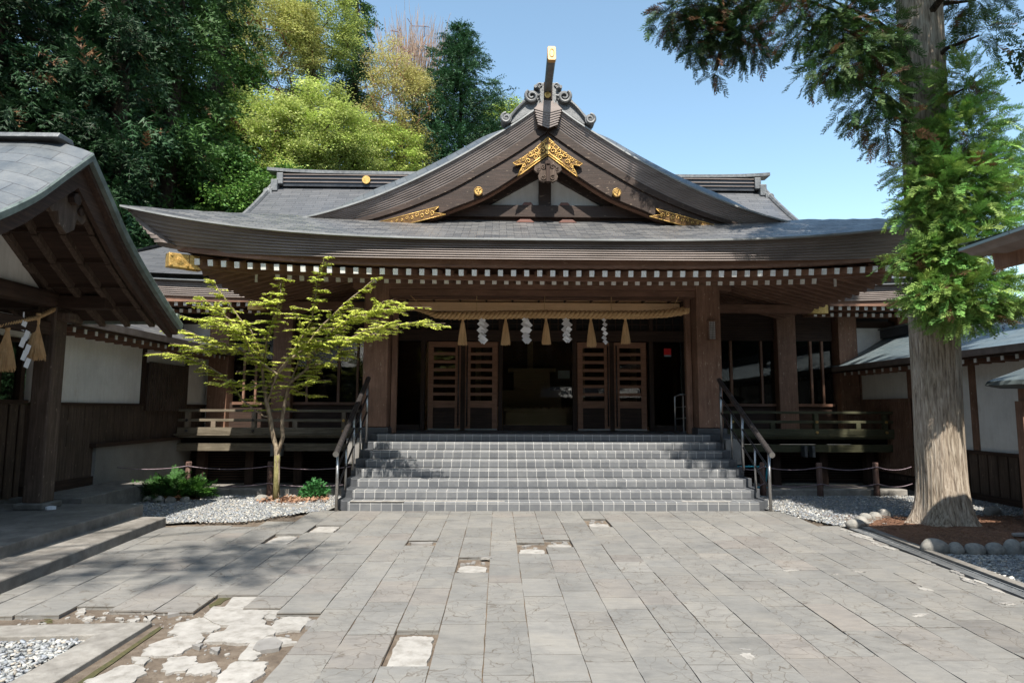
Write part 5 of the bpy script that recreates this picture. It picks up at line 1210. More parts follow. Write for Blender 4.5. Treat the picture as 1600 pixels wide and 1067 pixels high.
def tassel(px, ytop, ybot, Y, label, group, lean=0, wd=1):
    top = WY(px, ytop, Y); bot = WY(px, ybot, Y); h = top.z-bot.z; t = thing('straw_tassel', label, 'tassel', tuple(top), group=group)
    b = MB(); n = 5
    b.tube([(0, 0, .05), (0, 0, -.05*h/.5)], [.016, .020], 8)
    for q in range(9): a = q*.7; b.tube([(math.cos(a+j*.5)*.018, math.sin(a+j*.5)*.018, .04-j*.018) for j in range(6)], .007, 4)
    o = b.build('tied_neck', M['straw'], t)
    b = MB(); rg_ = random.Random(px)
    for i in range(230):
        a = rg_.random()*6.28; q = rg_.random()**.5; l_ = h*rg_.uniform(.93, 1.02); w1 = .030+.010*q; wb = (.085+.02*wd*rg_.random())*wd*q*(h/.54)
        b.tube([(math.cos(a)*.012, math.sin(a)*.012, -.03), (math.cos(a)*w1*q, math.sin(a)*w1*q, -h*.25), (math.cos(a)*wb*.72+lean*.5, math.sin(a)*wb*.6, -h*.6), (math.cos(a)*wb+lean, math.sin(a)*wb*.8, -l_)], [.006, .006, .005, .003], 3, cap=False)
    o = b.build('straw_skirt', M['straw'], t); return t
names_ = ['leftmost', 'second from the left', 'middle one', 'fourth from the left', 'rightmost']
for i, (px_, yb, ln) in enumerate(((723, 539, 0), (790, 539, 0), (853, 538, 0), (923, 542, .01), (977, 537, 0))):
    tassel(px_, 497, yb, 12.85, f'straw tassel hanging from the rope over the steps, {names_[i]} of five', 'straw tassels of the front rope', ln, 1.0)
def shide(px, ytop, ybot, Y, label, group, kind, depthdir=None):
    top = WY(px, ytop, Y); bot = WY(px, ybot, Y); h = top.z-bot.z; s = h/.56
    b = MB(); sq = .15*s if kind != 'n' else .11*s
    def dia(cx, cz, y, r_, rot, sx=1):
        c, sn = math.cos(rot), math.sin(rot); P = []
        tl = rnd.choice([-1, 1])*.35
        for u, v in ((-r_*sx, -r_), (r_*sx, -r_), (r_*sx, r_), (-r_*sx, r_)): P.append((cx+u*c-v*sn, y+(u+v*.4)*tl, cz+u*sn+v*c))
        b.add(P+[(x, y_+.0012, z) for x, y_, z in P], [(0,1,2,3), (7,6,5,4), (0,4,5,1), (1,5,6,2), (2,6,7,3), (3,7,4,0)])
    if kind == 'w':
        L1 = [(-.01, -.05, .8), (.035, -.15, 1), (-.03, -.14, .8), (-.02, -.27, 1), (.045, -.26, .75), (.0, -.37, .85), (-.025, -.40, .7), (.025, -.46, .95), (-.01, -.47, .8)]
    else: L1 = [(-.005, -.05, .8), (.012, -.14, .9), (-.012, -.235, .9), (.016, -.32, .9), (-.008, -.41, .9), (.014, -.49, .95)]
    for i, (x, z, q) in enumerate(L1): dia(x*s, z*s, -.006*i, sq*.5*q*(1.0 if kind == 'w' else .85), .82+rnd.uniform(-.12, .12), .85)
    b.tube([(0, 0, .05), (0, 0, -.03)], .004, 5)
    o = b.build('paper_streamer', M['paper'], fixn=False); o.location = top; tag(o, label, 'paper streamer', group); return o
for i, (px_, yb, kd) in enumerate(((754, 539, 'w'), (822, 539, 'w'), (885, 537, 'w'), (944, 540, 'n'))):
    shide(px_, 496, yb, 12.84, ['zigzag white paper streamer, leftmost of four over the steps', 'zigzag white paper streamer between the second and the middle tassels', 'zigzag white paper streamer just right of the middle tassel', 'slim single zigzag paper streamer, rightmost of four over the steps'][i], 'white paper streamers of the front rope', kd)
gr = [(-6.08, 9.25, 3.10), (-6.15, 9.0, 3.02), (-6.18, 8.6, 2.80), (-6.2, 8.0, 2.62), (-6.2, 7.4, 2.55), (-6.2, 6.6, 2.6), (-6.2, 5.5, 3.0)]
g_ = rope(gr, lambda t: .03, 'straw_rope', '', turns=30); tag(g_, 'thinner straw rope sagging across the opening of the left gate', 'rope')
def gate_hang(kind, y, z, h, label):
    if kind == 't':
        t = tassel(100, 0, 0, 1, label, 'straw tassels of the gate rope') if False else None
    return None
def at_tassel(x, y, z, h, label, group, lean=0):
    t = thing('straw_tassel', label, 'tassel', (x, y, z), group=group); b = MB()
    for q in range(9): a = q*.7; b.tube([(math.cos(a+j*.5)*.02, math.sin(a+j*.5)*.02, .06-j*.03) for j in range(6)], .008, 4)
    b.build('tied_neck', M['straw'], t); b = MB(); rg_ = random.Random(int(y*100))
    for i in range(260):
        a = rg_.random()*6.28; q = rg_.random()**.5; l_ = h*rg_.uniform(.9, 1.03); wb = .13*q
        b.tube([(math.cos(a)*.012, math.sin(a)*.012, -.08), (math.cos(a)*.04*q, math.sin(a)*.04*q, -h*.35), (math.cos(a)*wb*.7, math.sin(a)*wb*.7+lean*.5, -h*.65), (math.cos(a)*wb, math.sin(a)*wb+lean, -l_)], [.007, .006, .005, .003], 3, cap=False)
    b.build('straw_skirt', M['straw'], t)
at_tassel(-6.18, 8.62, 2.80, .56, 'straw tassel on the gate rope, right beside the gate post', 'straw tassels of the gate rope')
at_tassel(-6.2, 8.14, 2.66, .60, 'straw tassel on the gate rope at the left edge, left of the paper streamer', 'straw tassels of the gate rope', -.02)
b = MB(); ps = WX_ = Vector((-6.18, 8.36, 2.74))
zz = 0
for i, (dy, dz) in enumerate(((0, -.08), (.05, -.20), (-.02, -.30), (.06, -.38), (.0, -.47), (.05, -.56))):
    P = [(0.01*i, dy-.05, dz-.05), (0.01*i, dy+.03, dz-.07), (.01*i+.02, dy+.05, dz+.05), (.01*i+.02, dy-.03, dz+.07)]; b.add(P+[(x+.0012, y, z) for x, y, z in P], [(0,1,2,3), (7,6,5,4), (0,4,5,1), (1,5,6,2), (2,6,7,3), (3,7,4,0)])
b.tube([(0, 0, .1), (0, 0, -.1)], .01, 5)
o = b.build('paper_streamer', M['paper'], fixn=False); o.location = ps; tag(o, 'zigzag white paper streamer hanging in the left gate between two tassels', 'paper streamer')
# ================================================================== WALL LANTERNS
for s, lab in ((-1, 'small latticed wooden wall lantern on the left front pillar behind the maple twigs'), (1, 'small latticed wooden wall lantern on the right front pillar')):
    x = AX+s*3.4+(.0 if s < 0 else .04); t = thing('wall_lantern', lab, 'lantern', (x, 12.94, 3.22), group='lanterns on the front pillars')
    b = MB(); b.box(-.085, .085, -.10, 0, .185, .205); b.box(-.08, .08, -.095, 0, -.2, -.18); b.build('cap_and_base', M['wood'], t, bevel=.004)
    b = MB()
    for u in (-.075, .061): b.box(u, u+.014, -.09, -.07, -.18, .185); b.box(u, u+.014, -.02, -.001, -.18, .185)
    b.build('frame', M['wood'], t)
    b = MB(); b.box(-.06, .06, -.075, -.01, -.175, .18); b.build('paper_shade', M['shoji'], t)
    b = MB()
    for u in (-.03, 0, .03): b.box(u-.003, u+.003, -.084, -.076, -.178, .183)
    for k_ in range(7): z = -.13+k_*.045; b.box(-.06, .06, -.0835, -.0765, z-.003, z+.003)
    b.build('lattice', M['darkz'], t)
# ================================================================== ROPE FENCES
def fence(lab, posts, ropes):
    t = thing('rope_fence', lab, 'fence', (*posts[0][:2], 0), group='low rope fences beside the steps')
    for i, (x, y) in enumerate(posts):
        b = MB(); b.tube([(x, y, -.02), (x+.004, y, .2), (x-.004, y, .42), (x, y, .62), (x, y, .635)], [.058, .054, .052, .052, .044], 12, rough=.06, seed=i); o = rel(b.build('post', M['rust'], smooth=True), t)
    for (a, c) in ropes:
        for z in (.56, .25):
            P = []
            for k_ in range(13): f = k_/12; P.append((a[0]+(c[0]-a[0])*f, a[1]+(c[1]-a[1])*f-.055, z-.10*4*f*(1-f)*.6+(a[2] if len(a) > 2 else 0)*(1-f)))
            b = MB(); b.tube(P, .0085, 6); rel(b.build('rope', M['wire'], smooth=True), t)
fence('low log-post rope fence left of the steps, with three posts and purple rope', [(-7.1, 12.0), (-5.68, 12.03), (-4.2, 12.05)], [((-8.2, 12.0), (-7.1, 12.0)), ((-7.1, 12.0), (-5.68, 12.03)), ((-5.68, 12.03), (-4.2, 12.05)), ((-4.2, 12.05), (-2.66, 12.05))])
fence('low log-post rope fence right of the steps in the shade of the cedar', [(4.95, 12.1), (6.0, 12.05), (7.1, 12.1)], [((4.5, 12.1), (4.95, 12.1)), ((4.95, 12.1), (6.0, 12.05)), ((6.0, 12.05), (7.1, 12.1)), ((7.1, 12.1), (7.75, 12.1))])
# aqua frame behind the right handrail
t = thing('folding_frame', 'small aqua blue folding frame behind the right handrail', 'frame', (4.9, 12.75, 0))
b = MB()
for z in (.10, .50): b.tube([(-.3, 0, z), (.42, 0, z)], .018, 8)
b.build('crossbar', M['aqua'], t)
for x in (-.25, .40):
    for q in (-1, 1): b = MB(); b.tube([(x, q*.12, 0), (x+.02, 0, .52)], .016, 8); b.build('leg', M['aqua'], t)
b = MB(); b.tube([(-.42, 0, .5), (-.42, 0, .72)], .02, 8); b.tube([(-.42, 0, 0), (-.42, 0, .5)], .012, 8); b.build('upright', M['aqua'], t)
# things at the doors
o = MB().box(AX+.62, AX+.86+.0, 14.9, 14.905, 2.0, 2.0+.001) if False else None
b = MB(); b.box(1.38, 1.66, 15.022, 15.026, 2.33, 2.52); o = b.build('notice_sheet', M['shoji']); tag(o, 'pale notice sheet stuck inside the middle glass pane', 'notice')
b = MB(); x0 = 3.86; 
t = thing('window_sticker', 'square red sticker on the glass right of the doors', 'sticker', (3.98, 15.0, 2.95)); b.box(-.085, .085, 0, .004, -.05, .10); b.build('red_field', M['red'], t); b = MB(); b.box(-.085, .085, 0, .004, -.095, -.052); b.build('blue_strip', mk('blue_print', (.08, .2, .3), (.12, .28, .4), None, (1, 1, 1), 9, .5), t)
b = MB()
for k_ in range(5): b.box(-.07+k_*.03, -.052+k_*.03, -.001, 0, -.082, -.065)
b.build('print_marks', M['cap'], t)
t = thing('offering_box', 'wooden offering box standing inside behind the middle glass', 'box', (AX+.02, 16.2, 1.132))
b = MB(); b.box(-.75, .75, -.3, .3, 0, .42); b.build('chest', M['tan'], t, bevel=.01)
b = MB(); b.box(-.8, .8, -.34, .34, .421, .50); b.build('rim', M['tan'], t, bevel=.01)
for i in range(9): b = MB(); b.box(-.72+i*.18-.02, -.72+i*.18+.02, -.3, .3, .501, .53); b.build('top_slat', M['tan'], t)
t = thing('altar_stand', 'stepped wooden altar stand in the dim room behind the offering box', 'altar', (AX, 17.9, 1.132))
for i, (w_, z0, z1, d) in enumerate(((1.1, 0, .55, .5), (.8, .551, 1.0, .4), (.5, 1.001, 1.5, .3), (.65, 1.501, 1.6, .4))): b = MB(); b.box(-w_, w_, -d, d, z0, z1); b.build('tier', M['tan'], t, bevel=.01)
t = thing('ramp_rail', 'steel side ramp rail behind the right front pillar', 'railing', (3.95, 14.0, 1.115))
b = MB(); b.tube([(-.1, 0, 0), (-.1, 0, .78), (.0, 0, .82), (.45, .5, .86)], .02, 8); b.build('hoop', M['steel'], t, smooth=True)
for z in (.3, .55): b = MB(); b.tube([(-.1, 0, z), (.45, .5, z+.03)], .014, 6); b.build('rail', M['steel'], t)
for x, y in ((.12, .13), (.4, .45)): b = MB(); b.tube([(x, y, 0), (x, y, .84)], .014, 6); b.build('post', M['steel'], t)
# ================================================================== PAVILION ROOF and NOTICE BOARD, right edge
t = thing('pavilion', 'corner of a small pavilion roof of pale green copper at the right edge', 'pavilion', (6.5, 5.2, 0))
def K(mb, n, mt, **k): return rel(mb.build(n, mt, **k), t)
x0, x1, y0, y1, ze = 5.06, 8.2, 3.0, 6.82, 3.385
cx, cy = (x0+x1)/2, (y0+y1)/2
def pvz(x, y): m_ = min(x-x0, x1-x, y-y0, y1-y); return ze+.30*m_+.06*m_*m_+.05*max(0, 1-m_/.8)*(max(abs(x-cx)/(x1-cx), .0)**6*(abs(y-cy)/(y1-cy))**6)
P = [[(x0+(x1-x0)*i/24, y0+(y1-y0)*j/24, pvz(x0+(x1-x0)*i/24, y0+(y1-y0)*j/24)) for i in range(25)] for j in range(25)]
b = MB(); b.grid(P); K(b, 'roof', M['teal'], fixn=False)
lo = lambda i, z: [(x0+i, y0+i, z), (x1-i, y0+i, z), (x1-i, y1-i, z), (x0+i, y1-i, z), (x0+i, y0+i, z)]
b = MB(); b.grid([lo(0, ze+.0), lo(0, ze-.035)]); K(b, 'roof_lip', M['teal'], fixn=False)
b = MB(); b.grid([lo(0, ze-.036), lo(.05, ze-.06), lo(.08, ze-.10), lo(.26, ze-.135)]); K(b, 'fascia', M['edge'], fixn=False)
b = MB(); b.grid([lo(.26, ze-.136), lo(1.2, ze+.1)]); K(b, 'soffit', M['woody'], fixn=False)
for (sx, sy) in ((x0, y1), (x0, y0), (x1, y1), (x1, y0)):
    dx, dy = (1 if sx == x0 else -1), (1 if sy == y0 else -1)
    b = MB(); b.beam((sx+dx*.22, sy+dy*.22, ze-.20), (sx+dx*1.2, sy+dy*1.2, ze-.02), .13, .16); K(b, 'hip_rafter', M['wood'])
    b = MB(); b.box(sx+dx*.95-.08, sx+dx*.95+.08, sy+dy*.95-.08, sy+dy*.95+.08, 0, ze-.15); K(b, 'post', M['wood'])
b = MB(); b.box(x0+.9, x1-.9, y0+.88, y0+1.0, ze-.22, ze-.08); b.box(x0+.9, x1-.9, y1-1.0, y1-.88, ze-.22, ze-.08); K(b, 'beam', M['woodx'])
t = thing('notice_board', 'brown wooden notice board with a little cap roof, cut by the right edge', 'notice board', (7.68, 8.6, 0))
b = MB(); b.prism([(-.82, 1.96), (-.78, 2.02), (0, 2.30), (.78, 2.02), (.82, 1.96), (.6, 1.92), (-.6, 1.92)], -.32, .32); b.build('cap_roof', M['teal'], t)
b = MB(); b.box(-.55, .55, -.08, .08, 1.74, 1.91); b.build('cap_beam', M['wood'], t)
for x in (-.56, .56): b = MB(); b.box(x-.06, x+.06, -.06, .06, 0, 1.74); b.build('post', M['wood'], t)
b = MB(); b.box(-.5, .5, -.03, .03, .15, 1.68); b.build('panel', M['wood'], t)
# ================================================================== BORDER STONES
def stone(x, y, rx, ry, rz, label, seed):
    bm = bmesh.new(); bmesh.ops.create_icosphere(bm, subdivisions=3, radius=1); rg_ = random.Random(seed); ph = [rg_.uniform(0, 6) for _ in range(6)]
    for v in bm.verts:
        q = 1+.10*math.sin(v.co.x*2.1+ph[0])+.08*math.sin(v.co.y*2.7+ph[1])+.07*math.sin(v.co.z*3+ph[2])+.05*math.sin(v.co.x*5+v.co.y*4+ph[3]); v.co *= q
        v.co.x = math.copysign(abs(v.co.x)**.8, v.co.x); v.co.x *= rx; v.co.y *= ry; v.co.z *= rz
    me = bpy.data.meshes.new('border_stone'); bm.to_mesh(me); bm.free(); me.polygons.foreach_set('use_smooth', [True]*len(me.polygons)); me.materials.append(M['boulder'])
    o = bpy.data.objects.new('border_stone', me); link(o); o.location = (x, y, rz*.55); o.rotation_euler = (0, 0, rg_.uniform(-.25, .25)); tag(o, label, 'stone', 'round stones edging the planting beds')
SL = [(4.98, 7.42, .145, .09, .10, 'large pale border stone, first of the row beside the drain'), (5.19, 7.36, .085, .07, .075, 'small brownish border stone, second of the row from the drain'), (5.39, 7.33, .11, .075, .08, 'grey oval border stone, third of the row from the drain'),
 (5.60, 7.31, .10, .08, .095, 'squarish grey border stone, fourth of the row from the drain'), (5.81, 7.31, .10, .08, .095, 'pale round border stone near the right edge, fifth of the row from the drain'), (6.0, 7.32, .09, .08, .09, 'border stone cut by the right edge of the picture'),
 (4.93, 8.95, .13, .08, .075, 'sunlit white border stone lying flat left of the cedar'), (5.12, 9.15, .08, .13, .08, 'sunlit white oblong border stone pointing back toward the fence'), (5.38, 9.48, .09, .08, .07, 'shaded border stone behind the sunlit white pair'), (5.6, 9.62, .10, .08, .07, 'shaded border stone in the middle of the row left of the trunk'), (5.84, 9.80, .10, .08, .08, 'shaded border stone just left of the cedar trunk'),
 (7.1, 10.0, .17, .09, .09, 'long tan border stone right of the cedar trunk'), (7.62, 9.95, .15, .09, .09, 'long tan border stone in front of the notice board'), (6.75, 9.98, .07, .07, .06, 'little white border stone touching the right of the cedar trunk'),
 (-5.98, 11.3, .09, .07, .075, 'dim border stone, leftmost under the left shrub'), (-5.78, 11.24, .10, .07, .08, 'dim border stone, second under the left shrub'), (-5.57, 11.22, .09, .07, .085, 'dim border stone, third under the left shrub'), (-5.36, 11.28, .09, .07, .07, 'dim border stone, rightmost under the left shrub'),
 (-4.15, 11.52, .12, .08, .07, 'cream coloured stone beside the foot of the little tree'), (-3.8, 11.3, .05, .05, .04, 'very small stone in front of the little tree')]
for i, a in enumerate(SL): stone(*a[:5], a[5], i+3)
fs = MB(); fs.prismz(blob(6.55, 8.0, .22, .09, 7, 0, .2, .2), .07, .10); tag(fs.build('flat_stone', M['greyp'], bevel=.005), 'flat grey slab lying on the soil right of the cedar', 'stone')
fs = MB(); fs.prismz(blob(-3.35, 10.75, .34, .05, 8, .05, .5, .1), .0, .035); tag(fs.build('flat_stone', M['concrete'], bevel=.005), 'long flat slab half sunk in the gravel before the little tree', 'stone')

# ================================================================== VEGETATION
def rotmats(d, up=None, roll=None, rg=None):
    """columns x=d, y, z ; d (n,3)"""
    d = d/np.linalg.norm(d, axis=1, keepdims=True); u = np.tile(np.array([0, 0, 1.]), (len(d), 1)) if up is None else up
    y = np.cross(u, d); ln = np.linalg.norm(y, axis=1, keepdims=True); y = np.where(ln < 1e-4, np.array([[0, 1., 0]]), y/np.maximum(ln, 1e-6)); z = np.cross(d, y)
    if roll is not None: c, s = np.cos(roll)[:, None], np.sin(roll)[:, None]; y, z = y*c+z*s, -y*s+z*c
    return np.stack([d, y, z], 2)
def instances(name, Tm, tone, P, Rm, S, cols, mat, parent=None, kind=None, tip=None):
    """Tm (m,k,3) faces template, tone (m) multiplies colour; tip (m) 0..1 blends towards lighter tip"""
    n, m_, k = len(P), len(Tm), Tm.shape[1]
    V = np.einsum('nij,mkj->nmki', Rm, Tm)*S[:, None, None, None]+P[:, None, None, :]
    V = V.reshape(-1, 3); Fc = np.arange(n*m_*k).reshape(-1, k); c = cols[:, None, :]*tone[None, :, None]; return cmesh(name, V, Fc, c.reshape(-1, 3), mat, parent, kind)
def spray_template(npos, sub, seed, w1=.035, w2=.022, droop=.25, spread=.30, sublen=.10):
    rg = np.random.RandomState(seed); T_, tone = [], []
    def tri(a, b, w_, up):
        d = b-a; s = np.cross(d, up); s = s/(np.linalg.norm(s)+1e-9)*w_/2; T_.append([a-s, a+s, b]); 
    stem = lambda t: np.array([t, 0, -droop*t*t])
    for i in range(4):
        a, b = stem(i/4), stem((i+1)/4); tri(a, b, .02, np.array([0, 0, 1.])); tone.append(.55)
    for i in range(npos):
        t = .08+.92*i/(npos-1); base = stem(t)
        for s in (-1, 1) if i < npos-1 else (0,):
            L = spread*(1-.55*t)*rg.uniform(.8, 1.2); an = rg.uniform(.6, 1.0)
            d = np.array([math.cos(an), s*math.sin(an), rg.uniform(-.25, .25)]); d /= np.linalg.norm(d); e = base+d*L
            up = np.array([rg.normal(0, .4), rg.normal(0, .4), 1.]); tri(base, e, w1, up); tone.append(rg.uniform(.75, 1.05))
            for q in range(sub):
                f = .25+.7*q/max(1, sub-1); p = base+d*L*f; s2 = 1 if q % 2 else -1; side = np.cross(d, up); side /= np.linalg.norm(side)
                d2 = d*.75+side*s2*.7+np.array([0, 0, rg.uniform(-.25, .25)]); e2 = p+d2*sublen*rg.uniform(.7, 1.2)*(1-.3*f); tri(p, e2, w2, up); tone.append(rg.uniform(.85, 1.3))
    return np.array(T_), np.array(tone)
TN, TNt = spray_template(11, 6, 1, w1=.045, w2=.034)
TF, TFt = spray_template(6, 2, 2, w1=.07, w2=.05, spread=.34, sublen=.14)
TB, TBt = spray_template(5, 1, 3, w1=.09, w2=.07, spread=.38, sublen=.2, droop=.35)
def leafquad(l, w_): return [np.array([0, 0, 0]), np.array([l*.5, w_/2, .0]), np.array([l, 0, -.15*l]), np.array([l*.5, -w_/2, .0])]
def clump_template(n, r_, l, seed, flat=.5):
    rg = np.random.RandomState(seed); T_ = []
    for i in range(n):
        p = rg.normal(0, 1, 3); p = p/np.linalg.norm(p)*r_*rg.rand()**.5; p[2] *= flat; d = p*np.array([1, 1, .2])+rg.normal(0, .4*r_, 3); d[2] = d[2]*.4-.15*r_; Rm = rotmats(d[None]/1., roll=rg.normal(0, .5, 1))[0]
        q = np.array(leafquad(l*rg.uniform(.7, 1.2), l*.62)); T_.append(q@Rm.T+p)
    return np.array(T_), rg.uniform(.8, 1.2, n)
# ---- colonised branch skeleton ----------------------------------------
def colonise(nodes, parents, targets, sag=0., step=.35):
    nodes = [np.array(n, float) for n in nodes]; parents = list(parents); tips = []
    A = np.array(nodes)
    for tg in targets:
        A = np.array(nodes); d = np.linalg.norm(A-tg, axis=1)+np.maximum(0, A[:, 2]-tg[2])*.6; j = int(np.argmin(d)); p = A[j]; L = np.linalg.norm(tg-p); n = max(1, int(L/step)); prev = j
        for k_ in range(1, n+1):
            f = k_/n; q = p+(tg-p)*f; q[2] += sag*math.sin(math.pi*f)*L; q = q+np.random.RandomState(len(nodes)).normal(0, .03*step, 3)*(k_ < n); nodes.append(q); parents.append(prev); prev = len(nodes)-1
        tips.append(prev)
    return nodes, parents, tips
def branches(name, nodes, parents, tips, r_tip, mat, parent, power=2.3, rmax=1e9, skip=0, n=5, rmin=0):
    K_ = len(nodes); acc = np.zeros(K_); ch = [[] for _ in range(K_)]
    for i in range(K_):
        if parents[i] >= 0: ch[parents[i]].append(i)
    for i in range(K_-1, -1, -1):
        if not ch[i]: acc[i] = r_tip**power
        if parents[i] >= 0: acc[parents[i]] += acc[i]
    rad = np.minimum(acc**(1/power), rmax); b = MB()
    for i in range(K_):
        if parents[i] >= 0 and parents[i] >= skip-1 and rad[i] > rmin:
            p, q = nodes[parents[i]], nodes[i]
            if np.linalg.norm(p-q) > 1e-4: b.tube([p, q], [min(rad[parents[i]], rad[i]*1.35), rad[i]], n, cap=False)
    return b.build(name, mat, parent, smooth=True, fixn=False)
# ================================================================== THE LITTLE TREE left of the steps
lt = thing('small_tree', 'slender young tree with bright yellow-green leaves in tiers, growing beside the left rope fence', 'tree', (-3.9, 11.5, 0))
Q = lambda x, y, D: np.array(tuple(WY(x, y, D)))
limb = []
def L_(pts_, d0, d1): limb.append([Q(x, y, d0+(d1-d0)*.7*i/(len(pts_)-1)-1.05*sstep((640-y)/190)) for i, (x, y) in enumerate(pts_)])
L_([(431, 786), (432, 750), (433, 711)], 11.45, 11.45)
L_([(433, 711), (425, 671), (419, 640), (413, 608)], 11.45, 11.4)
L_([(433, 711), (442, 683), (441, 652), (446, 624), (450, 604)], 11.45, 11.5)
L_([(421, 652), (412, 650), (397, 640), (378, 624), (362, 600), (350, 588), (327, 573), (291, 557), (262, 552)], 11.42, 10.7)
L_([(413, 608), (409, 577), (407, 557), (393, 518), (374, 498), (358, 474), (334, 440)], 11.4, 11.9)
L_([(416, 625), (433, 585), (408, 565), (386, 553), (354, 537), (326, 531), (288, 515)], 11.4, 10.9)
L_([(413, 608), (433, 585), (448, 565), (476, 545), (492, 522), (515, 498), (539, 474), (563, 455), (585, 436)], 11.4, 11.7)
L_([(448, 565), (470, 530), (488, 498), (492, 470), (496, 439), (507, 404)], 11.4, 11.0)
L_([(450, 604), (460, 592), (484, 573), (515, 569), (531, 549), (543, 533), (574, 514), (614, 506), (653, 505), (681, 510)], 11.5, 10.1)
L_([(460, 592), (468, 561), (466, 549), (476, 530), (470, 505), (455, 480)], 11.5, 12.2)
L_([(484, 573), (500, 537), (523, 514), (555, 490), (594, 484), (632, 480)], 11.5, 10.9)
L_([(409, 577), (417, 530), (429, 490), (421, 459)], 11.4, 11.2)
L_([(410, 565), (370, 510), (338, 484), (316, 466)], 11.4, 11.2)
L_([(452, 612), (470, 614), (486, 618)], 11.5, 11.2)
L_([(450, 604), (465, 600), (478, 596)], 11.5, 10.9)
L_([(429, 520), (437, 470), (440, 436)], 11.3, 11.6)
L_([(515, 498), (545, 505), (575, 490), (600, 470)], 11.6, 11.3)
L_([(370, 545), (345, 548), (310, 545), (290, 540)], 11.1, 11.5)
L_([(413, 600), (390, 606), (362, 592), (345, 600)], 11.4, 10.6)
L_([(476, 545), (520, 535), (560, 528), (590, 520)], 11.4, 10.6)
L_([(400, 560), (380, 520), (350, 505), (310, 500)], 11.3, 10.5)
nodes, parents = [limb[0][0]], [-1]
for lb_ in limb:
    A = np.array(nodes); j = int(np.argmin(np.linalg.norm(A-lb_[0], axis=1))); prev = j; first = (len(nodes) == 1)
    for p in lb_[1:]:
        a = nodes[prev]; n = max(1, int(np.linalg.norm(p-a)/.12))
        for k_ in range(1, n+1): nodes.append(a+(p-a)*k_/n+np.random.RandomState(len(nodes)).normal(0, .006, 3)); parents.append(prev); prev = len(nodes)-1
nlimb = len(nodes); rg = np.random.RandomState(12)
A = np.array(nodes); cand = np.where((A[:, 2] > 1.55))[0]
# twigs: mostly level, fanning outwards from the axis
ctr = np.array([-3.7, 10.9]); twigs = []
for i in rg.choice(cand, 760):
    p = A[i]; out = p[:2]-ctr; out = out/(np.linalg.norm(out)+.05); a = math.atan2(out[1], out[0])+rg.normal(0, .95); L = rg.uniform(.16, .40)*(1.1 if p[2] > 1.9 else .8)
    if p[2] > 3.3: L *= .5
    twigs.append((i, p, np.array([math.cos(a), math.sin(a), rg.uniform(-.02, .28)]), L))
for lb_ in limb[3:]:      # limb ends carry leaves themselves
    m_ = min(5, len(lb_)-1)
    for k_ in range(m_): twigs.append((None, lb_[-1-k_-1] if k_+1 < len(lb_) else lb_[0], (lb_[-1-k_]-lb_[-2-k_]), None))
LP, LD, LU, LS, LC = [], [], [], [], []
tipsx = []
for i, p, d, L in twigs:
    if L is None: L = np.linalg.norm(d); d = d/L
    n = max(3, int(L/.030)); side = np.cross(d, [0, 0, 1]); side /= np.linalg.norm(side)+1e-6; end = p+d*L
    if i is not None:
        prev = i
        for f in (.5, 1): nodes.append(p+d*L*f+np.array([0, 0, -.03*f*L*2])); parents.append(prev); prev = len(nodes)-1
    tone = rg.uniform(.8, 1.15); yel = rg.rand()
    for k_ in range(n):
        f = (k_+.5)/n
        if rg.rand() < .10: continue
        for s in (-1, 1):
            q = p+d*L*f+np.array([0, 0, -.06*f*f*L*2]); dr = side*s*.8+d*.55+np.array([0, 0, -.28+rg.normal(0, .12)])
            LP.append(q); LD.append(dr); LS.append(rg.uniform(.050, .082)*(1.1-.3*f)); LC.append(np.array([.42, .50, .07])*(1-yel*.4)*tone+np.array([.60, .58, .14])*yel*.4)
lq = np.array([leafquad(1., .52)]); b_ = instances('foliage', lq, np.ones(1), np.array(LP), rotmats(np.array(LD), roll=rg.normal(0, .35, len(LP))), np.array(LS), np.array(LC), M['leaf'], None); rel(b_, lt)
b_ = branches('branches', nodes, parents, None, .0028, M['barksm'], None, power=2.25, skip=0); rel(b_, lt)
b = MB(); tr = limb[0]+limb[2][1:3]; b.tube(limb[0], [.062, .05, .047], 10, rough=.05); o = b.build('trunk', M['barkmoss'], smooth=True); rel(o, lt)
for lb_, ra in ((limb[1], (.036, .031, .028, .024)), (limb[2], (.038, .034, .03, .028, .026))):
    b = MB(); b.tube(lb_, list(ra), 9, rough=.06); o = b.build('stem', M['barksm'], smooth=True); rel(o, lt)
# ================================================================== SHRUBS
def shrub(name, label, c, n, size, spread, hh, col, T_=TN, Tt=TNt, mat='needle', upw=.6):
    t = thing(name, label, 'shrub', (c[0], c[1], 0)); rg = np.random.RandomState(int(c[0]*100) % 1000)
    a = rg.rand(n)*6.28; e = rg.rand(n)*upw+.05; d = np.stack([np.cos(a)*np.cos(e*1.5), np.sin(a)*np.cos(e*1.5), np.sin(e*1.5)], 1); r0 = rg.rand(n)**.7
    P = np.stack([c[0]+np.cos(a)*spread*r0*.5, c[1]+np.sin(a)*spread*r0*.4, .05+hh*rg.rand(n)*.7*(1.1-r0)], 1)
    cols = np.array(col)[None]*rg.uniform(.7, 1.25, (n, 1))*np.array([1, 1, 1])
    o = instances('foliage', T_, Tt, P, rotmats(d, roll=rg.normal(0, .3, n)), rg.uniform(*size, n), cols, M[mat]); rel(o, t)
    b = MB()
    for k_ in range(7): a_ = k_*.9; b.tube([(c[0], c[1], 0), (c[0]+.4*spread*math.cos(a_)*.5, c[1]+.4*spread*math.sin(a_)*.5, hh*.5), (c[0]+.8*spread*math.cos(a_)*.5, c[1]+.8*spread*math.sin(a_)*.5, hh*.8)], [.012, .008, .004], 5)
    rel(b.build('stems', M['barkdk'], smooth=True), t)
shrub('cypress_shrub', 'feathery dark green shrub half in shade inside a ring of stones at the left', (-5.75, 11.65), 170, (.25, .42), .75, .42, (.035, .10, .02))
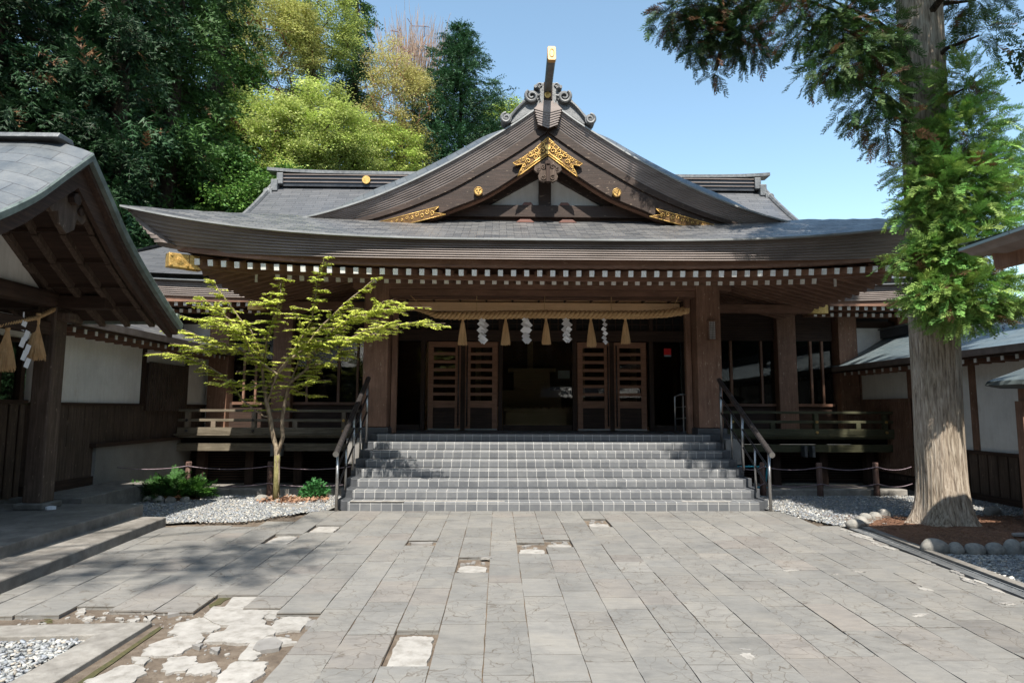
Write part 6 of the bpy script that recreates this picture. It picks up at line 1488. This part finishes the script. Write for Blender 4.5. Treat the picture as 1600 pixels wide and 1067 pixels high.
shrub('cypress_shrub', 'feathery bright green shrub shoot in sun beside the second fence post', (-5.42, 11.75), 55, (.2, .36), .35, .34, (.10, .24, .04))
ct, ctt = clump_template(16, .16, .10, 5, 1.)
shrub('leafy_shrub', 'small round-leaved glossy shrub between the little tree and the handrail', (-3.3, 11.75), 34, (.7, 1.0), .34, .34, (.05, .17, .05), ct, ctt, 'leaf', .9)
# ================================================================== THE BIG CEDAR at the right
ced = thing('cedar_tree', 'tall cedar with pale fluted trunk and hanging green sprays at the right of the steps', 'tree', (6.2, 9.0, 0))
from mathutils import noise as mn
b = MB(); N_ = 180; zs = [-.05, 0, .05, .1, .16, .23, .3, .4]+[.4+.12*i for i in range(1, 60)]+[8.2, 9.5, 12, 15, 18]; rings = []
for z in zs:
    r_ = .300+.155*math.exp(-z/.22)+.012*math.exp(-((z-3)/.8)**2) if z < 9 else .30-(z-9)*.025; r_ = max(.05, r_); cx = 6.245+.020*max(0, z-1); row = []
    for k_ in range(N_+1):
        a = 2*math.pi*k_/N_; fl = 1+(.05*math.exp(-z/1.6)+.09*math.exp(-z/.16))*math.sin(a*5+.6+z*.05)+.02*math.sin(a*9+1+z*.1)+.03*abs(mn.noise((a*7*.8, math.sin(a)*3, z*.55)))+.045*abs(mn.noise((math.cos(a)*9, math.sin(a)*9, z*.9)))-.02
        row.append((cx+r_*fl*math.cos(a), 9.05+r_*fl*math.sin(a), z))
    rings.append(row)
b.grid(rings); o = b.build('trunk', M['bark'], smooth=True, fixn=False); rel(o, ced)
rg = np.random.RandomState(21)
CP, CDr, CS, CC = [], [], [], []
class Limbs:
    def __init__(s): s.L = []
    def tube(s, *a, **k): q = MB(); q.tube(*a, **k); s.L.append(q)
limbs = Limbs()
for (x, y, z, r_, n) in ((6.35, 7.5, 8.9, .7, 130), (6.6, 7.0, 8.2, .55, 90), (5.9, 7.3, 9.4, .8, 120), (6.7, 7.9, 9.8, .8, 110), (6.2, 6.6, 8.6, .6, 90)):  # clumps out of view, added to shade the upper trunk
    u = rg.normal(0, 1, (n, 3)); u /= np.linalg.norm(u, axis=1, keepdims=True); CP.append(np.array([x, y, z])+u*(rg.rand(n)**.5)[:, None]*r_*np.array([1, 1, .6])); CDr.append(u*np.array([1, 1, .4])+np.array([0, 0, -.3])); CS.append(rg.uniform(.3, .5, n)); CC.append(np.tile([.04, .09, .022], (n, 1))*rg.uniform(.7, 1.2, (n, 1)))
    limbs.tube([(6.35, 9.0, z-.8), (x, y, z)], [.06, .015], 6)
def clump(px, py, D, rx, ry, rd, n, size=(.19, .34), col=(.065, .155, .025), bright=1., dead=.04, droop=.35, stem=True):
    """foliage mass centred where the tree carries it; rx.. in metres"""
    c = np.array(tuple(WY(px, py, D)))
    if stem:
        root = np.array([6.28, 9.05, max(1.2, c[2]-.25)]); mid = (root+c)/2+np.array([0, 0, .12]); limbs.tube([root, mid, c], [.045, .035, .012], 6, rough=.1)
    u = rg.normal(0, 1, (n, 3)); u /= np.linalg.norm(u, axis=1, keepdims=True); r_ = rg.rand(n)**.45
    P = c+u*r_[:, None]*np.array([rx, rd, ry]); d = u*np.array([1, 1, .5])+np.array([0, 0, -droop*.3])+rg.normal(0, .35, (n, 3))
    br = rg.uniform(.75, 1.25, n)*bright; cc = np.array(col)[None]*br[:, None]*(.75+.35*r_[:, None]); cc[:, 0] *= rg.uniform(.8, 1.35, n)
    de = rg.rand(n) < dead; cc[de] = np.array([.16, .08, .04])*rg.uniform(.5, 1.2)
    CP.append(P); CDr.append(d); CS.append(rg.uniform(*size, n)); CC.append(cc)
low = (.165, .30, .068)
for a in ((1505, 140, 8.5, .32, .36, .3, 120), (1505, 215, 8.5, .52, .48, .5, 230), (1490, 300, 8.4, .62, .5, .5, 260), (1515, 290, 8.5, .6, .5, .5, 200), (1510, 375, 8.4, .6, .45, .5, 240), (1560, 330, 8.6, .4, .5, .4, 120),
          (1470, 400, 8.4, .3, .35, .3, 90), (1570, 250, 8.6, .3, .3, .3, 50), (1425, 330, 8.6, .28, .25, .25, 45), (1420, 262, 8.6, .22, .22, .2, 36), (1410, 405, 8.5, .16, .12, .16, 24), (1448, 215, 8.6, .16, .25, .2, 30),
          (1500, 455, 8.3, .55, .30, .45, 190), (1545, 462, 8.3, .42, .30, .4, 130), (1500, 492, 8.3, .4, .16, .4, 80), (1436, 470, 8.4, .16, .16, .15, 26), (1455, 300, 8.55, .18, .35, .2, 60), (1450, 395, 8.5, .2, .28, .2, 60), (1462, 455, 8.4, .25, .25, .25, 70), (1425, 510, 8.3, .12, .10, .12, 0)):
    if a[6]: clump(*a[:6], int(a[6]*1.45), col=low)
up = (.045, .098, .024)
for a in ((1300, 15, 8.2, .55, .38, .5, 150), (1255, 60, 8.2, .28, .26, .3, 60), (1325, 100, 8.2, .42, .32, .4, 120), (1365, 60, 8.3, .42, .55, .4, 150), (1360, 170, 8.3, .45, .35, .4, 130), (1395, 215, 8.4, .32, .28, .3, 70),
          (1235, 5, 8.0, .4, .22, .4, 50), (1440, 0, 9.7, .5, .3, .3, 80), (1525, 15, 8.9, .45, .3, .4, 100), (1385, 140, 8.6, .3, .35, .3, 60), (1290, 120, 8.0, .3, .2, .3, 50), (1530, 70, 8.4, .25, .3, .3, 50), (1320, 60, 8.0, .5, .4, .4, 90)):
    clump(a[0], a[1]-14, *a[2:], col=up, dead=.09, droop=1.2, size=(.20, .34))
# the long branch reaching left across the top
LBY = 10.4
for (x, y, rx, ry, n) in ((1180, -10, .5, .25, 70), (1120, 5, .45, .25, 80), (1075, 12, .45, .22, 80), (1050, 25, .25, .16, 36), (1100, 50, .35, .18, 60), (1140, 65, .35, .15, 60), (1175, 75, .22, .12, 36), (1150, 35, .4, .2, 60), (1095, 70, .14, .1, 18), (1117, 108, .07, .08, 10)):
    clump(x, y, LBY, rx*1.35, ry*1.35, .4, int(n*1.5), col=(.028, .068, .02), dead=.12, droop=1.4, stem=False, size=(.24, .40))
for pth in (((6.3, 9.0, 8.2), tuple(WY(1250, -20, 10.2)), tuple(WY(1150, 20, LBY)), tuple(WY(1060, 25, LBY))), (tuple(WY(1150, 20, LBY)), tuple(WY(1130, 70, LBY)), tuple(WY(1118, 110, LBY))), ((6.3, 9.0, 6.6), tuple(WY(1340, 60, 8.2)), tuple(WY(1280, 90, 8.2)))):
    limbs.tube(pth, [.06*(1-i/len(pth))+.008 for i in range(len(pth))], 6, rough=.1)
# crown above the picture, it shades the trunk and the roof
for k_ in range(26):
    z = rg.uniform(9.0, 17); a = rg.rand()*6.28; rr2 = rg.uniform(.6, 2.7)*(1-(z-9)/11); c = Vector((6.3+rr2*math.cos(a), 9.0+rr2*math.sin(a), z-rr2*.2))
    u = rg.normal(0, 1, (70, 3)); u /= np.linalg.norm(u, axis=1, keepdims=True); r_ = rg.rand(70)**.45; CP.append(np.array(tuple(c))+u*r_[:, None]*np.array([.75, .75, .4])); CDr.append(u*np.array([1, 1, .4])+np.array([0, 0, -.3])); CS.append(rg.uniform(.35, .6, 70)); CC.append(np.tile(np.array(up), (70, 1))*rg.uniform(.7, 1.2, (70, 1)))
    limbs.tube([(6.3, 9.05, z-rr2*.1), tuple(c)], [.05, .015], 5)
P, D_, S_, Cc = np.concatenate(CP), np.concatenate(CDr), np.concatenate(CS), np.concatenate(CC)
o = instances('crown', TN, TNt, P, rotmats(D_, roll=rg.normal(0, .6, len(P))), S_, Cc, M['needle']); rel(o, ced)
for q in limbs.L: rel(q.build('limb', M['barkdk'], smooth=True, fixn=False), ced)
b = MB()       # two side stems beside the trunk, brownish
for x0, y0 in ((1497, 8.85), (1474, 8.75)):
    b.tube([WY(x0, 455, y0), WY(x0-2, 400, y0), WY(x0+2, 340, y0), WY(x0, 250, y0)], [.05, .045, .04, .03], 8, rough=.05)
o = b.build('side_stems', M['barkdk'], smooth=True); rel(o, ced)
# leafy branch tip at the right edge (another tree off to the right)
t2 = thing('broadleaf_tree', 'dark leafy branch end poking in at the upper right edge', 'tree', (8.6, 9.5, 0))
b = MB(); b.tube([(8.9, 9.5, 0), (8.95, 9.5, 4), (9.0, 9.4, 7.2)], [.16, .12, .07], 10); b.tube([(8.95, 9.45, 5.2), tuple(WY(1640, 80, 9)), tuple(WY(1592, 85, 9))], [.06, .03, .01], 6); rel(b.build('trunk', M['barkdk'], smooth=True), t2)
cl, clt = clump_template(18, .22, .085, 9, .9)
pp = np.concatenate([np.array(tuple(WY(x, y, 9.0)))+rg.normal(0, 1, (n, 3))*np.array([.09, .15, .09]) for x, y, n in ((1596, 60, 5), (1586, 88, 8), (1600, 112, 6), (1620, 90, 14), (1650, 60, 14), (1680, 110, 14))])
o = instances('foliage', cl, clt, pp, rotmats(rg.normal(0, 1, (len(pp), 3))), np.full(len(pp), .8), np.tile([.03, .07, .02], (len(pp), 1)), M['leaf']); rel(o, t2)
# ================================================================== TREES BEHIND
GRP = 'trees on the slope behind the shrine'
def conifer(name, label, x, y, h, base, rw, n, col, seed, size=.9, droop=.3, tmpl=(TB, TBt), z0=0, shape=.85, up=0., group=GRP, dead=.03, gap=.0, lm=5.0):
    t = thing(name, label, 'tree', (x, y, z0), group=group); rg = np.random.RandomState(seed)
    b = MB(); b.tube([(x, y, z0-1), (x, y, z0+h*.5), (x+.05, y, z0+h*.98)], [.014*h, .010*h, .02], 9, rough=.04, seed=seed); P, D, S, Cc = [], [], [], []; nl = int(h*lm); lb2 = b
    for i in range(nl):
        f = (i+rg.rand())/nl; z = base+(h-base)*f; R0 = rw*(1-f)**shape*rg.uniform(.65, 1.15)+.15; a = rg.rand()*6.28; m_ = max(4, int(n/nl*(R0/rw*1.5+.25)))
        ex = np.array([math.cos(a), math.sin(a), -.12+up]); lb2.tube([(x, y, z0+z), (x+ex[0]*R0, y+ex[1]*R0, z0+z+ex[2]*R0)], [.03, .008], 4, cap=False)
        s = np.where(rg.rand(m_) < .25, .05+.3*rg.rand(m_), .25+.75*rg.rand(m_)**.7); p = np.array([x, y, z0+z])+ex[None]*R0*s[:, None]+rg.normal(0, 1, (m_, 3))*np.array([.22, .22, .13])*R0*.55
        d = ex[None]+rg.normal(0, .55, (m_, 3)); d[:, 2] -= droop; P.append(p); D.append(d); S.append(size*rg.uniform(.6, 1.2, m_)*(.5+.5*(1-f))); c = np.array(col)[None]*(rg.uniform(.65, 1.3)*rg.uniform(.75, 1.25, (m_, 1))); c[rg.rand(m_) < dead] = [.14, .07, .03]; Cc.append(c)
    P, D, S, Cc = map(np.concatenate, (P, D, S, Cc)); o = instances('crown', tmpl[0], tmpl[1], P, rotmats(D, roll=rg.normal(0, .7, len(P))), S, Cc, M['needle']); rel(o, t)
    rel(b.build('trunk', M['barkdk'], smooth=True, fixn=False), t); return t
def broad(name, label, x, y, h, c, r3, ntar, ncl, col, col2, seed, lsize=.11, crad=.42, mat='leaf', bark='barkdk', group=GRP, per=16, rtip=.012, sparse=0, z0=0):
    """crown ellipsoid centre c (x,y,z) radii r3"""
    t = thing(name, label, 'tree', (x, y, z0), group=group); rg = np.random.RandomState(seed); c = np.array(c, float); r3 = np.array(r3, float)
    u = rg.normal(0, 1, (ntar, 3)); u /= np.linalg.norm(u, axis=1, keepdims=True); rad = rg.uniform(.45, 1.0, ntar)**.7
    lobes_ = rg.normal(0, 1, (11, 3)); lobes_ /= np.linalg.norm(lobes_, axis=1, keepdims=True); bump_ = .60+.48*np.max(u@lobes_.T, axis=1)**4
    tg = c+u*(rad*bump_)[:, None]*r3; tg = tg[np.argsort(np.linalg.norm(tg-np.array([x, y, c[2]-r3[2]]), axis=1))]
    base = [np.array([x, y, z0-1.]), np.array([x, y, (z0+c[2]-r3[2])/2]), np.array([x+(c[0]-x)*.3, y+(c[1]-y)*.3, c[2]-r3[2]*.8]), c-np.array([0, 0, r3[2]*.3])]
    nodes, parents, tips = colonise(base, [-1, 0, 1, 2], tg, sag=.06, step=.6)
    o = branches('branches', nodes, parents, tips, rtip, M[bark], None, n=4); rel(o, t)
    b = MB(); b.tube(base[:3], [.03*h/2+.05, .02*h/2+.05, .014*h/2+.03], 8); rel(b.build('trunk', M[bark], smooth=True), t)
    if ncl:
        A = np.array(nodes); ti = rg.choice(len(tips), ncl); tp = A[np.array(tips)[ti]]; tb_ = rg.uniform(.62, 1.25, len(tips))[ti][:, None]; P = tp+rg.normal(0, 1, (ncl, 3))*np.array([.42, .42, .16])*crad; cl, ct_ = clump_template(per, crad, lsize, seed, .45)
        mixv = rg.rand(ncl, 1)**1.3; cc = (np.array(col)[None]*(1-mixv)+np.array(col2)[None]*mixv)*rg.uniform(.85, 1.15, (ncl, 1))*tb_; a = rg.rand(ncl)*6.28
        o = instances('foliage', cl, ct_, P, rotmats(np.stack([np.cos(a), np.sin(a), rg.normal(-.1, .2, ncl)], 1)), rg.uniform(.7, 1.25, ncl), cc, M[mat]); rel(o, t)
    return t
def PX(px, Y): return WY(px, 400, Y).x
def PZh(py, Y, px=400): return WY(px, py, Y).z
# slope
P = []
for j in range(20):
    y = 25+j*4; P.append([(x, y, -.2+max(0, (y-26))*.42*sstep((6-x)/22)+.3*math.sin(x*.3+y*.2)*min(1, j/3)) for x in range(-80, 60, 4)])
b = MB(); b.grid(P); struct(b.build('hill', mk('forest_floor', (.02, .03, .01), (.05, .06, .02), (.09, .08, .04), (1, 1, 1), 3, .95), smooth=True, fixn=False))
dk = (.020, .056, .019); dk2 = (.060, .13, .032)
for i, (px, Y, h, bs, rw, n, c, lab) in enumerate([
    (-40, 17, 22, 1.5, 3.0, 2600, dk, 'huge dark cedar at the far left edge rising behind the gate'), (70, 20, 25, 1.5, 3.2, 2600, dk, 'dark tall cedar behind the left gate roof, second from the left edge'), (170, 18.5, 23, 1.5, 2.6, 2500, dk, 'dark tall cedar over the corner of the gate roof, its trunk dim'),
    (255, 21, 25, 2, 2.7, 2500, dk2, 'dark green cedar over the left tip of the front roof'), (325, 25, 27, 2, 2.7, 2400, dk2, 'mid green cedar catching sun at its right side, left of the maples'), (120, 27, 30, 6, 3.6, 1700, dk, 'shadowy cedar in the second row between the two left cedars'), (-20, 30, 32, 6, 4, 1500, dk, 'shadowy cedar in the second row at the far left'),
    (230, 31, 33, 6, 4, 1700, dk, 'shadowy cedar in the second row behind the roof tip'), (545, 40, 33, 8, 3.2, 2400, dk2, 'dark conifer rising behind the pale maples, its top by the blue sky'), (470, 43, 31, 8, 3.2, 1700, dk2, 'dark conifer behind the tall yellow-green maple'), (360, 38, 36, 6, 4, 1500, dk, 'shadowy cedar in the third row behind the mid green cedar')]):
    conifer('cedar_tree', lab, PX(px, Y), Y, h, bs, rw, int(n*2.5), c, 40+i, size=.66+.013*Y, droop=.45, lm=8)
conifer('fir_tree', 'isolated dark green fir with layered branches against the blue sky left of the gable', PX(716, 33), 33, PZh(40, 33, 716), 5, 6.3, 21000, (.032, .088, .034), 71, size=.85, droop=.02, tmpl=(TB, TBt), shape=.72, up=.16, dead=.0, lm=15)
lg_, lg2 = (.33, .43, .09), (.58, .62, .24)
YY = 24
for i, (px, py, Y, rx, rz, nt_, nc, c1, c2, lab) in enumerate([
    (395, 235, 24, 2.7, 2.5, 260, 1500, lg_, lg2, 'pale green maple with layered foliage right above the left end of the main roof'),
    (505, 215, 25.5, 3.0, 2.3, 280, 1700, lg_, lg2, 'bright green maple with rounded crown behind the main roof ridge'),
    (585, 245, 28, 2.2, 1.8, 170, 800, (.30, .42, .07), (.42, .46, .12), 'yellowish green low maple between the round maple and the fir'),
    (420, 60, 34, 4.2, 3.6, 300, 1400, (.36, .38, .10), (.48, .47, .18), 'tall airy yellow-green tree at the top, showing sky between thin limbs'),
    (475, 30, 36, 3.2, 3.4, 240, 1000, (.30, .38, .09), (.44, .48, .15), 'tall bright green tree next to the airy yellow-green one at the top'),
    (618, 150, 31, 2.1, 3.3, 260, 900, (.42, .38, .13), (.58, .54, .23), 'ochre budding tree with fine twigs beside the fir'),
    (600, 235, 30, 2.6, 1.8, 200, 700, (.36, .32, .10), (.44, .38, .14), 'ochre green low tree under the budding tree'),
    (330, 280, 22, 1.8, 1.4, 120, 620, (.05, .13, .025), (.12, .24, .045), 'deep green low tree just above the left roof tip'),
    (420, 320, 21.5, 2.2, 1.1, 130, 620, (.06, .15, .03), (.15, .27, .05), 'low deep green bush-like tree behind the left end of the main roof'),
    (785, 190, 38, 1.9, 1.5, 100, 420, (.30, .42, .06), (.40, .45, .1), 'yellow-green treetop peeping out right behind the fir')]):
    cz = PZh(py, Y, px); cx = PX(px, Y)
    broad('maple_tree' if i in (0, 1, 2, 7) else 'broadleaf_tree', lab, cx, Y+.4, cz, (cx, Y, cz), (rx, rx*.8, rz), nt_, int(nc*1.35), c1, c2, 90+i, lsize=.105 if i < 3 else (.085 if i in (5, 6) else .12), crad=.40, bark='barkdk' if i not in (3, 5) else 'twig', rtip=.010)
bt = broad('bare_tree', 'leafless reddish tree with a haze of fine upright twigs left of the fir', PX(640, 36), 36.5, 17, (PX(643, 36), 36, PZh(105, 36, 640)), (2.6, 2.0, 3.6), 60, 0, (.34, .2, .12), (.4, .28, .15), 130, lsize=.07, crad=.3, bark='twig', per=8, rtip=.017)
b = MB(); cx_, cz_ = PX(640, 36), PZh(105, 36, 640)
for i in range(520):
    u, v = rnd.gauss(0, 1.15), rnd.gauss(0, .8); z0_ = cz_-2.6+rnd.random()*3.6; lean = u*.22; L_2 = rnd.uniform(1.2, 2.8)
    p_ = [(cx_+u*.55+lean*(z0_-cz_+3)*.35, 36+v, z0_)]
    for k_ in range(4): p_.append((p_[-1][0]+lean*L_2*.12+rnd.gauss(0, .07), p_[-1][1]+rnd.gauss(0, .07), p_[-1][2]+L_2/4))
    b.tube(p_, [.022, .019, .015, .011, .006], 3, cap=False)
rel(b.build('twigs', mk('pale_twig', (.30, .20, .15), (.44, .32, .25), None, (1, 1, 1), 9, .9), fixn=False), bt)
# ================================================================== BEHIND THE CAMERA (seen only in the window glass and as shade)
def hz_(x, y): d = max(abs(x)-26, -y-26, 0); return -.2+(19+1.5*math.sin(x*.21+y*.1)+math.sin(x*.5+y*.4))*sstep(d/16)*sstep((14-y)/10 if x > 0 else (30-y)/10)
b = MB(); b.grid([[(x, y, hz_(x, y)) for x in range(-76, 77, 4)] for y in range(-76, 33, 4)]); struct(b.build('hill', mk('sky_block_wood', (.012, .02, .008), (.03, .05, .02), None, (1, 1, 1), 2, .95), smooth=True, fixn=False))  # unseen wooded rise added on three sides to cut the sky light
GB = 'trees standing behind the photographer'
pine = thing('pine_tree', 'tall leaning pine behind the photographer whose crown shades the paving at the left', 'tree', (-9.5, -4, 0), group=GB)
pp = []; tb = MB(); gs = [(310, 898, .30, 12), (215, 880, .34, 11), (425, 862, .40, 20), (350, 850, .42, 14), (300, 876, .42, 14), (115, 893, .36, 8), (480, 815, .3, 5), (385, 885, .3, 10)]
rg = np.random.RandomState(77)
for (x, y, r_, n) in gs:
    g0 = WZ(x, y, 0); k_ = (13.5+rg.rand()*1.5)/sd.z; c = np.array(tuple(g0+sd*k_)); pp.append(c+rg.normal(0, 1, (n, 3))*np.array([.62, .26, .2])*r_); tb.tube([(-8.2, -2.6, 11.5), tuple((c+np.array([-8.2, -2.6, 12.2]))/2), tuple(c)], [.07, .04, .015], 5)
pp = np.concatenate(pp); o = instances('crown', TF, TFt, pp, rotmats(rg.normal(0, 1, (len(pp), 3))), np.full(len(pp), .62), np.tile([.03, .07, .02], (len(pp), 1)), M['needle']); rel(o, pine)
tb.tube([(-9.5, -4, 0), (-9.2, -3.8, 5), (-8.2, -2.6, 11.5)], [.3, .24, .14], 10); rel(tb.build('trunk', M['barkdk'], smooth=True), pine)
proto = conifer('cedar_tree', 'dark cedar behind the photographer', -13, -12, 19, .4, 4.6, 4200, dk, 201, size=1.7, group=GB)
for i, (x, y) in enumerate(((-8.5, -23), (-2.5, -24), (3, -22), (7.5, -24), (12.5, -23), (17, -15), (-19, -16), (21, -22), (0, -27), (-6, -28))):
    c = dup_tree(proto); c.location = (x, y, 0); c['label'] = 'dark cedar behind the photographer'
oh = thing('facing_hall', 'low wooden hall with a copper roof standing behind the photographer', 'hall', (0, -16, 0))
b = MB(); b.box(3.2, 9.6, -16.5, -14.5, 0, 2.4); rel(b.build('wall', M['darkz']), oh)
b = MB(); b.grid([[(2.8, -13.6, 2.45), (10, -13.6, 2.45)], [(3.0, -15.2, 3.2), (9.8, -15.2, 3.2)], [(2.8, -17.2, 2.45), (10, -17.2, 2.45)]]); rel(b.build('roof', M['shingle_far'], fixn=False), oh)
for i in range(7):
    b = MB(); x = 3.3+i*.93; b.box(x-.08, x+.08, -14.5, -14.3, 0, 2.1); rel(b.build('post', M['wood']), oh)
